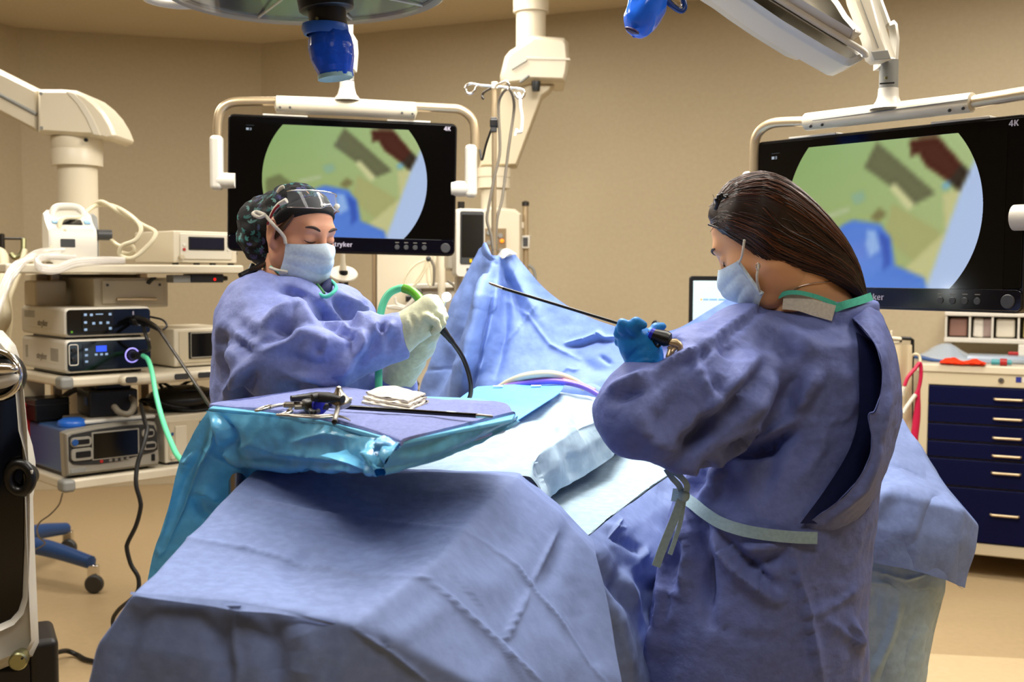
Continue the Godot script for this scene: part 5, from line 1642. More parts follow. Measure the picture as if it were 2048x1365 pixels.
	part(t, "top_board", sh().box(Vector3(0.9, 0.022, 0.2), 0.005, at(0.45, 0.145, -0.08)).done(), M.white)
	part(t, "back_board", sh().box(Vector3(0.9, 0.13, 0.01), 0.003, at(0.45, 0.08, -0.17)).done(), M.offwhite)
	for x in [0.008, 0.12, 0.225, 0.345, 0.47, 0.6, 0.73, 0.89]:
		part(t, "divider", sh().box(Vector3(0.01, 0.112, 0.18), 0.002, at(x, 0.08, -0.08)).done(), M.white)
	for x in [0.02, 0.88]:
		part(t, "bracket", sh().box(Vector3(0.02, 0.16, 0.03), 0.003, at(x, -0.08, -0.16)).done(), M.offwhite)
	var fill := [[0.064, mat("brown mixed packets", Color(0.50, 0.36, 0.31), 0.5)], [0.16, M.gauze], [0.205, mat("mauve box", Color(0.55, 0.47, 0.44), 0.6)], [0.285, M.offwhite], [0.41, mat("yellowish packets", Color(0.74, 0.68, 0.45), 0.6)], [0.53, M.white], [0.66, M.cream_dim]]
	var said := ["brown crinkled packet filling the leftmost open bin of the wall shelf", "cream paper packet standing in the second bin of the wall shelf", "mauve box standing beside the cream packet in a wall shelf bin", "pale grey-white packet filling the third bin of the wall shelf", "yellowish packet leaning in the fourth bin of the wall shelf", "white packet in the fifth bin of the wall shelf", "cream packet in the sixth bin of the wall shelf"]
	for k in 7:
		var wide := 0.045 if k == 2 else 0.085
		var q := thing("supply_packet", said[k], "packet", s + b * Vector3(fill[k][0], 0.026, -0.08), turn, "packets in the wall bins")
		part(q, "packet", sh().box(Vector3(wide if k != 1 else 0.05, 0.095, 0.12), 0.01, at(0, 0.049, 0), true).ripple(0.004, 40.0, k).done(), fill[k][1])
	t = thing("upper_bin", "white plastic bin standing on top of the wall shelf", "bin", s + b * Vector3(0.16, 0.158, -0.08), turn)
	part(t, "bin_body", sh().box(Vector3(0.16, 0.06, 0.14), 0.006, at(-0.04, 0.03, 0)).done(), M.white)
	part(t, "bin_lip", sh().box(Vector3(0.166, 0.01, 0.146), 0.003, at(-0.04, 0.058, 0)).done(), M.offwhite)
	t = thing("upper_bin", "long white bin beside the shorter one on top of the wall shelf", "bin", s + b * Vector3(0.43, 0.158, -0.08), turn)
	part(t, "bin_body", sh().box(Vector3(0.32, 0.06, 0.14), 0.006, at(0, 0.03, 0)).done(), M.offwhite)
	part(t, "bin_lip", sh().box(Vector3(0.326, 0.01, 0.146), 0.003, at(0, 0.058, 0)).done(), M.white)
	# wall cabinet at the edge of the frame
	var wc := spot(2034, 480, 5.35)
	t = thing("wall_cabinet", "brown laminate wall cabinet hanging above the shelf bins", "wall cabinet", wc, turn)
	var ch := spot(2034, 284, 5.35).y - wc.y
	part(t, "body", sh().box(Vector3(0.8, ch, 0.3), 0.004, at(0.4, ch / 2, -0.16)).done(), M.wood)
	part(t, "cornice", sh().box(Vector3(0.82, 0.03, 0.33), 0.004, at(0.4, ch - 0.012, -0.155)).done(), mat("dark laminate", Color(0.22, 0.14, 0.09), 0.5))
	part(t, "door", sh().box(Vector3(0.38, ch - 0.06, 0.02), 0.004, at(0.21, ch / 2 - 0.02, 0.0)).done(), M.wood)
	# rack with hanging bag and pink tubes
	var d := 4.6
	var r := spot(1815, 690, d)
	t = thing("hanger_rack", "thin rack with a bent black top bar holding a clear bag beside the supply cart", "rack", Vector3(r.x, 0, r.z))
	wpart(t, "black_bar", sh().tube(spots([[1800, 684, d], [1803, 677, d], [1821, 678, d], [1825, 681, d], [1825, 700, d], [1823, 760, d], [1823, 900, d]]), 0.008, 8).done(), M.black)
	wpart(t, "cream_bar", sh().tube(spots([[1772, 676, d], [1802, 679, d]]), 0.009, 8).done(), M.cream)
	wpart(t, "cream_bar", sh().tube(spots([[1772, 688, d], [1802, 684, d]]), 0.005, 8).done(), M.cream)
	wpart(t, "peg", sh().tube(spots([[1783, 672, d], [1783, 662, d]]), 0.006, 8).done(), M.cream)
	var lows := spot(1823, 900, d)
	part(t, "pole", sh().tube([Vector3(lows.x - r.x, lows.y, 0), Vector3(lows.x - r.x, 0.02, 0)], 0.012, 8).done(), M.grey_dark)
	part(t, "base", sh().lathe([[0.0, 0.05], [0.07, 0.02], [0.075, 0.0], [0.0, 0.0]], at(lows.x - r.x, 0, 0), 20).done(), M.grey)
	t = thing("hanging_bag", "pale clear plastic bag hanging from the thin rack", "bag", spot(1800, 690, d - 0.03))
	var bag_rows := []
	for y in [690, 740, 800, 860, 900]:
		var line := []
		for x in [1770, 1784, 1800, 1814, 1824]:
			line.append(spot(x, y, d - 0.03 + 0.015 * sin(x * 0.3 + y)))
		bag_rows.append(line)
	wpart(t, "bag_sheet", sh().grid(net(bag_rows, 12, 16), 0.0).done(), mat("milky bag", Color(0.76, 0.70, 0.58), 0.3))
	t = thing("pink_tube", "bright pink tube with white ends hanging beside the supply cart", "tube", spot(1838, 730, d - 0.05))
	wpart(t, "tube", sh().tube(bend(spots([[1809, 772, d - 0.06], [1816, 755, d - 0.06], [1830, 738, d - 0.06], [1840, 727, d - 0.05], [1842, 750, d - 0.05], [1838, 775, d - 0.05], [1832, 790, d - 0.05]]), 4), 0.008, 10).done(), M.pink)
	wpart(t, "white_end", sh().tube(bend(spots([[1808, 775, d - 0.06], [1805, 784, d - 0.06], [1804, 792, d - 0.06]]), 3), 0.0095, 10).done(), M.white)
	wpart(t, "white_end", sh().tube(bend(spots([[1831, 790, d - 0.06], [1822, 802, d - 0.06], [1813, 815, d - 0.06], [1806, 827, d - 0.06]]), 3), 0.009, 10).done(), M.white)
	wpart(t, "lower_tube", sh().tube(bend(spots([[1838, 776, d - 0.05], [1836, 797, d - 0.05], [1834, 830, d - 0.05], [1829, 874, d - 0.05], [1828, 890, d - 0.05]]), 3), [0.007, 0.007, 0.008, 0.009, 0.01, 0.012, 0.013, 0.014, 0.015, 0.016, 0.016, 0.016, 0.016, 0.016, 0.012, 0.01, 0.008], 10).done(), M.pink)
	wpart(t, "hook_loop", sh().tube(bend(spots([[1821, 790, d - 0.02], [1822, 725, d - 0.02], [1824, 712, d - 0.02], [1832, 709, d - 0.02], [1839, 714, d - 0.02], [1841, 728, d - 0.03]]), 4), 0.006, 8).done(), M.cable_white)


func func_place(o: Vector3, b: Basis) -> Transform3D:
	return Transform3D(b, o)


# ---------------------------------------------------------------- the draped table
func facing(rows: Array) -> Array:  # sheets turn their normals to the room's front
	var m: int = rows.size() / 2
	var k: int = rows[0].size() / 2
	var q: Vector3 = (rows[m][k + 1] - rows[m][k]).cross(rows[m + 1][k] - rows[m][k])
	if q.dot(EYE - rows[m][k]) < 0.0:
		for r in rows:
			r.reverse()
	return rows


func px_net(list: Array) -> Array:  # rows of [x, y, d] to rows of points
	var out := []
	for r in list:
		out.append(spots(r))
	return out


func stroke(list: Array, d: float, wide: float, high: float, kind := "round") -> Array:
	var pts := []
	for p in list:
		pts.append(spot(p[0], p[1], p[2] if p.size() > 2 else d))
	return [pts, wide, high, kind]


func table_and_drapes() -> void:
	# the table itself, all but hidden
	var t := thing("operating_table", "operating table hidden under the blue drapes between the two people", "operating table", Vector3(0.02, 0, -2.6), -21)
	part(t, "top", sh().box(Vector3(0.5, 0.08, 1.9), 0.02, at(0, 0.84, -0.1)).done(), M.grey_dark)
	part(t, "column", sh().box(Vector3(0.24, 0.76, 0.3), 0.02, at(0, 0.44, 0)).done(), M.steel)
	part(t, "base", sh().box(Vector3(0.44, 0.1, 0.9), 0.03, at(0, 0.05, 0)).done(), M.grey_dark)
	# big drape at the foot end
	var rows := px_net([
		[[560, 1010, 2.25], [540, 945, 2.12], [700, 936, 2.16], [870, 938, 2.18], [1040, 944, 2.16], [1120, 1010, 2.14], [1185, 1080, 2.1]],
		[[470, 1030, 2.10], [508, 940, 2.03], [680, 942, 2.05], [860, 945, 2.07], [1036, 952, 2.06], [1125, 1030, 2.04], [1192, 1112, 2.0]],
		[[390, 1120, 1.95], [432, 1016, 1.87], [590, 1030, 1.87], [770, 1042, 1.87], [960, 1022, 1.88], [1110, 1130, 1.90], [1222, 1240, 1.90]],
		[[290, 1230, 1.80], [345, 1106, 1.68], [510, 1122, 1.66], [680, 1138, 1.65], [885, 1112, 1.66], [1085, 1250, 1.74], [1246, 1366, 1.80]],
		[[200, 1400, 1.62], [262, 1188, 1.50], [420, 1200, 1.47], [560, 1219, 1.45], [712, 1250, 1.42], [960, 1372, 1.52], [1215, 1510, 1.72]],
		[[150, 1480, 1.62], [200, 1286, 1.50], [372, 1318, 1.455], [512, 1340, 1.43], [668, 1392, 1.41], [920, 1500, 1.50], [1180, 1640, 1.68]],
		[[60, 1900, 1.60], [90, 1800, 1.50], [330, 1830, 1.45], [500, 1850, 1.43], [650, 1900, 1.42], [900, 1950, 1.50], [1150, 2000, 1.66]],
	])
	t = thing("foot_drape", "large blue surgical drape with square fold creases hanging over the foot of the table", "drape", spot(560, 1250, 1.5) * Vector3(1, 0, 1))
	var g := sh().grid(facing(soft_net(rows, 222, 270, 7)))
	var folds := []
	for f in [
		[[[470, 990], [620, 1022], [780, 1048], [900, 1060], [925, 1062]], 1.9, 0.004, 0.009], [[[925, 1062], [975, 1092], [1031, 1141], [1110, 1230], [1213, 1365]], 1.85, 0.0045, 0.007],
		[[[365, 1074], [500, 1102], [640, 1140], [760, 1152], [850, 1157]], 1.7, 0.004, 0.009], [[[850, 1157], [930, 1225], [1004, 1292], [1052, 1365]], 1.68, 0.0045, 0.007],
		[[[703, 1256], [780, 1305], [854, 1365]], 1.45, 0.004, 0.007], [[[1063, 1168], [1092, 1110], [1117, 1061]], 1.95, 0.006, 0.008],
		[[[1004, 1292], [1030, 1240], [1060, 1180]], 1.8, 0.006, 0.008], [[[1004, 1292], [1080, 1365]], 1.75, 0.005, 0.006],
	]:
		folds.append(stroke(f[0], f[1], f[2], f[3], "sharp"))
	for f in [
		[[[420, 1210], [440, 1270], [448, 1320], [460, 1380]], 1.45, 0.018, -0.012], [[[475, 1225], [470, 1290], [478, 1340], [470, 1400]], 1.45, 0.006, 0.006], [[[520, 1225], [548, 1290], [560, 1380]], 1.44, 0.016, -0.01],
		[[[300, 1200], [262, 1270], [230, 1360]], 1.5, 0.014, -0.008], [[[600, 1235], [618, 1300], [600, 1380]], 1.43, 0.02, 0.012], [[[640, 1100], [600, 1130], [560, 1180]], 1.6, 0.02, -0.006],
		[[[830, 1055], [760, 1100], [700, 1180]], 1.7, 0.03, -0.006], [[[560, 960], [700, 975], [850, 970]], 2.0, 0.05, -0.008], [[[760, 1290], [840, 1250], [900, 1200]], 1.6, 0.02, 0.005],
		[[[1140, 1040], [1120, 1110], [1090, 1180]], 1.95, 0.016, -0.006], [[[1150, 1180], [1170, 1260], [1210, 1365]], 1.85, 0.02, -0.009], [[[930, 1180], [1000, 1160], [1080, 1090]], 1.8, 0.03, 0.005],
	]:
		folds.append(stroke(f[0], f[1], f[2], f[3]))
	wpart(t, "cloth", g.ripple(0.007, 3.2, 3, 3).crease(folds).done(), M.drape)
	# the overlapping hem across its front, with the small torn notch
	var hem := px_net([
		[[262, 1184, 1.492], [300, 1190, 1.482], [420, 1201, 1.46], [470, 1207, 1.45], [560, 1221, 1.437], [640, 1240, 1.424], [700, 1256, 1.428]],
		[[260, 1189, 1.488], [300, 1197, 1.474], [420, 1213, 1.45], [470, 1222, 1.436], [560, 1229, 1.43], [640, 1246, 1.424], [700, 1258, 1.43]]])
	wpart(t, "hem", sh().grid(facing(net(hem, 40, 3))).done(), M.drape)
	var notch := [spot(452, 1210, 1.445), spot(484, 1212, 1.441), spot(473, 1224, 1.436)]
	wpart(t, "torn_corner", sh().extrude([[notch[0].x, notch[0].y], [notch[1].x, notch[1].y], [notch[2].x, notch[2].y]], 0.0015, 0.0, at(0, 0, notch[0].z + 0.004)).done(), M.drape)
	# pale sheet over the patient
	t = thing("patient_sheet", "pale blue sheet covering the patient's raised body between tray and hung drape", "sheet", spot(1080, 900, 2.5) * Vector3(1, 0, 1))
	rows = px_net([
		[[700, 1010, 2.25], [790, 952, 2.2], [920, 950, 2.16], [1010, 948, 2.15], [1062, 954, 2.14], [1092, 1010, 2.16], [1105, 1060, 2.2]],
		[[720, 960, 2.4], [810, 925, 2.35], [930, 916, 2.34], [1020, 915, 2.34], [1076, 908, 2.32], [1092, 950, 2.33], [1096, 996, 2.36]],
		[[760, 900, 2.65], [850, 878, 2.6], [960, 868, 2.6], [1060, 862, 2.62], [1138, 868, 2.58], [1150, 905, 2.57], [1160, 958, 2.58]],
		[[800, 850, 2.9], [890, 832, 2.85], [1000, 818, 2.86], [1105, 812, 2.88], [1192, 832, 2.8], [1212, 870, 2.78], [1222, 918, 2.78]],
		[[840, 820, 3.2], [930, 797, 3.15], [1010, 784, 3.16], [1100, 778, 3.18], [1180, 795, 3.1], [1225, 830, 3.05], [1245, 880, 3.04]],
		[[860, 820, 3.5], [950, 796, 3.45], [1020, 788, 3.46], [1110, 784, 3.46], [1190, 796, 3.4], [1240, 830, 3.36], [1262, 870, 3.34]]])
	g = sh().grid(facing(soft_net(rows, 114, 90, 6)))
	wpart(t, "cloth", g.ripple(0.010, 5.0, 11, 3).crease([
		stroke([[1112, 872], [1150, 858], [1197, 845]], 2.65, 0.006, 0.006, "sharp"), stroke([[1074, 910], [1082, 945], [1080, 985]], 2.33, 0.012, -0.01), stroke([[1108, 900], [1112, 950], [1105, 990]], 2.4, 0.01, 0.008),
		stroke([[1142, 903], [1146, 935], [1150, 960]], 2.56, 0.012, -0.01), stroke([[1150, 800], [1160, 840], [1150, 870]], 2.8, 0.02, -0.012), stroke([[1130, 790], [1140, 830], [1110, 870], [1060, 905]], 2.75, 0.02, 0.012),
		stroke([[900, 930], [980, 905], [1050, 870]], 2.45, 0.02, 0.01), stroke([[880, 900], [960, 890], [1020, 880]], 2.5, 0.016, -0.008), stroke([[970, 945], [1020, 915], [1060, 885]], 2.35, 0.014, -0.008), stroke([[1180, 800], [1196, 850]], 2.9, 0.016, 0.01)]).done(), M.drape_pale)
	# window of blue film on the belly
	t = thing("blue_film", "bright sky blue film patch laid over the middle of the pale sheet", "film", spot(1040, 815, 2.9))
	rows = px_net([[[955, 784, 3.12], [1020, 780, 3.13], [1080, 778, 3.14], [1128, 780, 3.1]], [[930, 800, 2.98], [1000, 799, 2.98], [1060, 797, 2.99], [1118, 797, 2.96]], [[905, 822, 2.78], [980, 822, 2.78], [1040, 820, 2.79], [1082, 822, 2.77]], [[890, 846, 2.66], [940, 848, 2.66], [990, 852, 2.66], [1030, 856, 2.65]]])
	for r in rows:
		for k in r.size():
			r[k] += Vector3(0, 0.016, 0.01)
	wpart(t, "film", sh().grid(facing(net(rows, 24, 24)), 0.002).done(), M.film)
	for p in [[996, 785, 3.08], [1072, 784, 3.08]]:
		wpart(t, "white_tab", sh().box(Vector3(0.028, 0.003, 0.012), 0.001, Transform3D(Basis(), spot(p[0], p[1], p[2]) + Vector3(0, 0.018, 0.01))).done(), M.white_band)
	# lower sheet and the blue drape hanging beside it
	t = thing("lower_sheet", "flat pale sheet lying on the table beside the patient's covered side", "sheet", level(1210, 985, 0.93))
	rows = []
	for r in [[[1040, 1010], [1150, 948], [1262, 896], [1400, 840]], [[1090, 1020], [1190, 968], [1296, 920], [1420, 870]], [[1130, 1050], [1210, 1000], [1322, 938], [1450, 880]], [[1166, 1080], [1240, 1020], [1345, 946], [1470, 890]]]:
		var line := []
		for p in r:
			line.append(level(p[0], p[1], 0.93))
		rows.append(line)
	wpart(t, "cloth", sh().grid(facing(net(rows, 60, 40)), 0.003).ripple(0.006, 7.0, 5).crease([stroke([[1120, 1010], [1150, 1030], [1205, 1050]], 2.3, 0.007, 0.007, "sharp"), stroke([[1150, 1000], [1230, 960]], 2.45, 0.02, -0.006)]).done(), M.drape_pale)
	t = thing("side_drape", "crumpled blue drape hanging down the table side between both gowned people", "drape", spot(1260, 1200, 2.3) * Vector3(1, 0, 1))
	rows = px_net([
		[[1120, 1085, 2.05], [1172, 1078, 2.12], [1240, 1022, 2.38], [1345, 948, 2.75], [1480, 880, 3.1]],
		[[1130, 1120, 2.03], [1192, 1112, 2.09], [1262, 1060, 2.33], [1362, 990, 2.68], [1500, 920, 3.0]],
		[[1150, 1200, 2.03], [1225, 1180, 2.09], [1292, 1120, 2.30], [1390, 1060, 2.62], [1520, 980, 2.95]],
		[[1180, 1320, 2.05], [1262, 1290, 2.10], [1316, 1240, 2.30], [1400, 1180, 2.6], [1520, 1100, 2.9]],
		[[1220, 1500, 2.05], [1300, 1480, 2.10], [1350, 1440, 2.28], [1420, 1380, 2.55], [1520, 1300, 2.85]],
		[[1240, 1900, 2.05], [1320, 1880, 2.10], [1370, 1820, 2.28], [1430, 1700, 2.55], [1520, 1600, 2.85]]])
	wpart(t, "cloth", sh().grid(facing(soft_net(rows, 72, 120, 5))).ripple(0.014, 6.0, 13, 3).crease([
		stroke([[1212, 1045], [1228, 1062], [1252, 1058]], 2.25, 0.006, 0.012, "sharp"), stroke([[1222, 1072], [1236, 1052], [1244, 1040]], 2.25, 0.005, 0.01, "sharp"), stroke([[1215, 1065], [1250, 1085], [1292, 1110]], 2.2, 0.008, -0.014),
		stroke([[1292, 1098], [1286, 1110], [1294, 1118]], 2.25, 0.007, 0.014), stroke([[1200, 1120], [1240, 1190], [1268, 1226]], 2.1, 0.012, -0.02), stroke([[1245, 1150], [1262, 1200], [1275, 1225]], 2.15, 0.012, 0.02),
		stroke([[1270, 1130], [1300, 1180], [1310, 1260]], 2.2, 0.014, -0.02), stroke([[1220, 1200], [1240, 1280], [1262, 1365]], 2.1, 0.016, 0.02)]).done(), M.drape)
	# hung screen of blue cloth
	t = thing("screen_drape", "blue drape gathered on the drip pole and hung as a sagging screen across the table", "drape", spot(1100, 700, 3.6) * Vector3(1, 0, 1))
	var top := [[958, 498, 3.80], [966, 492, 3.76], [976, 502, 3.71], [988, 512, 3.69], [1004, 512, 3.67], [1022, 504, 3.68], [1040, 522, 3.70], [1092, 580, 3.66], [1152, 622, 3.62], [1222, 651, 3.56], [1292, 666, 3.50], [1352, 659, 3.46], [1425, 616, 3.42], [1500, 572, 3.38], [1570, 560, 3.34]]
	var low := [[836, 815, 3.98], [862, 815, 3.9], [886, 815, 3.78], [910, 818, 3.66], [938, 818, 3.62], [968, 815, 3.6], [1000, 812, 3.56], [1060, 812, 3.5], [1110, 815, 3.46], [1165, 815, 3.42], [1225, 820, 3.38], [1295, 822, 3.34], [1360, 822, 3.3], [1440, 825, 3.26], [1520, 830, 3.22]]
	rows = []
	for k in 6:
		var w: float = [0.0, 0.07, 0.25, 0.5, 0.75, 1.0][k]
		var line := []
		for c in top.size():
			var sag := 0.0
			if c > 6:
				sag = 0.03 * sin(PI * w)
			var pinch := (-14.0 if c < 4 else -8.0) * sin(PI * w) if c < 7 else 0.0
			line.append(spot(lerpf(top[c][0], low[c][0], w) + pinch, lerpf(top[c][1], low[c][1], w), lerpf(top[c][2], low[c][2], w) + sag))
		rows.append(line)
	var under := []
	for c in top.size():
		under.append(rows[5][c] + Vector3(0, -0.5, 0.05))
	rows.append(under)
	wpart(t, "cloth", sh().grid(facing(net(rows, 250, 130))).ripple(0.01, 4.0, 21, 3).crease([
		stroke([[992, 528], [985, 600], [965, 700], [940, 800]], 3.65, 0.035, 0.0675), stroke([[980, 535], [965, 610], [940, 710], [912, 800]], 3.68, 0.026, 0.0600), stroke([[986, 530], [975, 620], [952, 720], [926, 810]], 3.66, 0.014, -0.0525),
		stroke([[1000, 525], [1010, 580], [1008, 660], [985, 760]], 3.62, 0.02, -0.0330), stroke([[1010, 520], [1050, 590], [1080, 640]], 3.62, 0.02, 0.0240), stroke([[1003, 522], [1030, 580], [1045, 650]], 3.62, 0.012, -0.0210),
		stroke([[972, 520], [945, 590], [905, 680], [868, 790]], 3.78, 0.02, -0.0450), stroke([[1012, 600], [1056, 632], [1100, 690], [1160, 720]], 3.58, 0.006, 0.0105, "sharp"), stroke([[1080, 600], [1056, 632], [1010, 690]], 3.58, 0.006, 0.0090, "sharp"),
		stroke([[1130, 688], [1165, 682], [1190, 672], [1197, 666], [1210, 676], [1232, 674]], 3.52, 0.006, 0.0240, "sharp"), stroke([[1130, 694], [1165, 689], [1192, 680], [1230, 682]], 3.52, 0.008, -0.0180), stroke([[1125, 745], [1135, 738], [1150, 742], [1160, 738]], 3.45, 0.005, 0.0120, "sharp"),
		stroke([[1200, 712], [1222, 728]], 3.45, 0.006, -0.0120), stroke([[850, 742], [890, 738], [925, 740]], 3.8, 0.005, -0.0090, "sharp"), stroke([[1160, 720], [1190, 740], [1230, 745]], 3.45, 0.02, -0.0120), stroke([[1100, 780], [1180, 775], [1240, 745]], 3.42, 0.02, 0.0150)]).done(), M.drape_screen)
	rows = px_net([[[962, 500, 3.72], [966, 488, 3.70], [972, 486, 3.69], [980, 504, 3.66]], [[966, 510, 3.70], [974, 506, 3.66], [982, 510, 3.64], [986, 516, 3.63]], [[978, 522, 3.68], [984, 522, 3.64], [990, 522, 3.63], [996, 522, 3.64]]])
	wpart(t, "gathered_corner", sh().grid(facing(net(rows, 14, 10)), 0.002).done(), M.drape_screen)
	rows = px_net([[[994, 512, 3.69], [1004, 500, 3.66], [1016, 498, 3.66], [1034, 508, 3.68]], [[1000, 514, 3.66], [1008, 508, 3.64], [1018, 506, 3.64], [1026, 510, 3.66]], [[1004, 518, 3.64], [1008, 516, 3.62], [1012, 514, 3.63], [1016, 514, 3.65]]])
	wpart(t, "turned_lining", sh().grid(facing(net(rows, 14, 10)), 0.002).done(), M.white_band)
	var far := spot(1560, 565, 3.34)
	t = thing("drip_pole", "steel pole carrying the far end of the hung drape behind the long-haired woman", "drip pole", Vector3(far.x, 0, far.z))
	part(t, "pole", sh().tube([Vector3(0, 0.02, -0.02), Vector3(0, far.y + 0.02, -0.02)], 0.01, 10).done(), M.steel_warm)
	part(t, "base", sh().lathe([[0.0, 0.04], [0.18, 0.02], [0.19, 0.0], [0.0, 0.0]], at(0, 0, -0.02), 20).done(), M.steel)
	# tubes lying over the patient
	t = thing("cream_tube", "thick cream tube arching over the patient in front of the hung drape", "tube", spot(1080, 752, 3.1))
	wpart(t, "tube", sh().tube(bend(spots([[1000, 776, 3.2], [1020, 764, 3.16], [1050, 753, 3.12], [1090, 748, 3.1], [1120, 752, 3.1], [1150, 764, 3.12], [1168, 776, 3.14]]), 5), 0.0105, 10).done(), M.cable_white)
	t = thing("violet_tube", "clear violet-tinted tube running over the patient beside the cream tube", "tube", spot(1110, 765, 3.1))
	wpart(t, "tube", sh().tube(bend(spots([[995, 780, 3.18], [1030, 770, 3.13], [1080, 764, 3.1], [1120, 764, 3.08], [1160, 772, 3.06], [1190, 786, 3.04], [1212, 802, 3.02], [1240, 830, 3.0]]), 5), 0.008, 10).done(), M.purple)
	wpart(t, "pink_line", sh().tube(bend(spots([[1010, 771, 3.16], [1060, 760, 3.12], [1110, 758, 3.1], [1160, 768, 3.08], [1190, 780, 3.06]]), 5), 0.004, 8).done(), mat("pink line", Color(0.85, 0.55, 0.72), 0.4))
	t = thing("dark_clip", "small tan and black clip of the lead at the drape's sagging edge", "clip", spot(1318, 655, 3.48))
	wpart(t, "lead", sh().tube(bend(spots([[1304, 655, 3.5], [1308, 645, 3.5], [1315, 645, 3.49], [1320, 656, 3.48], [1330, 664, 3.46]]), 4), 0.005, 8).done(), M.black)
	wpart(t, "clip_body", sh().tube(spots([[1314, 654, 3.48], [1324, 664, 3.47]]), 0.012, 8).done(), M.brass)
	# draped side table at the right
	t = thing("side_table_drape", "blue drape falling to a pointed corner over a table behind the woman", "drape", spot(1820, 1100, 2.7) * Vector3(1, 0, 1))
	rows = px_net([
		[[1600, 800, 3.2], [1690, 802, 3.18], [1750, 812, 3.14], [1800, 832, 3.1], [1808, 850, 3.14]],
		[[1600, 900, 3.0], [1700, 896, 2.98], [1780, 896, 2.96], [1846, 905, 2.98], [1853, 915, 3.04]],
		[[1600, 960, 2.88], [1720, 950, 2.85], [1810, 952, 2.84], [1884, 966, 2.88], [1894, 975, 2.94]],
		[[1620, 985, 2.76], [1740, 985, 2.73], [1840, 1000, 2.72], [1930, 1020, 2.76], [1958, 1050, 2.84]],
		[[1620, 1060, 2.72], [1740, 1058, 2.69], [1840, 1068, 2.69], [1922, 1082, 2.74], [1948, 1096, 2.82]],
		[[1620, 1120, 2.71], [1740, 1125, 2.68], [1830, 1142, 2.68], [1895, 1162, 2.73], [1927, 1176, 2.80]]])
	wpart(t, "cloth", sh().grid(facing(soft_net(rows, 80, 90, 5)), 0.003).ripple(0.008, 5.0, 31, 2).crease([
		stroke([[1760, 930], [1800, 935], [1850, 958]], 2.88, 0.006, -0.008, "sharp"), stroke([[1880, 990], [1860, 1060], [1840, 1140]], 2.72, 0.016, -0.02), stroke([[1745, 1040], [1760, 1000], [1790, 980], [1850, 985]], 2.74, 0.02, 0.012)]).done(), M.drape)
	t = thing("pale_side_drape", "wrinkled grey-blue drape hanging below the pointed blue drape at the right", "drape", spot(1810, 1250, 2.75) * Vector3(1, 0, 1))
	rows = px_net([
		[[1600, 1100, 2.77], [1720, 1110, 2.76], [1800, 1120, 2.75], [1870, 1140, 2.77], [1894, 1150, 2.82]],
		[[1600, 1180, 2.76], [1720, 1185, 2.745], [1800, 1195, 2.735], [1860, 1200, 2.76], [1884, 1205, 2.82]],
		[[1600, 1280, 2.76], [1720, 1280, 2.74], [1800, 1280, 2.73], [1850, 1280, 2.76], [1866, 1280, 2.82]],
		[[1600, 1400, 2.76], [1720, 1400, 2.74], [1790, 1400, 2.73], [1830, 1400, 2.76], [1848, 1400, 2.82]],
		[[1600, 1690, 2.78], [1720, 1700, 2.76], [1780, 1700, 2.75], [1810, 1700, 2.78], [1824, 1690, 2.83]]])
	wpart(t, "cloth", sh().grid(facing(net(rows, 70, 90)), 0.002).ripple(0.007, 6.0, 33, 3).crease([
		stroke([[1740, 1140], [1775, 1150], [1810, 1160], [1850, 1150]], 2.74, 0.006, 0.012, "sharp"), stroke([[1742, 1165], [1780, 1168], [1825, 1190], [1850, 1182]], 2.74, 0.006, 0.012, "sharp"), stroke([[1760, 1150], [1800, 1175], [1830, 1192], [1868, 1185]], 2.74, 0.007, -0.014),
		stroke([[1828, 1194], [1845, 1220], [1866, 1260]], 2.74, 0.006, -0.01, "sharp"), stroke([[1800, 1200], [1780, 1280], [1740, 1365]], 2.73, 0.012, 0.014), stroke([[1830, 1220], [1800, 1300], [1770, 1365]], 2.73, 0.014, -0.014), stroke([[1750, 1180], [1742, 1260]], 2.74, 0.014, -0.012)]).done(), M.drape_grey)
	var st := spot(1720, 1000, 3.05)
	t = thing("side_table", "side table hidden under the blue and grey drapes behind the woman", "table", Vector3(st.x, 0, st.z))
	part(t, "top", sh().box(Vector3(0.4, 0.03, 0.26), 0.01, at(-0.1, 0.78, 0)).done(), M.steel)
	for x in [-0.26, 0.06]:
		for z in [-0.12, 0.12]:
			part(t, "leg", sh().tube([Vector3(x, 0.78, z), Vector3(x, 0.0, z)], 0.014, 8).done(), M.steel)


# ---------------------------------------------------------------- instrument tray
func flat_poly(list: Array, h: float) -> Array:
	var out := []
	for p in list:
		var q := level(p[0], p[1], h)
		out.append([q.x, -q.z])
	return out


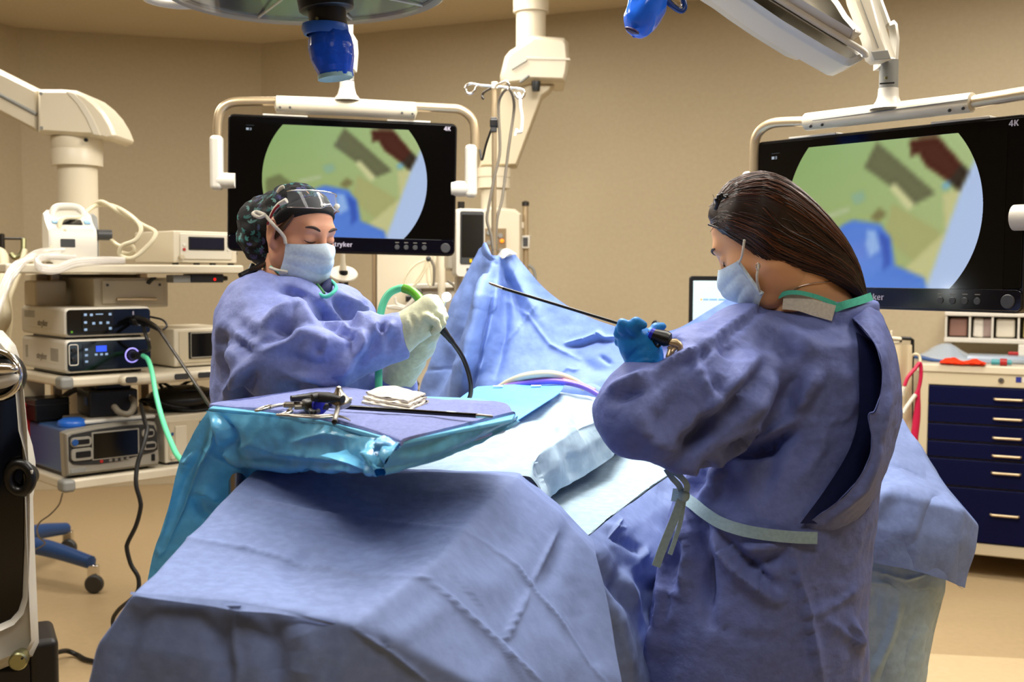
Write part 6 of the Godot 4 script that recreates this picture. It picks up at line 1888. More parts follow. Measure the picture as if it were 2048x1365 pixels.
func tray_and_tools() -> void:
	var h := 1.2
	var mid := level(730, 830, h)
	var lying := Transform3D(Basis(Vector3.RIGHT, -PI / 2), Vector3.ZERO)
	var t := thing("instrument_stand", "instrument stand with a rectangular tray hidden under towel and cyan plastic cover", "instrument stand", Vector3(mid.x, 0, mid.z))
	wpart(t, "tray", sh().extrude(flat_poly([[428, 818], [520, 798], [668, 780], [700, 782], [860, 800], [990, 812], [1018, 826], [1012, 838], [930, 858], [800, 883], [770, 878], [660, 848], [540, 830]], h), 0.02, 0.004, lying * at(0, 0, h - 0.016)).done(), M.steel)
	wpart(t, "post", sh().tube([level(440, 815, h) + Vector3(0.03, -0.03, 0), level(440, 815, h) * Vector3(1, 0, 1) + Vector3(0.03, 0.05, 0)], 0.016, 10).done(), M.steel)
	wpart(t, "base", sh().box(Vector3(0.5, 0.04, 0.06), 0.01, Transform3D(Basis(Vector3.UP, 0.5), level(440, 815, h) * Vector3(1, 0, 1) + Vector3(0.1, 0.03, 0))).done(), M.steel)
	# cover
	t = thing("tray_cover", "glossy cyan plastic cover wrapped around the instrument tray and hanging at its left", "tray cover", level(600, 870, h) * Vector3(1, 0, 1))
	wpart(t, "top_film", sh().extrude(flat_poly([[416, 820], [440, 808], [560, 790], [664, 776], [690, 778], [850, 796], [960, 800], [1010, 811], [1031, 832], [1026, 842], [800, 888], [770, 881], [660, 850], [540, 832]], h), 0.006, 0.002, lying * at(0, 0, h + 0.0)).done(), mat("light cyan film", Color(0.42, 0.74, 0.90), 0.3))
	var rim := [[416, 822], [450, 826], [540, 834], [640, 848], [720, 866], [770, 882], [801, 890]]
	var bottom := [[470, 925], [520, 938], [580, 942], [640, 944], [700, 946], [740, 947], [760, 949]]
	var rows := []
	for k in 5:
		var w := k / 4.0
		var line := []
		for c in 7:
			var d := -level(rim[c][0], rim[c][1], h).z
			line.append(spot(lerpf(rim[c][0], bottom[c][0], w), lerpf(rim[c][1], bottom[c][1], w), d - 0.03 * sin(PI * w) + 0.02 * w))
		rows.append(line)
	var under := []
	for c in 7:
		under.append(rows[4][c] + Vector3(0.05, 0.01, -0.12))
	rows.append(under)
	wpart(t, "front_skirt", sh().grid(facing(net(rows, 110, 44))).ripple(0.010, 9.0, 41, 3).crease([
		stroke([[425, 830], [445, 862], [452, 895], [475, 930]], 2.0, 0.008, 0.02), stroke([[440, 835], [465, 870], [470, 905]], 1.98, 0.008, -0.016), stroke([[455, 905], [500, 885], [560, 905], [640, 915], [735, 930]], 1.85, 0.006, 0.009, "sharp"),
		stroke([[540, 850], [600, 880], [700, 905]], 1.85, 0.02, -0.008), stroke([[580, 885], [650, 870], [712, 878]], 1.8, 0.007, 0.007, "sharp"), stroke([[745, 880], [742, 900], [752, 925], [758, 946]], 1.68, 0.006, 0.011), stroke([[762, 884], [756, 906], [764, 930], [760, 946]], 1.68, 0.005, -0.008),
		stroke([[725, 900], [745, 925], [757, 946]], 1.7, 0.006, 0.014, "sharp"), stroke([[778, 888], [770, 915], [762, 944]], 1.66, 0.006, 0.010), stroke([[480, 915], [520, 925], [600, 938]], 1.9, 0.01, 0.01)]).done(), M.plastic_cover)
	rim = [[795, 889], [850, 878], [910, 866], [970, 852], [1015, 843], [1033, 832]]
	bottom = [[758, 949], [820, 934], [890, 912], [950, 886], [1005, 858], [1032, 842]]
	rows = []
	for k in 5:
		var w := k / 4.0
		var line := []
		for c in 6:
			var d := -level(rim[c][0], rim[c][1], h).z
			line.append(spot(lerpf(rim[c][0], bottom[c][0], w), lerpf(rim[c][1], bottom[c][1], w), d - 0.012 * sin(PI * w) + 0.03 * w))
		rows.append(line)
	under = []
	for c in 6:
		under.append(rows[4][c] + Vector3(-0.1, 0.02, -0.06))
	rows.append(under)
	wpart(t, "side_skirt", sh().grid(facing(net(rows, 70, 34))).ripple(0.005, 9.0, 43, 3).crease([stroke([[785, 905], [850, 892], [920, 872]], 1.75, 0.008, -0.006), stroke([[800, 930], [880, 900], [960, 866]], 1.8, 0.01, 0.006)]).done(), M.plastic_cover)
	rows = px_net([
		[[414, 822, 2.03], [440, 830, 2.01], [500, 838, 1.99], [580, 850, 1.99], [680, 870, 2.02]],
		[[386, 872, 2.04], [425, 882, 2.02], [490, 890, 2.02], [580, 900, 2.04], [680, 910, 2.08]],
		[[358, 925, 2.05], [405, 935, 2.04], [480, 945, 2.06], [560, 950, 2.10], [680, 950, 2.14]],
		[[342, 995, 2.05], [385, 1002, 2.06], [450, 1010, 2.08], [540, 1010, 2.12], [640, 1010, 2.16]],
		[[322, 1062, 2.05], [360, 1068, 2.06], [420, 1075, 2.08], [500, 1080, 2.12], [600, 1080, 2.16]],
		[[303, 1122, 2.05], [340, 1130, 2.06], [400, 1140, 2.08], [480, 1150, 2.12], [580, 1150, 2.16]],
		[[270, 1300, 2.05], [320, 1300, 2.06], [380, 1310, 2.08], [460, 1320, 2.12], [560, 1330, 2.16]]])
	wpart(t, "hanging_side", sh().grid(facing(net(rows, 80, 110))).ripple(0.008, 6.0, 45, 3).crease([
		stroke([[432, 840], [425, 890], [400, 930], [365, 1020], [330, 1100]], 2.02, 0.006, 0.014, "sharp"), stroke([[415, 850], [395, 905], [372, 960], [350, 1040]], 2.03, 0.01, -0.012), stroke([[392, 905], [380, 925], [366, 925]], 2.03, 0.006, 0.014), stroke([[400, 895], [455, 925], [490, 945]], 2.03, 0.006, 0.009, "sharp"),
		stroke([[392, 985], [410, 980], [440, 1000]], 2.04, 0.008, 0.016), stroke([[385, 1000], [400, 1030], [420, 1050]], 2.05, 0.01, -0.014), stroke([[312, 1095], [318, 1108], [330, 1100]], 2.05, 0.005, 0.008), stroke([[345, 975], [335, 1030], [318, 1090]], 2.05, 0.005, 0.008, "sharp")]).done(), M.plastic_cover)
	rows = px_net([[[752, 882, 1.66], [770, 872, 1.68], [790, 878, 1.665], [797, 890, 1.635]], [[750, 892, 1.65], [766, 886, 1.645], [784, 890, 1.64], [796, 896, 1.63]], [[748, 905, 1.66], [760, 902, 1.645], [772, 900, 1.64], [784, 902, 1.64]]])
	wpart(t, "folded_tab", sh().grid(facing(net(rows, 24, 16)), 0.002).ripple(0.006, 30.0, 3).done(), mat("pale cyan fold", Color(0.40, 0.68, 0.90), 0.35))
	# towel
	t = thing("towel", "lavender blue cloth towel spread over the tray under the instruments", "towel", level(730, 830, h))
	rows = []
	var edges := [[[668, 778], [780, 794], [880, 808], [1000, 813], [1031, 831]], [[417, 815], [540, 829], [650, 846], [740, 869], [800, 889]]]
	for k in 6:
		var w: float = [0.0, 0.04, 0.3, 0.7, 0.96, 1.0][k]
		var line := []
		for c in 5:
			var a := level(edges[0][c][0], edges[0][c][1], h)
			var b := level(edges[1][c][0], edges[1][c][1], h)
			var lift := 0.0105 if k > 0 and k < 5 else 0.004
			if c == 0 or c == 4:
				lift -= 0.003
			line.append(a.lerp(b, w) + Vector3(0, lift, 0))
		rows.append(line)
	wpart(t, "cloth", sh().grid(facing(net(rows, 130, 80)), 0.005).ripple(0.0022, 12.0, 51, 2).crease([
		stroke([[860, 809], [905, 806], [960, 811], [1005, 814]], 2.0, 0.004, 0.004, "sharp"), stroke([[440, 810], [520, 797], [600, 788]], 2.15, 0.01, -0.003)]).done(), M.towel)
	# instruments
	var y := h + 0.012
	t = thing("ring_handle_grasper", "steel grasper with two finger rings lying at the left of the towel", "grasper", level(570, 815, y))
	wpart(t, "finger_ring", sh().tube(flat_ring(527, 817, y + 0.004, 0.0125, 0.028), 0.0024, 8, 0, true).done(), M.steel)
	wpart(t, "finger_ring", sh().tube(flat_ring(572, 827, y + 0.004, 0.010, 0.02), 0.0022, 8, 0, true).done(), M.steel)
	wpart(t, "shank", sh().tube(bend(levels([[539, 816], [552, 812], [570, 810], [590, 810], [606, 808]], y + 0.006), 3), 0.0034, 8).done(), M.steel)
	wpart(t, "shank", sh().tube(bend(levels([[577, 823], [582, 817], [584, 811]], y + 0.006), 3), 0.0034, 8).done(), M.steel)
	wpart(t, "joint_block", sh().box(Vector3(0.036, 0.01, 0.018), 0.003, Transform3D(Basis(Vector3.UP, 0.1), level(588, 810, y + 0.012))).done(), M.steel)
	wpart(t, "joint_screw", sh().lathe([[0, 0.004], [0.005, 0.004], [0.006, 0.0]], Transform3D(Basis(), level(594, 808, y + 0.018)), 12).done(), M.steel_dark)
	wpart(t, "ratchet", sh().box(Vector3(0.02, 0.008, 0.012), 0.002, Transform3D(Basis(Vector3.UP, 0.3), level(600, 815, y + 0.008))).done(), M.steel)
	t = thing("curved_clamp", "slim steel clamp with a curved tip lying nearest the front edge of towel", "clamp", level(630, 834, y))
	wpart(t, "arm", sh().tube(bend(levels([[553, 830], [590, 832], [630, 833], [665, 832], [682, 834], [694, 838], [700, 842]], y + 0.004), 4), [0.002, 0.0022, 0.0024, 0.0026, 0.0028, 0.003, 0.003, 0.003, 0.003, 0.003, 0.003, 0.003, 0.003, 0.003, 0.003, 0.003, 0.0028, 0.0026, 0.0024, 0.0024, 0.0022, 0.002, 0.002, 0.0018, 0.0018, 0.0016, 0.0015, 0.0014, 0.0012, 0.001, 0.001], 8).done(), M.steel)
	wpart(t, "arm", sh().tube(bend(levels([[560, 829], [600, 834], [640, 836], [672, 834]], y + 0.004), 4), 0.0018, 8).done(), M.steel)
	t = thing("black_handle_scissors", "black plastic handled instrument with silver tip at the back of the towel", "surgical instrument", level(650, 797, y))
	wpart(t, "grip", sh().tube(bend(levels([[582, 798], [600, 797], [622, 796], [640, 796], [665, 797], [690, 799]], y + 0.01), 3), [0.006, 0.006, 0.006, 0.007, 0.007, 0.008, 0.008, 0.009, 0.01, 0.01, 0.011, 0.011, 0.011, 0.011, 0.011, 0.011, 0.01, 0.01, 0.009, 0.008, 0.007], 10).done(), M.black)
	wpart(t, "upper_grip", sh().tube(bend(levels([[624, 796], [640, 795], [665, 797], [686, 799]], y + 0.03), 4), [0.006, 0.007, 0.008, 0.008, 0.009, 0.009, 0.009, 0.009, 0.009, 0.008, 0.008, 0.007, 0.006, 0.005, 0.004, 0.007], 10).done(), mat("matte black grip", Color(0.09, 0.09, 0.085), 0.6))
	wpart(t, "tip", sh().tube(levels([[690, 799], [704, 799]], y + 0.01), 0.003, 8).done(), M.white)
	t = thing("long_grasper", "long black-shafted grasper with a blue ring and steel tip lying across the towel", "grasper", level(800, 820, y))
	wpart(t, "handle_body", sh().tube(bend(levels([[610, 806], [620, 812], [632, 813], [642, 813], [652, 812]], y + 0.012), 3), [0.007, 0.009, 0.011, 0.012, 0.013, 0.013, 0.014, 0.014, 0.014, 0.013, 0.012, 0.011, 0.011, 0.01, 0.01, 0.009, 0.009], 12).done(), M.black)
	wpart(t, "trigger", sh().tube(bend(levels([[632, 815], [622, 820], [626, 826], [636, 823]], y + 0.006), 3), 0.005, 8).done(), M.black)
	wpart(t, "blue_ring", sh().tube(levels([[636, 812], [641, 813]], y + 0.013), 0.0145, 16).done(), M.blue_ring)
	wpart(t, "shaft", sh().tube(levels([[650, 812], [955, 832]], y + 0.006), 0.0042, 10).done(), M.black_gloss)
	wpart(t, "jaw", sh().tube(levels([[953, 832], [985, 834]], y + 0.006), [0.0038, 0.0024], 10).done(), M.steel)
	t = thing("trocar", "steel trocar with a pyramid-shaped head lying across the other instruments", "trocar", level(676, 815, y))
	wpart(t, "head", sh().lathe([[0.0, 0.03], [0.004, 0.028], [0.008, 0.018], [0.019, 0.006], [0.021, 0.0], [0.017, -0.008], [0.009, -0.012], [0.0, -0.012]], Transform3D(Basis(Vector3.RIGHT, 0.25) , level(679, 805, y + 0.022)), 4).done(), M.steel)
	wpart(t, "shaft", sh().tube([level(678, 808, y + 0.018), level(669, 843, y + 0.005)], 0.0042, 10).done(), M.steel)
	wpart(t, "shaft_end", sh().tube([level(669.5, 841, y + 0.005), level(669, 845, y + 0.005)], 0.0046, 10).done(), M.steel_dark)
	# gauze
	for k in 3:
		var q := thing("gauze_pad", ["white gauze pad at the bottom of the pile on the towel", "white gauze pad in the middle of the pile on the towel", "white gauze pad on top of the pile, sagging at its edges"][k], "gauze", level(785, 805, y), 0.0, "gauze pads piled on the towel")
		var gr := []
		var near_ := [[722 - k * -5, 805 - k * 3], [755, 812 - k * 2], [790, 817 - k * 2], [822 - k * 3, 822 - k * 2]]
		var farr := [[744 + k, 797 - k], [775, 793], [815, 796], [858 - k * 3, 803 - k]]
		for r in 4:
			var line := []
			for c in 4:
				var a := level(farr[c][0], farr[c][1], y)
				var b := level(near_[c][0], near_[c][1], y)
				var lift := 0.002 + k * 0.006
				if (r == 1 or r == 2) and (c == 1 or c == 2):
					lift += 0.004 + 0.003 * k
				line.append(a.lerp(b, r / 3.0) + Vector3(0, lift, 0))
			gr.append(line)
		wpart(q, "cloth", sh().grid(facing(net(gr, 30, 24)), 0.004).ripple(0.003, 24.0, 60 + k, 2).done(), M.gauze)


func levels(list: Array, h: float) -> Array:
	var out := []
	for p in list:
		out.append(level(p[0], p[1], h))
	return out


func flat_ring(x: float, y: float, h: float, rx: float, rz: float) -> Array:
	var c := level(x, y, h)
	var out := []
	for k in 20:
		out.append(c + Vector3(rx * cos(TAU * k / 20), 0.003 * cos(TAU * k / 20), rz * sin(TAU * k / 20)))
	return out


# ---------------------------------------------------------------- people
func hit(f: Field, x: float, y: float, from := 1.6, to := 3.6) -> float:  # how far ahead the body's surface lies there
	var every := PackedInt32Array(range(f.kinds.size()))
	var d := from
	for k in 160:
		var g := f.value(spot(x, y, d), every)
		if g < 0.001:
			return d
		d += clampf(g * 0.6, 0.002, 0.05)
		if d > to:
			break
	return -1.0


func on_body(f: Field, list: Array, off := 0.0, fallback := 2.2) -> Array:
	var out := []
	var last := fallback
	for p in list:
		var d := hit(f, p[0], p[1])
		if d > 0.0:
			last = d
		out.append(spot(p[0], p[1], last - off))
	return out


func folds_on(f: Field, list: Array, fallback: float) -> Array:  # [points, width, height, kind]
	var out := []
	for s in list:
		out.append([on_body(f, s[0], 0.0, fallback), s[1], s[2] * 1.6, s[3] if s.size() > 3 else "round"])
	return out


func ribbon(f: Field, list: Array, wide: float, off: float, fallback: float, thick := 0.0015) -> Mesh:  # a band lying on a body, its width in pixels
	var rows := [[], []]
	var p := []
	for q in list:
		p.append(Vector2(q[0], q[1]))
	var last := fallback
	for k in p.size():
		var dir: Vector2 = (p[mini(k + 1, p.size() - 1)] - p[maxi(k - 1, 0)]).normalized()
		var side := Vector2(-dir.y, dir.x) * wide * 0.5
		var d := hit(f, p[k].x, p[k].y)
		if list[k].size() > 2:
			d = list[k][2] + off
		if d > 0.0:
			last = d
		for e in 2:
			var q: Vector2 = p[k] + side * (1.0 if e else -1.0)
			rows[e].append(spot(q.x, q.y, last - off))
	return sh().grid(facing(net(rows, p.size() * 4, 2)), thick).done()


func head_field(s: float, ear: float, neck: Vector3) -> Field:  # face along +Z, ears along X, metres
	var f := Field.new()
	f.egg(Vector3(0, 0.035, -0.012) * s, Vector3(0.073, 0.082, 0.092) * s)
	f.egg(Vector3(0, -0.02, 0.028) * s, Vector3(0.06, 0.085, 0.06) * s, 0.03)
	f.limb(Vector3(-0.045, -0.055, 0.01) * s, Vector3(-0.012, -0.096, 0.062) * s, 0.022 * s, 0.017 * s, 0.025)
	f.limb(Vector3(0.045, -0.055, 0.01) * s, Vector3(0.012, -0.096, 0.062) * s, 0.022 * s, 0.017 * s, 0.025)
	f.limb(Vector3(-0.012, -0.096, 0.062) * s, Vector3(0.012, -0.096, 0.062) * s, 0.016 * s, 0.016 * s, 0.02)
	for x in [-1.0, 1.0]:
		f.egg(Vector3(x * 0.036, -0.026, 0.058) * s, Vector3(0.026, 0.024, 0.024) * s, 0.025)
	f.limb(Vector3(-0.03, 0.026, 0.074) * s, Vector3(0.03, 0.026, 0.074) * s, 0.013 * s, 0.013 * s, 0.02)
	for x in [-1.0, 1.0]:
		f.carve(Vector3(x * 0.031, 0.006, 0.1) * s, Vector3(0.019, 0.013, 0.02) * s, 0.012)
	for x in [-1.0, 1.0]:
		f.egg(Vector3(x * 0.031, 0.004, 0.075) * s, Vector3(0.0165, 0.012, 0.013) * s, 0.004)
	f.limb(Vector3(0, 0.014, 0.086) * s, Vector3(0, -0.03, 0.106) * s, 0.008 * s, 0.0115 * s, 0.012)
	for x in [-1.0, 1.0]:
		f.egg(Vector3(x * 0.012, -0.034, 0.096) * s, Vector3(0.009, 0.008, 0.011) * s, 0.008)
	f.limb(Vector3(-0.018, -0.06, 0.083) * s, Vector3(0.018, -0.06, 0.083) * s, 0.007 * s, 0.007 * s, 0.01)
	f.limb(Vector3(-0.016, -0.071, 0.081) * s, Vector3(0.016, -0.071, 0.081) * s, 0.0075 * s, 0.0075 * s, 0.008)
	f.limb(Vector3(0, -0.035, -0.018) * s, neck, 0.05 * s, 0.052 * s, 0.04)
	for x in [-1.0, 1.0]:
		f.egg(Vector3(x * 0.077, 0.0, -0.008) * s, Vector3(0.009, 0.032 * ear, 0.02 * ear) * s, 0.008, Basis(Vector3.UP, x * 0.35))
		f.egg(Vector3(x * 0.072, -0.03, 0.002) * s, Vector3(0.008, 0.011, 0.009) * s, 0.008)
		f.carve(Vector3(x * 0.087, 0.002, -0.004) * s, Vector3(0.006, 0.019, 0.01) * s, 0.006)
	return f


func mask_mesh(s: float, reach := 1.12, proud := 1.0) -> Mesh:
	var rows := []
	for r in 33:
		var v := r / 32.0
		var line := []
		for c in 41:
			var u := c / 20.0 - 1.0
			var a := u * reach
			var top := 0.002 - 0.02 * absf(u)
			var low := -0.128 + 0.034 * absf(u)
			var pleat := 0.0035 * absf(sin(v * PI * 3.5)) * (1.0 - pow(absf(u), 4.0))
			var nose := 0.021 * proud * exp(-pow(u / 0.26, 2.0)) * exp(-pow((v - 0.28) / 0.24, 2.0))
			var deep := 0.085 + 0.013 * proud + nose + pleat + 0.010 * sin(PI * v) - 0.012 * v * v
			line.append(Vector3(sin(a) * (0.079 + pleat * 0.5), lerpf(top, low, v), 0.004 + cos(a) * deep) * s)
		rows.append(line)
	return sh().grid(rows, 0.0014).done()


func mask_corner(s: float, side: float, v: float, reach := 1.12) -> Vector3:
	var a := side * reach
	return Vector3(sin(a) * 0.079, lerpf(-0.018, -0.094, v), 0.004 + cos(a) * 0.098) * s


func finger(f: Field, list: Array, r: float) -> void:
	var p := spots(list)
	for k in p.size() - 1:
		f.limb(p[k], p[k + 1], r * (1.08 - 0.1 * k), r * (0.98 - 0.1 * k), 0.004)


func face_details(person: Node3D, hx: Transform3D, s: float) -> void:
	for x in [-1.0, 1.0]:
		var lash := []
		var brow := []
		for k in 7:
			var w := k / 6.0
			lash.append(hx * (Vector3(x * (0.017 + 0.029 * w), 0.0005 - 0.004 * sin(PI * w), 0.0885 - 0.009 * w * w) * s))
			brow.append(hx * (Vector3(x * (0.013 + 0.036 * w), 0.027 + 0.007 * sin(PI * w * 0.8), 0.0915 - 0.013 * w * w) * s))
		wpart(person, "eyelash", sh().tube(lash, [0.0006, 0.0012, 0.0016, 0.0018, 0.0018, 0.0014, 0.0006], 6).done(), M.brow)
		wpart(person, "eyebrow", sh().tube(brow, [0.002, 0.0034, 0.0038, 0.0038, 0.0034, 0.0026, 0.0014], 6).done(), M.brow)


func leaf_print() -> ImageTexture:
	var n := 256
	var im := Image.create(n, n, false, Image.FORMAT_RGB8)
	im.fill(Color(0.02, 0.02, 0.03))
	var rng := RandomNumberGenerator.new()
	rng.seed = 77
	for k in 30:
		var c := Vector2(rng.randf() * n, rng.randf() * n)
		var a := rng.randf() * TAU
		var col: Color = [Color(0.30, 0.62, 0.60), Color(0.18, 0.45, 0.46), Color(0.52, 0.76, 0.74), Color(0.36, 0.36, 0.58)][k % 4]
		for e in 3:
			var b := a + (e - 1) * 0.8
			var long := rng.randf_range(16.0, 26.0)
			for x in range(-28, 29):
				for y in range(-28, 29):
					var q := Vector2(x, y).rotated(-b)
					if q.x > 0.0 and q.x < long and absf(q.y) < 4.6 * sin(PI * q.x / long):
						im.set_pixel(posmod(int(c.x) + x, n), posmod(int(c.y) + y, n), col)
	return ImageTexture.create_from_image(im)


func surgeon() -> void:
	var foot := spot(590, 800, 2.76) * Vector3(1, 0, 1)
	var t := thing("person", "person in blue gown, patterned black cap and white mask behind the tray", "person", foot)
	var hb := Basis(Vector3.UP, deg_to_rad(50)) * Basis(Vector3.RIGHT, deg_to_rad(15)) * Basis(Vector3.BACK, deg_to_rad(-2))
	var hx := Transform3D(hb, spot(597, 467, 2.70))
	var s := 1.0
	# body: head on a fine grid, the rest on a coarse one
	var skin := head_field(s, 1.0, hx.affine_inverse() * spot(583, 556, 2.72)).mesh(Vector3(-0.1, -0.18, -0.16), Vector3(0.1, 0.13, 0.13), 0.0036, null, hx)
	var b := Field.new()
	var neck := spot(578, 572, 2.73)
	b.limb(hx * Vector3(0, -0.05, -0.025), neck, 0.05, 0.058)
	b.limb(neck, spot(590, 700, 2.76), 0.06, 0.11, 0.05)
	b.limb(spot(530, 620, 2.68), spot(670, 630, 2.84), 0.05, 0.05, 0.05)
	b.limb(spot(590, 700, 2.76), foot + Vector3(0, 0.85, 0), 0.11, 0.12, 0.05)
	for x in [-0.09, 0.09]:
		var hip := foot + Vector3(x, 0.85, -x * 0.6)
		b.limb(hip, hip + Vector3(0, -0.42, 0.01), 0.08, 0.055, 0.03)
		b.limb(hip + Vector3(0, -0.42, 0.01), hip + Vector3(0, -0.78, -0.02), 0.055, 0.036, 0.02)
	b.limb(spot(520, 630, 2.64), spot(562, 722, 2.46), 0.045, 0.038)
	b.limb(spot(562, 722, 2.46), spot(800, 666, 2.45), 0.038, 0.028)
	b.limb(spot(680, 645, 2.85), spot(768, 795, 2.78), 0.045, 0.036)
	b.limb(spot(768, 795, 2.78), spot(802, 750, 2.66), 0.036, 0.028)
	b.mesh(foot + Vector3(-0.35, 0.0, -0.35), foot + Vector3(0.4, 1.5, 0.4), 0.013, skin)
	wpart(t, "body", skin.done(), M.skin)
	face_details(t, hx, s)
	for x in [-1, 1]:
		wpart(t, "shoe", sh().ball(Vector3(0.05, 0.05, 0.13), Transform3D(Basis(Vector3.UP, 0.8), foot + Vector3(x * 0.09 + 0.05, 0.05, -x * 0.055 + 0.05)), 10).done(), M.black)
		wpart(t, "trouser_leg", sh().lathe([[0.085, 0.5], [0.075, 0.3], [0.065, 0.09]], Transform3D(Basis(), foot + Vector3(x * 0.09, 0.0, -x * 0.055)), 20).done(), M.gown_lining)
	# hair at the temple
	var hairs := sh()
	for k in 14:
		var w := k / 13.0
		hairs.tube(bend([hx * Vector3(-0.064 + 0.01 * w, 0.052 - 0.02 * w, 0.046 - 0.052 * w), hx * Vector3(-0.071 + 0.006 * w, 0.03 - 0.016 * w, 0.04 - 0.045 * w), hx * Vector3(-0.0735, 0.006 - 0.012 * w, 0.026 - 0.03 * w), hx * Vector3(-0.073, -0.014 - 0.01 * w, 0.012 - 0.014 * w)], 3), [0.003, 0.0035, 0.0035, 0.0035, 0.003, 0.003, 0.003, 0.0028, 0.0026, 0.0022, 0.0018, 0.0014, 0.0008], 6)
	wpart(t, "hair", hairs.done(), mat("temple hair", Color(0.26, 0.17, 0.10), 0.5))
	# cap and its band
	var print_ := mat("leaf print", Color.WHITE, 0.85)
	print_.albedo_texture = leaf_print()
	print_.uv1_triplanar = true
	print_.uv1_scale = Vector3.ONE * 7.0
	var band := Field.new()
	band.egg(Vector3(0, 0.036, -0.012), Vector3(0.080, 0.083, 0.101))
	band.below(Vector3(0, 0.012, 0.0), Vector3(0, -0.8, 0.6))
	band.below(Vector3(0, 0.034, -0.01), Vector3(0, 0.62, -0.785))
	wpart(t, "cap_band", band.mesh(Vector3(-0.1, -0.08, -0.13), Vector3(0.1, 0.14, 0.12), 0.005, null, hx).done(), mat("black band", Color(0.02, 0.02, 0.022), 0.8))
	var cap := Field.new()
	cap.egg(Vector3(0, 0.037, -0.014), Vector3(0.0785, 0.083, 0.0985))
	cap.below(Vector3(0, 0.03, -0.01), Vector3(0, -0.62, 0.785))
	cap.egg(Vector3(-0.004, -0.012, -0.125), Vector3(0.068, 0.078, 0.072), 0.04)
	cap.egg(Vector3(-0.01, -0.055, -0.105), Vector3(0.055, 0.05, 0.055), 0.03)
	var cm := cap.mesh(Vector3(-0.11, -0.14, -0.22), Vector3(0.1, 0.15, 0.1), 0.0055).ripple(0.008, 22.0, 71, 2, Vector3(1, 1, 0.6))
	var cap_node := wpart(t, "cap", Shape.new().add(cm, hx).done(), print_)
	cap_node.set_meta("label", "black cap printed with teal leaves")
	for q in [[[505, 532, 2.70], [498, 546, 2.66], [486, 553, 2.63]], [[520, 530, 2.70], [512, 545, 2.66], [516, 558, 2.64]], [[528, 528, 2.70], [505, 540, 2.65], [480, 552, 2.62]]]:
		wpart(t, "cap_tie", sh().tube(bend(spots(q), 4), 0.0075, 8).done(), M.black)
	# mask and its ties
	wpart(t, "mask", mask_mesh(s), M.mask).transform = t.global_transform.affine_inverse() * hx
	var c0 := hx * mask_corner(s, -1.0, 0.0)
	wpart(t, "mask_tie", sh().tube(bend([c0, spot(567, 472, 2.615), spot(546, 449, 2.61), spot(530, 431, 2.625), spot(518, 427, 2.64), spot(508, 432, 2.65)], 4), 0.0042, 8).done(), M.white_band)
	wpart(t, "mask_tie", sh().tube(bend([spot(530, 431, 2.62), spot(518, 435, 2.62), spot(506, 428, 2.63), spot(514, 424, 2.64), spot(530, 430, 2.62)], 3), 0.0042, 8).done(), M.white_band)
	wpart(t, "mask_tie", sh().tube(bend([spot(556, 385, 2.66), spot(562, 376, 2.655), spot(568, 374, 2.655)], 3), 0.005, 8).done(), M.white_band)
	wpart(t, "mask_tie", sh().tube(bend([hx * mask_corner(s, -1.0, 0.95), spot(575, 545, 2.62), spot(556, 541, 2.63), spot(540, 536, 2.66)], 4), 0.0038, 8).done(), M.white_band)
	# safety glasses pushed up on the cap
	var gl := thing("safety_glasses", "clear safety glasses with white and red temples pushed up on the patterned cap", "glasses", hx * Vector3(0, 0.1, 0.05))
	var lens_rows := []
	for r in 7:
		var v := r / 6.0
		var line := []
		for c in 21:
			var a := (c / 20.0 - 0.5) * 2.3
			var notch := 0.012 * exp(-pow(a / 0.16, 2.0)) if r == 6 else 0.0
			var back := v * 0.05
			var p := Vector3(sin(a) * 0.083, 0.118 - 0.036 * v + notch - 0.026 * (1.0 - cos(a)), cos(a) * (0.066 + back * 0.62) - 0.012 + 0.006)
			line.append(hx * p)
		lens_rows.append(line)
	wpart(gl, "lens", sh().grid(facing(lens_rows), 0.002).done(), M.lens)
	var edge := []
	for c in 21:
		edge.append(lens_rows[0][c])
	wpart(gl, "lens_edge", sh().tube(edge, 0.0018, 6).done(), M.chrome)
	edge = []
	for c in 21:
		edge.append(lens_rows[6][c])
	wpart(gl, "lens_edge", sh().tube(edge, 0.0014, 6).done(), M.chrome)
	for x in [-1.0, 1.0]:
		var arm := wpart(gl, "temple_arm", sh().tube(bend([hx * Vector3(x * 0.079, 0.082, 0.03), hx * Vector3(x * 0.086, 0.066, 0.012), hx * Vector3(x * 0.088, 0.04, -0.004), hx * Vector3(x * 0.086, 0.012, -0.012)], 4), [0.007, 0.007, 0.0065, 0.006, 0.006, 0.0055, 0.005, 0.005, 0.0045, 0.004, 0.004, 0.0035, 0.0035, 0.003, 0.003, 0.003], 8).done(), M.white)
		wpart(arm, "red_inlay", sh().tube(bend([hx * Vector3(x * 0.088, 0.068, 0.018), hx * Vector3(x * 0.0915, 0.05, 0.006), hx * Vector3(x * 0.091, 0.014, -0.008)], 4), 0.003, 6).done(), mat("crimson inlay", Color(0.55, 0.05, 0.10), 0.4))
	# gown
	var g := Field.new()
	g.loft([[1.425, foot.x + 0.012, -2.735, 0.075, 0.07], [1.40, foot.x + 0.01, -2.74, 0.14, 0.105], [1.355, foot.x, -2.74, 0.195, 0.14], [1.29, foot.x, -2.74, 0.21, 0.165], [1.2, foot.x, -2.745, 0.212, 0.175], [1.1, foot.x, -2.75, 0.215, 0.18], [0.85, foot.x, -2.76, 0.225, 0.19], [0.4, foot.x, -2.76, 0.24, 0.2]], deg_to_rad(50), 0.05)
	g.limb(spot(512, 622, 2.63), spot(545, 712, 2.47), 0.088, 0.088, 0.05)
	g.limb(spot(545, 712, 2.47), spot(640, 712, 2.43), 0.088, 0.072, 0.04)
	g.limb(spot(640, 712, 2.43), spot(800, 672, 2.45), 0.072, 0.056, 0.03)
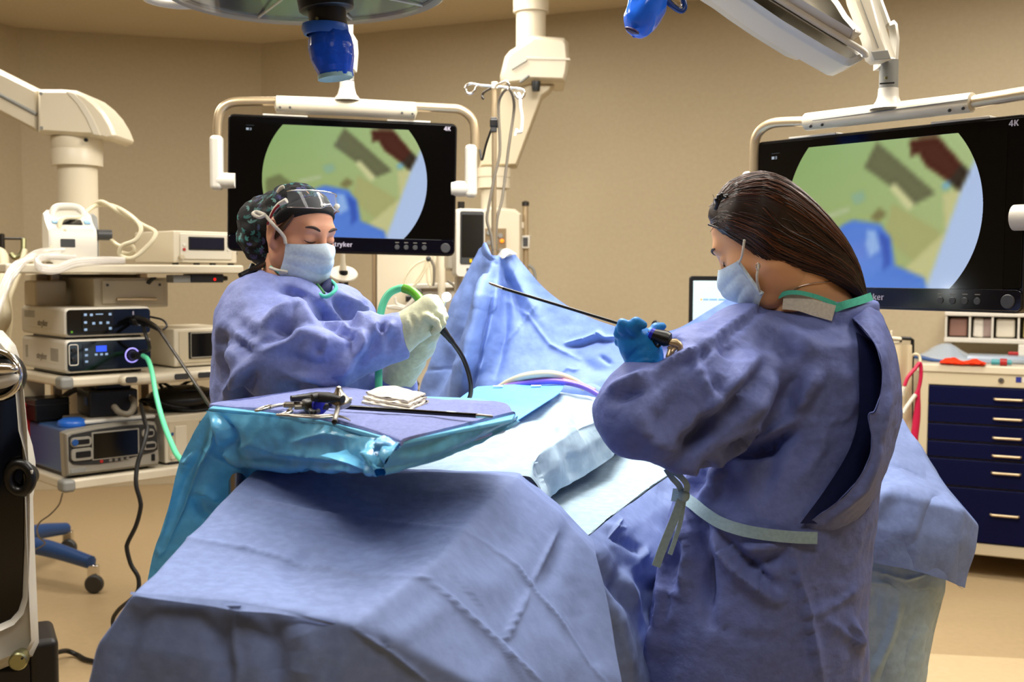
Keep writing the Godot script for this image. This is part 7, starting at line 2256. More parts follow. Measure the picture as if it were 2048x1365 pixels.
	g.limb(spot(675, 640, 2.84), spot(760, 790, 2.80), 0.085, 0.066, 0.05)
	g.limb(spot(760, 790, 2.80), spot(796, 775, 2.69), 0.062, 0.05, 0.03)
	g.egg(spot(672, 690, 2.70), Vector3(0.09, 0.09, 0.09), 0.08)
	g.limb(spot(540, 552, 2.70), spot(590, 588, 2.635), 0.03, 0.032, 0.05)
	g.limb(spot(590, 588, 2.635), spot(636, 604, 2.62), 0.032, 0.03, 0.04)
	g.limb(spot(690, 600, 2.78), spot(675, 600, 2.68), 0.035, 0.03, 0.04)
	g.carve(neck + Vector3(0.015, 0.02, 0.02), Vector3(0.075, 0.055, 0.075), 0.02)
	g.below(spot(812, 668, 2.45), (spot(812, 668, 2.45) - spot(700, 690, 2.44)), 0.004)
	var gm := g.mesh(foot + Vector3(-0.36, 0.4, -0.36), foot + Vector3(0.42, 1.5, 0.46), 0.0088)
	gm.ripple(0.006, 7.0, 73, 3).ripple(0.003, 19.0, 74, 2)
	wpart(t, "gown", gm.crease(folds_on(g, [
		[[[522, 657], [549, 641], [584, 638], [640, 642]], 0.012, 0.02], [[[540, 652], [580, 648], [625, 650]], 0.010, -0.02], [[[528, 697], [572, 682], [612, 662]], 0.010, 0.014], [[[520, 690], [560, 672], [600, 656]], 0.009, -0.012],
		[[[643, 683], [650, 696], [656, 706]], 0.007, 0.016], [[[636, 688], [644, 704]], 0.008, -0.014], [[[646, 622], [664, 640], [680, 658], [694, 670]], 0.012, -0.022], [[[660, 618], [684, 645], [700, 660]], 0.012, 0.014],
		[[[695, 660], [706, 680], [702, 706]], 0.010, -0.018], [[[712, 655], [724, 682], [716, 708]], 0.009, 0.014], [[[736, 668], [728, 700], [690, 730], [650, 745]], 0.012, 0.016], [[[750, 660], [742, 700], [710, 735]], 0.010, -0.014],
		[[[762, 645], [764, 655], [768, 664]], 0.008, -0.022], [[[752, 648], [756, 668]], 0.007, 0.014], [[[776, 645], [780, 665]], 0.008, 0.014], [[[786, 668], [778, 706]], 0.010, -0.010], [[[555, 706], [607, 728], [680, 748]], 0.018, -0.014], [[[560, 740], [640, 764], [720, 750]], 0.016, 0.012],
		[[[540, 552], [552, 566], [560, 582]], 0.006, 0.010, "sharp"], [[[562, 580], [590, 590], [612, 598]], 0.010, -0.018], [[[540, 600], [600, 612], [650, 640]], 0.014, 0.012], [[[470, 640], [500, 665], [520, 660]], 0.014, -0.012], [[[455, 678], [478, 692], [500, 715]], 0.012, -0.018],
		[[[495, 727], [474, 762], [455, 800]], 0.012, 0.02], [[[510, 745], [490, 780], [478, 815]], 0.012, -0.02], [[[450, 620], [442, 680], [445, 740]], 0.012, 0.010], [[[676, 588], [702, 616], [732, 650]], 0.010, 0.016], [[[668, 598], [690, 625], [716, 655]], 0.010, -0.014],
		[[[700, 590], [730, 612], [752, 645]], 0.012, 0.010], [[[560, 770], [600, 785], [640, 790]], 0.014, -0.016], [[[620, 600], [640, 630], [650, 660]], 0.012, -0.012], [[[580, 660], [630, 672], [690, 690]], 0.014, 0.010]], 2.5)).smooth(1).done(), M.gown)
	wpart(t, "neck_trim", sh().tube(bend(spots([[636, 588, 2.605], [652, 594, 2.592], [667, 585, 2.602], [672, 574, 2.63], [662, 562, 2.70], [640, 548, 2.80]]), 3), 0.0046, 8).done(), M.teal)
	wpart(t, "neck_trim", sh().tube(bend(spots([[530, 536, 2.70], [540, 533, 2.685], [552, 540, 2.665], [566, 552, 2.65]]), 3), 0.0045, 8).done(), M.teal)
	wpart(t, "under_collar", sh().tube(bend(spots([[598, 566, 2.66], [628, 580, 2.635], [642, 586, 2.63], [652, 578, 2.645], [656, 566, 2.70]]), 3), 0.014, 8).done(), M.gown_lining)
	wpart(t, "under_collar_trim", sh().tube(bend(spots([[634, 570, 2.63], [642, 580, 2.618], [648, 588, 2.61]]), 3), 0.0045, 8).done(), mat("green trim", Color(0.20, 0.45, 0.25), 0.8))
	# gloves
	var n := Field.new()
	n.limb(spot(794, 671, 2.45), spot(838, 644, 2.45), 0.049, 0.036, 0.02)
	n.limb(spot(838, 644, 2.45), spot(860, 616, 2.45), 0.036, 0.031, 0.02, Vector3(0.3, 0.3, 1), 1.15)
	finger(n, [[853, 612, 2.475], [873, 606, 2.485], [884, 622, 2.49], [879, 642, 2.48]], 0.0115)
	finger(n, [[857, 614, 2.455], [879, 616, 2.462], [888, 634, 2.465], [880, 652, 2.46]], 0.0112)
	finger(n, [[857, 624, 2.432], [878, 630, 2.438], [884, 648, 2.44], [874, 660, 2.44]], 0.0105)
	finger(n, [[853, 634, 2.415], [871, 644, 2.418], [876, 658, 2.42], [867, 666, 2.42]], 0.0095)
	finger(n, [[837, 624, 2.475], [853, 602, 2.49], [871, 598, 2.50]], 0.012)
	var nm := n.mesh(spot(780, 720, 2.45) - Vector3(0, 0, 0.1), spot(915, 570, 2.45) + Vector3(0, 0, 0.1), 0.0042)
	wpart(t, "glove", nm.crease([stroke([[812, 632], [822, 655], [822, 682]], 2.41, 0.005, 0.005), stroke([[820, 630], [832, 655], [832, 674]], 2.41, 0.004, -0.004), stroke([[826, 626], [840, 645], [840, 664]], 2.41, 0.004, 0.004), stroke([[804, 640], [812, 662], [810, 690]], 2.41, 0.004, -0.004)]).done(), M.glove_cream)
	n = Field.new()
	n.limb(spot(790, 772, 2.70), spot(812, 720, 2.64), 0.046, 0.042, 0.02)
	n.limb(spot(812, 720, 2.64), spot(836, 690, 2.58), 0.042, 0.036, 0.02)
	n.limb(spot(836, 690, 2.58), spot(852, 668, 2.535), 0.036, 0.03, 0.02)
	finger(n, [[850, 664, 2.52], [864, 650, 2.505], [872, 640, 2.50]], 0.011)
	finger(n, [[854, 668, 2.53], [870, 658, 2.52], [878, 646, 2.51]], 0.011)
	finger(n, [[854, 676, 2.54], [868, 672, 2.535], [878, 660, 2.525]], 0.0105)
	finger(n, [[850, 684, 2.55], [862, 684, 2.55], [872, 676, 2.545]], 0.0095)
	finger(n, [[834, 672, 2.55], [846, 654, 2.525], [858, 642, 2.515]], 0.012)
	wpart(t, "glove", n.mesh(spot(760, 800, 2.7) - Vector3(0, 0, 0.06), spot(890, 620, 2.5) + Vector3(0, 0, 0.06), 0.0046).ripple(0.003, 30.0, 75, 2).done(), M.glove_cream)
	# endoscope
	var e := thing("endoscope", "black endoscope camera head held in cream gloves, its tip shining white", "endoscope", spot(876, 640, 2.475))
	wpart(e, "camera_head", sh().tube(spots([[866, 652, 2.47], [872, 646, 2.472], [880, 634, 2.476], [886, 622, 2.478]]), [0.013, 0.0145, 0.0135, 0.011], 14).done(), M.black)
	wpart(e, "light_post", sh().tube(spots([[842, 602, 2.49], [858, 612, 2.485], [872, 622, 2.48]]), 0.006, 10).done(), M.steel)
	wpart(e, "shaft", sh().tube(spots([[884, 624, 2.476], [889, 604, 2.468], [892, 597, 2.455]]), 0.0048, 10).done(), M.steel)
	var tip := glow("scope tip light", Color(0.95, 0.98, 1.0), 40.0)
	wpart(e, "light_tip", sh().ball(Vector3(0.0105, 0.0105, 0.0105), Transform3D(Basis(), spot(893, 594, 2.445)), 10).done(), tip)
	var lamp := OmniLight3D.new()
	lamp.name = "tip_lamp"
	e.add_child(lamp)
	lamp.global_position = spot(893, 594, 2.445)
	lamp.light_color = Color(0.9, 0.96, 1.0)
	lamp.light_energy = 0.003
	lamp.light_size = 0.008
	lamp.omni_range = 12.0
	lamp.omni_attenuation = 2.0
	lamp.shadow_enabled = true


func assistant() -> void:
	var foot := spot(1560, 1000, 2.3) * Vector3(1, 0, 1)
	var t := thing("person", "woman with long brown hair in blue gown, seen from behind", "person", foot)
	var s := 1.05
	var hb := Basis(Vector3.UP, deg_to_rad(-117)) * Basis(Vector3.RIGHT, deg_to_rad(37))
	var hx := Transform3D(hb, spot(1528, 475, 2.2))
	var skin := head_field(s, 0.75, hx.affine_inverse() * spot(1606, 596, 2.225)).mesh(Vector3(-0.115, -0.2, -0.2), Vector3(0.115, 0.14, 0.14), 0.0038, null, hx)
	var b := Field.new()
	var neck := spot(1642, 628, 2.25)
	b.limb(hx * Vector3(0, -0.03, -0.04), spot(1600, 585, 2.22), 0.052, 0.056, 0.03)
	b.limb(spot(1600, 585, 2.22), neck, 0.056, 0.058, 0.04)
	b.limb(spot(1570, 668, 2.21), spot(1700, 668, 2.36), 0.042, 0.042, 0.06)
	b.limb(neck, spot(1580, 900, 2.29), 0.058, 0.12, 0.05)
	b.limb(spot(1580, 900, 2.29), foot + Vector3(0, 0.85, 0), 0.12, 0.13, 0.05)
	for x in [-0.09, 0.09]:
		var hip := foot + Vector3(x * 0.6, 0.85, -x)
		b.limb(hip, hip + Vector3(0, -0.42, 0.01), 0.085, 0.056, 0.03)
		b.limb(hip + Vector3(0, -0.42, 0.01), hip + Vector3(0, -0.78, -0.02), 0.056, 0.038, 0.02)
	b.limb(spot(1500, 680, 2.14), spot(1320, 815, 2.03), 0.045, 0.04)
	b.limb(spot(1320, 815, 2.03), spot(1290, 735, 2.02), 0.038, 0.028)
	b.limb(spot(1690, 690, 2.42), spot(1520, 840, 2.44), 0.045, 0.04)
	b.limb(spot(1520, 840, 2.44), spot(1435, 790, 2.3), 0.038, 0.028)
	b.mesh(foot + Vector3(-0.45, 0.0, -0.35), foot + Vector3(0.35, 1.6, 0.4), 0.0125, skin)
	wpart(t, "body", skin.done(), M.skin_tan)
	face_details(t, hx, s)
	for x in [-1, 1]:
		wpart(t, "shoe", sh().ball(Vector3(0.05, 0.05, 0.13), Transform3D(Basis(Vector3.UP, -2.0), foot + Vector3(x * 0.055 - 0.05, 0.05, -x * 0.09)), 10).done(), M.black)
		wpart(t, "trouser_leg", sh().lathe([[0.09, 0.45], [0.08, 0.3], [0.07, 0.09]], Transform3D(Basis(), foot + Vector3(x * 0.055, 0.0, -x * 0.09)), 20).done(), M.gown_lining)
	# hair
	var tops := [[1434, 394], [1462, 362], [1510, 347], [1555, 360], [1600, 391], [1645, 436], [1681, 484], [1707, 532], [1728, 588]]
	var lows := [[1424, 446], [1440, 470], [1482, 502], [1511, 528], [1548, 541], [1592, 551], [1640, 562], [1688, 582], [1722, 606]]
	var deeps := [0.03, 0.076, 0.108, 0.112, 0.1, 0.094, 0.086, 0.066, 0.03]
	var axis := [2.205, 2.205, 2.205, 2.205, 2.21, 2.22, 2.23, 2.245, 2.25]
	var rings := []
	for k in 41:
		var x := k / 40.0 * 8.0
		var e := mini(int(x), 7)
		var w := x - e
		var a: Vector2 = cub2(tops, e, w)
		var c: Vector2 = cub2(lows, e, w)
		var d: float = lerpf(axis[e], axis[e + 1], w)
		rings.append([spot(a.x, a.y, d), spot(c.x, c.y, d), lerpf(deeps[e], deeps[e + 1], w)])
	var locks := FastNoiseLite.new()
	locks.seed = 9
	locks.frequency = 1.0
	var rows := []
	for k in rings.size():
		var line := []
		for q in 97:
			line.append(hair_point(rings, k, TAU * q / 96.0, 1.0 + 0.035 * locks.get_noise_2d(cos(TAU * q / 96.0) * 9.0 + k * 0.02, sin(TAU * q / 96.0) * 9.0) + 0.012 * locks.get_noise_2d(q * 0.9, k * 0.05)))
		rows.append(line)
	var hm := wpart(t, "hair", sh().grid(rows).done(), M.hair)
	for k in [0, 40]:
		var ring: Array = rows[k]
		var mid: Vector3 = (rings[k][0] + rings[k][1]) * 0.5
		var inner := []
		var half_way := []
		var out: Vector3 = (mid - (rings[1 if k == 0 else 39][0] + rings[1 if k == 0 else 39][1]) * 0.5).normalized() * 0.012
		for q in 97:
			half_way.append(ring[q].lerp(mid, 0.5) + out * 0.75)
			inner.append(ring[q].lerp(mid, 0.99) + out)
		wpart(hm, "hair_end", sh().grid([ring, half_way, inner]).done(), M.hair)
	var rng := RandomNumberGenerator.new()
	rng.seed = 31
	var tones := [sh(), sh(), sh()]
	for k in 620:
		var a := rng.randf() * TAU
		var u0 := rng.randf_range(0.0, 0.2) if rng.randf() < 0.7 else rng.randf_range(0.1, 0.5)
		var u1 := rng.randf_range(0.72, 1.0)
		var drift := rng.randf_range(-0.25, 0.25)
		var lift := rng.randf_range(1.0, 1.03)
		var pts := []
		var rad := []
		var r := rng.randf_range(0.0007, 0.0016)
		for q in 13:
			var w := q / 12.0
			var u := lerpf(u0, u1, w) * 40.0
			var e := mini(int(u), 39)
			var aa := a + drift * w + 0.03 * sin(w * 9.0 + k)
			pts.append(hair_point(rings, e, aa, lift).lerp(hair_point(rings, e + 1, aa, lift), u - e))
			rad.append(r * (0.35 + 0.65 * sin(PI * clampf(w * 0.94 + 0.03, 0.0, 1.0))))
		tones[[0, 1, 1, 2, 0, 1, 2, 0][k % 8]].tube(pts, rad, 4)
	for k in 3:
		var st := wpart(hm, "hair_strands", tones[k].done(), [M.hair, M.hair_mid, M.hair_light][k])
		st.set_meta("kind", "stuff")
	var loose := sh()
	for k in 26:
		var p := spot(1428 + rng.randf_range(-3, 14), 452 - k * 2.2, 2.17 + rng.randf_range(-0.02, 0.05))
		loose.tube(bend([p + Vector3(0.02, 0.005, 0), p, p + Vector3(rng.randf_range(-0.012, 0.0), rng.randf_range(-0.02, 0.012), 0)], 3), 0.0005, 4)
	wpart(hm, "loose_hair", loose.done(), M.hair).set_meta("kind", "stuff")
	var temple := sh()
	for k in 30:
		var w := k / 29.0
		temple.tube(bend([hx * (Vector3(0.05 + 0.012 * w, 0.075 - 0.045 * w, 0.06 - 0.05 * w) * s), hx * (Vector3(0.066, 0.05 - 0.035 * w, 0.042 - 0.05 * w) * s), hx * (Vector3(0.0735, 0.02 - 0.01 * w, 0.012 - 0.035 * w) * s), hx * (Vector3(0.078, 0.0, -0.02 - 0.02 * w) * s)], 3), 0.0028, 5)
	wpart(hm, "temple_hair", temple.done(), M.hair)
	var clip := wpart(hm, "hair_clip", sh().tube(bend(spots([[1431, 418, 2.13], [1436, 405, 2.12], [1442, 395, 2.12], [1456, 392, 2.12]]), 3), 0.004, 6).done(), M.black)
	for q in [[1434, 403, 1430, 398], [1438, 398, 1436, 390], [1442, 396, 1444, 386], [1444, 394, 1452, 396]]:
		wpart(clip, "clip_tooth", sh().tube(spots([[q[0], q[1], 2.12], [q[2], q[3], 2.115]]), [0.0045, 0.0025], 6).done(), M.black)
	# mask
	wpart(t, "mask", mask_mesh(s, 1.05, 0.95), M.mask).transform = t.global_transform.affine_inverse() * hx
	wpart(t, "mask_loop", sh().tube(bend([hx * mask_corner(s, 1.0, 0.05, 1.05), spot(1484, 512, 2.10), spot(1489, 480, 2.09)], 4), 0.0024, 8).done(), M.white_band)
	wpart(t, "mask_loop", sh().tube(bend([hx * mask_corner(s, 1.0, 0.95, 1.05), spot(1514, 558, 2.105), spot(1518, 528, 2.10)], 4), 0.0024, 8).done(), M.white_band)
	wpart(t, "mask_edge", sh().tube([hx * mask_corner(s, 1.0, 0.0, 1.05), hx * mask_corner(s, 1.0, 0.5, 1.05), hx * mask_corner(s, 1.0, 1.0, 1.05)], 0.004, 8).done(), M.mask)
	wpart(t, "earring", sh().tube(func_ring(spot(1516, 533, 2.098), 0.006, 14, 0.6), 0.001, 6, 0, true).done(), M.chrome)
	# gown
	var g := Field.new()
	var lay := [[600, 1655, 102], [622, 1640, 120], [645, 1618, 126], [680, 1602, 178], [740, 1605, 190], [800, 1612, 187], [870, 1603, 182], [930, 1572, 192], [1000, 1548, 206], [1100, 1532, 211], [1200, 1519, 221], [1365, 1503, 235], [1700, 1480, 262]]
	var rows_ := []
	for q in lay:
		var c := spot(q[1], q[0], 2.27)
		var half: float = q[2] * 2.27 / 2200.0
		rows_.append([c.y, c.x, -2.27, half * 1.1, half * 0.96])
	g.loft(rows_, deg_to_rad(-120), 0.05)
	g.limb(spot(1488, 688, 2.16), spot(1397, 788, 2.07), 0.08, 0.113, 0.06)
	g.limb(spot(1395, 785, 2.07), spot(1280, 822, 2.0), 0.115, 0.082, 0.05)
	g.limb(spot(1280, 822, 2.0), spot(1292, 742, 2.02), 0.08, 0.044, 0.03)
	g.limb(spot(1420, 850, 2.05), spot(1366, 915, 2.0), 0.06, 0.03, 0.06)
	g.limb(spot(1690, 690, 2.42), spot(1520, 840, 2.46), 0.08, 0.075, 0.05)
	g.limb(spot(1520, 840, 2.46), spot(1450, 800, 2.34), 0.07, 0.055, 0.04)
	g.carve(spot(1645, 572, 2.24), Vector3(0.09, 0.032, 0.09), 0.02)
	g.carve(spot(1292, 690, 2.02), Vector3(0.062, 0.034, 0.08), 0.006)
	var gm := g.mesh(foot + Vector3(-0.5, 0.3, -0.42), foot + Vector3(0.42, 1.56, 0.46), 0.0078)
	gm.ripple(0.006, 6.0, 83, 3).ripple(0.003, 18.0, 84, 2)
	wpart(t, "gown", gm.crease(folds_on(g, [
		[[[1408, 690], [1450, 658], [1485, 633], [1516, 613], [1556, 600]], 0.006, 0.007, "sharp"], [[[1416, 700], [1456, 668], [1492, 642], [1520, 622]], 0.006, -0.007, "sharp"], [[[1505, 622], [1530, 612], [1560, 606], [1590, 604]], 0.007, -0.016], [[[1405, 695], [1408, 722], [1421, 756], [1444, 796]], 0.007, -0.014],
		[[[1396, 700], [1398, 726], [1412, 762], [1432, 800]], 0.008, 0.010], [[[1400, 694], [1356, 716], [1316, 738]], 0.007, 0.012, "sharp"], [[[1330, 752], [1300, 790], [1282, 812]], 0.007, -0.006, "sharp"], [[[1420, 690], [1398, 712], [1360, 740]], 0.010, -0.010],
		[[[1520, 706], [1480, 763], [1444, 808], [1384, 859], [1310, 912]], 0.016, 0.022], [[[1536, 724], [1500, 780], [1462, 826], [1400, 880], [1350, 922]], 0.015, -0.022], [[[1470, 676], [1452, 712]], 0.018, -0.014], [[[1510, 680], [1560, 690], [1600, 720]], 0.02, -0.012], [[[1560, 660], [1600, 690], [1640, 700]], 0.02, 0.012],
		[[[1459, 889], [1500, 880], [1542, 868], [1584, 850]], 0.011, 0.017], [[[1462, 906], [1505, 899], [1550, 886], [1590, 866]], 0.013, -0.03], [[[1637, 732], [1643, 790], [1650, 846]], 0.004, 0.005, "sharp"], [[[1589, 841], [1653, 848], [1713, 830]], 0.004, 0.005, "sharp"], [[[1632, 738], [1612, 780], [1592, 828]], 0.016, 0.016],
		[[[1604, 745], [1580, 790], [1560, 830]], 0.016, -0.012], [[[1540, 740], [1520, 790], [1500, 840]], 0.02, 0.012], [[[1680, 730], [1700, 780], [1700, 830]], 0.016, 0.010], [[[1650, 850], [1640, 900], [1600, 960]], 0.012, 0.006], [[[1560, 880], [1540, 930], [1530, 980]], 0.016, -0.010],
		[[[1420, 930], [1405, 960], [1385, 990]], 0.010, -0.02], [[[1395, 935], [1390, 965], [1376, 990]], 0.009, 0.014], [[[1440, 920], [1430, 980], [1400, 1010]], 0.012, 0.014], [[[1370, 1010], [1400, 1060], [1410, 1120], [1416, 1244]], 0.012, -0.024], [[[1372, 1012], [1384, 1060], [1386, 1110], [1370, 1200]], 0.010, 0.018],
		[[[1366, 1020], [1350, 1100], [1331, 1244], [1292, 1365]], 0.014, 0.02], [[[1354, 1060], [1334, 1160], [1308, 1280]], 0.012, -0.012], [[[1421, 1076], [1480, 1150], [1550, 1201], [1568, 1190]], 0.012, 0.02], [[[1440, 1076], [1492, 1128], [1530, 1166], [1564, 1184]], 0.010, -0.02], [[[1430, 1060], [1440, 1100], [1470, 1110]], 0.008, 0.012],
		[[[1484, 1096], [1519, 1100], [1556, 1092]], 0.012, 0.012], [[[1500, 1114], [1540, 1124], [1570, 1110]], 0.012, -0.014], [[[1464, 1268], [1520, 1280], [1570, 1286]], 0.004, -0.006, "sharp"], [[[1413, 1240], [1440, 1258], [1464, 1269]], 0.005, -0.007, "sharp"], [[[1570, 1286], [1590, 1270], [1606, 1240]], 0.005, 0.004, "sharp"],
		[[[1575, 1093], [1592, 1150], [1609, 1224], [1640, 1365]], 0.006, 0.014, "step"], [[[1609, 1238], [1671, 1210], [1730, 1166]], 0.005, 0.007, "sharp"], [[[1640, 1232], [1683, 1263], [1722, 1302]], 0.005, 0.008, "sharp"], [[[1700, 1240], [1716, 1280], [1720, 1300]], 0.008, 0.012], [[[1322, 1180], [1340, 1184], [1360, 1196]], 0.006, 0.008],
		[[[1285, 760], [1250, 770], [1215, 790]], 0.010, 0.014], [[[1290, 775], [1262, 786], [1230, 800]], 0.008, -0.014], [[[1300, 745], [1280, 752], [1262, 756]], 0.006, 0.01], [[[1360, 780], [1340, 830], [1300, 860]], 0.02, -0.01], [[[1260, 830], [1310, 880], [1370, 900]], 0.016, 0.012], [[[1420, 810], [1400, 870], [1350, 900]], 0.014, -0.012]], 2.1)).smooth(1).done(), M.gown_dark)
	# overlapping back flap, neck trim and tie
	var fl := px_net([
		[[1700, 632, 2.16], [1728, 618, 2.17], [1750, 607, 2.22]], [[1728, 660, 2.09], [1752, 655, 2.10], [1774, 652, 2.2]], [[1756, 700, 2.05], [1774, 702, 2.07], [1793, 704, 2.2]], [[1766, 760, 2.03], [1786, 770, 2.06], [1804, 780, 2.2]],
		[[1752, 820, 2.01], [1780, 830, 2.04], [1803, 838, 2.2]], [[1738, 832, 2.01], [1772, 860, 2.03], [1796, 870, 2.2]], [[1744, 880, 2.01], [1766, 905, 2.03], [1782, 915, 2.19]], [[1736, 925, 2.01], [1752, 950, 2.03], [1765, 962, 2.17]],
		[[1696, 985, 2.01], [1718, 1005, 2.03], [1740, 1015, 2.13]], [[1640, 1030, 2.03], [1664, 1048, 2.04], [1690, 1058, 2.09]], [[1592, 1062, 2.05], [1602, 1068, 2.05], [1622, 1076, 2.07]]])
	wpart(t, "gown_flap", sh().grid(facing(net(fl, 24, 120)), 0.002).ripple(0.003, 18.0, 87, 2).crease([stroke([[1785, 790], [1776, 830], [1770, 880]], 2.08, 0.008, 0.010), stroke([[1794, 800], [1788, 850], [1776, 900]], 2.1, 0.006, -0.008), stroke([[1762, 900], [1730, 980], [1660, 1040]], 2.04, 0.007, 0.007)]).done(), M.gown_dark)
	var inner := []
	for q in [[[1712, 664], [1755, 690]], [[1717, 700], [1775, 720]], [[1719, 770], [1780, 780]], [[1716, 840], [1775, 850]], [[1696, 905], [1765, 920]], [[1650, 980], [1740, 990]], [[1600, 1048], [1660, 1048]]]:
		inner.append(on_body(g, [q[0], [(q[0][0] + q[1][0]) / 2.0, (q[0][1] + q[1][1]) / 2.0], q[1]], 0.012, 2.15))
	wpart(t, "scrub_back", sh().grid(facing(net(inner, 20, 40))).done(), M.gown_lining).set_meta("label", "navy garment showing in the gown's open back")
	var both := Field.new()
	both.kinds = g.kinds + b.kinds
	both.data = g.data + b.data
	wpart(t, "collar_band", ribbon(both, [[1566, 603], [1600, 607], [1632, 617], [1668, 627]], 32, 0.010, 2.16), M.white_band)
	wpart(t, "neck_trim", ribbon(both, [[1556, 594], [1575, 586], [1600, 586], [1630, 593], [1655, 602], [1672, 609]], 9, 0.014, 2.15), M.teal)
	wpart(t, "neck_trim", ribbon(both, [[1668, 618, 2.14], [1690, 610, 2.14], [1718, 602, 2.16], [1744, 593, 2.2]], 16, 0.0, 2.16), M.teal)
	wpart(t, "necklace", sh().tube(bend(on_body(b, [[1582, 582], [1600, 573], [1630, 566], [1656, 564], [1672, 560], [1680, 555]], 0.002, 2.17), 3), 0.0009, 6).done(), M.chrome)
	var belt := wpart(t, "waist_tie", ribbon(g, [[1368, 996], [1386, 1008], [1408, 1026], [1440, 1046], [1480, 1060], [1520, 1068], [1560, 1073], [1600, 1076], [1635, 1077]], 24, 0.016, 2.1), M.tie)
	belt.set_meta("label", "pale green tie round the waist")
	wpart(belt, "tie_tail", ribbon(g, [[1362, 1000, 2.02], [1352, 1030, 2.03], [1340, 1060, 2.04], [1326, 1095, 2.05], [1312, 1134, 2.06]], 17, 0.0, 2.1), M.tie)
	wpart(belt, "tie_tail", ribbon(g, [[1368, 1002, 2.025], [1362, 1040, 2.035], [1352, 1075, 2.05], [1340, 1110, 2.055]], 9, 0.0, 2.1), M.tie)
	wpart(belt, "tie_end", ribbon(g, [[1344, 990, 2.06], [1356, 992, 2.05], [1366, 994, 2.045]], 26, 0.0, 2.1), M.tie)
	wpart(belt, "tie_loop", ribbon(g, [[1332, 938, 2.03], [1344, 956, 2.02], [1358, 972, 2.02], [1366, 992, 2.02]], 12, 0.0, 2.1), M.tie)
	wpart(belt, "tie_loop", ribbon(g, [[1348, 944, 2.02], [1362, 955, 2.01], [1374, 972, 2.01], [1370, 992, 2.02]], 12, 0.0, 2.1), M.tie)
	wpart(belt, "knot", sh().ball(Vector3(0.011, 0.012, 0.01), Transform3D(Basis(), spot(1368, 992, 2.02)), 8).done(), M.tie)
	# gloves
	var n := Field.new()
	n.limb(spot(1291, 740, 2.02), spot(1288, 712, 2.02), 0.0345, 0.032, 0.02)
	n.limb(spot(1288, 712, 2.02), spot(1274, 682, 2.015), 0.032, 0.030, 0.015, Vector3(0, 0, 1), 1.15)
	n.limb(spot(1262, 690, 2.02), spot(1256, 676, 2.02), 0.02, 0.018, 0.02)
	finger(n, [[1276, 672, 2.0], [1265, 654, 1.985], [1272, 645, 1.98], [1286, 650, 1.985]], 0.0105)
	finger(n, [[1262, 672, 2.005], [1246, 658, 1.995], [1244, 648, 1.99], [1256, 651, 1.985]], 0.0105)
	finger(n, [[1254, 680, 2.02], [1239, 668, 2.015], [1240, 656, 2.015], [1252, 658, 2.01]], 0.0098)
	finger(n, [[1252, 692, 2.035], [1239, 684, 2.035], [1238, 672, 2.035], [1248, 668, 2.03]], 0.009)
	finger(n, [[1288, 690, 2.03], [1300, 668, 2.035], [1312, 657, 2.04], [1324, 654, 2.045]], 0.0105)
	wpart(t, "glove", n.mesh(spot(1215, 770, 2.0) - Vector3(0, 0, 0.09), spot(1345, 625, 2.0) + Vector3(0, 0, 0.09), 0.0036).ripple(0.0015, 40.0, 91, 2).crease([stroke([[1258, 718], [1272, 704], [1292, 700]], 1.99, 0.003, -0.003), stroke([[1262, 708], [1276, 696], [1296, 694]], 1.99, 0.003, -0.003), stroke([[1268, 728], [1290, 722], [1312, 722]], 1.99, 0.003, 0.003)]).done(), M.glove_blue)
	n = Field.new()
	n.limb(spot(1440, 795, 2.32), spot(1412, 778, 2.26), 0.033, 0.034, 0.02)
	for k in 4:
		finger(n, [[1412, 770 + k * 7, 2.26], [1396, 764 + k * 8, 2.24], [1392, 770 + k * 8, 2.22], [1400, 774 + k * 8, 2.21]], 0.0098)
	finger(n, [[1420, 766, 2.25], [1408, 756, 2.22], [1398, 758, 2.20]], 0.0105)
	wpart(t, "glove", n.mesh(spot(1370, 830, 2.26) - Vector3(0, 0, 0.1), spot(1460, 735, 2.26) + Vector3(0, 0, 0.1), 0.0046).done(), M.glove_blue)
	# the instrument she holds
	var e := thing("held_grasper", "long black-shafted grasper with blue ring and steel handles held in the blue glove", "grasper", spot(1300, 664, 2.0))
	wpart(e, "shaft", sh().tube(spots([[1004, 576.5, 2.13], [1306, 668, 2.0]]), 0.0031, 10).done(), M.black)
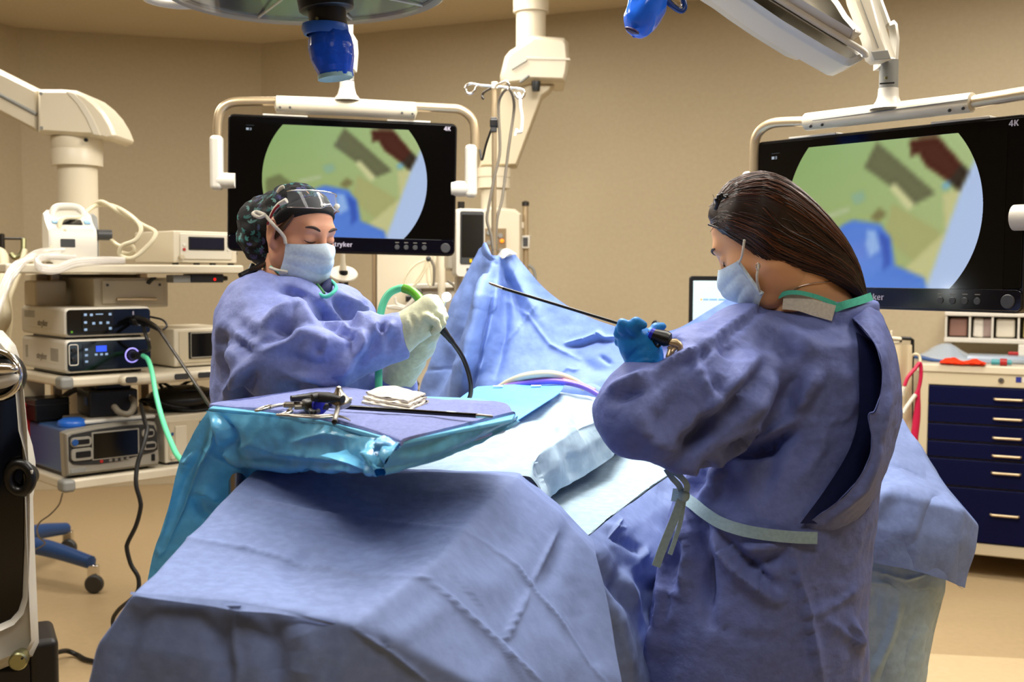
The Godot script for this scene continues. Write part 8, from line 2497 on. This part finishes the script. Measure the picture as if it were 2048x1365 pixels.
	wpart(e, "jaw", sh().tube(spots([[978, 566, 2.14], [984, 569, 2.138], [1006, 577, 2.129]]), [0.0016, 0.003, 0.0032], 10).done(), M.steel)
	wpart(e, "blue_ring", sh().tube(spots([[1301, 667, 2.002], [1307, 670, 2.0]]), 0.0115, 16).done(), M.blue_ring)
	wpart(e, "rotation_knob", sh().tube(spots([[1306, 669, 2.0], [1318, 673, 1.997], [1332, 678, 1.993], [1340, 680, 1.99]]), [0.0105, 0.0125, 0.015, 0.012], 12).done(), M.black)
	wpart(e, "lever", sh().tube(bend(spots([[1310, 676, 2.0], [1306, 686, 2.0], [1312, 694, 2.0], [1320, 690, 2.0], [1318, 680, 2.0]]), 3), 0.003, 8).done(), M.black)
	wpart(e, "handle", sh().tube(bend(spots([[1336, 684, 1.99], [1352, 688, 1.99], [1360, 696, 1.99], [1358, 712, 1.99], [1352, 730, 2.0]]), 4), [0.005, 0.006, 0.007, 0.008, 0.009, 0.009, 0.008, 0.008, 0.007, 0.007, 0.006, 0.006, 0.006, 0.006, 0.005, 0.005, 0.005, 0.004, 0.004, 0.004, 0.004], 8).done(), M.steel_warm)
	wpart(e, "handle", sh().tube(bend(spots([[1350, 696, 1.99], [1344, 704, 1.985], [1342, 712, 1.985], [1336, 714, 1.98], [1340, 700, 1.985], [1338, 694, 1.985]]), 4), 0.0045, 8).done(), M.steel_warm)


func cub2(list: Array, e: int, w: float) -> Vector2:
	var p := func_v(list, e)
	var q := func_v(list, e + 1)
	return p.cubic_interpolate(q, func_v(list, e - 1) if e > 0 else p * 2.0 - q, func_v(list, e + 2) if e + 2 < list.size() else q * 2.0 - p, w)


func func_v(list: Array, k: int) -> Vector2:
	return Vector2(list[k][0], list[k][1])


func hair_point(rings: Array, k: int, a: float, grow: float) -> Vector3:
	var r: Array = rings[k]
	var mid: Vector3 = (r[0] + r[1]) * 0.5
	var ca := signf(cos(a)) * pow(absf(cos(a)), 0.62)
	var sa := signf(sin(a)) * pow(absf(sin(a)), 0.62)
	return mid + (r[0] - r[1]) * 0.5 * ca * grow + Vector3(0, 0, r[2] * sa * grow)
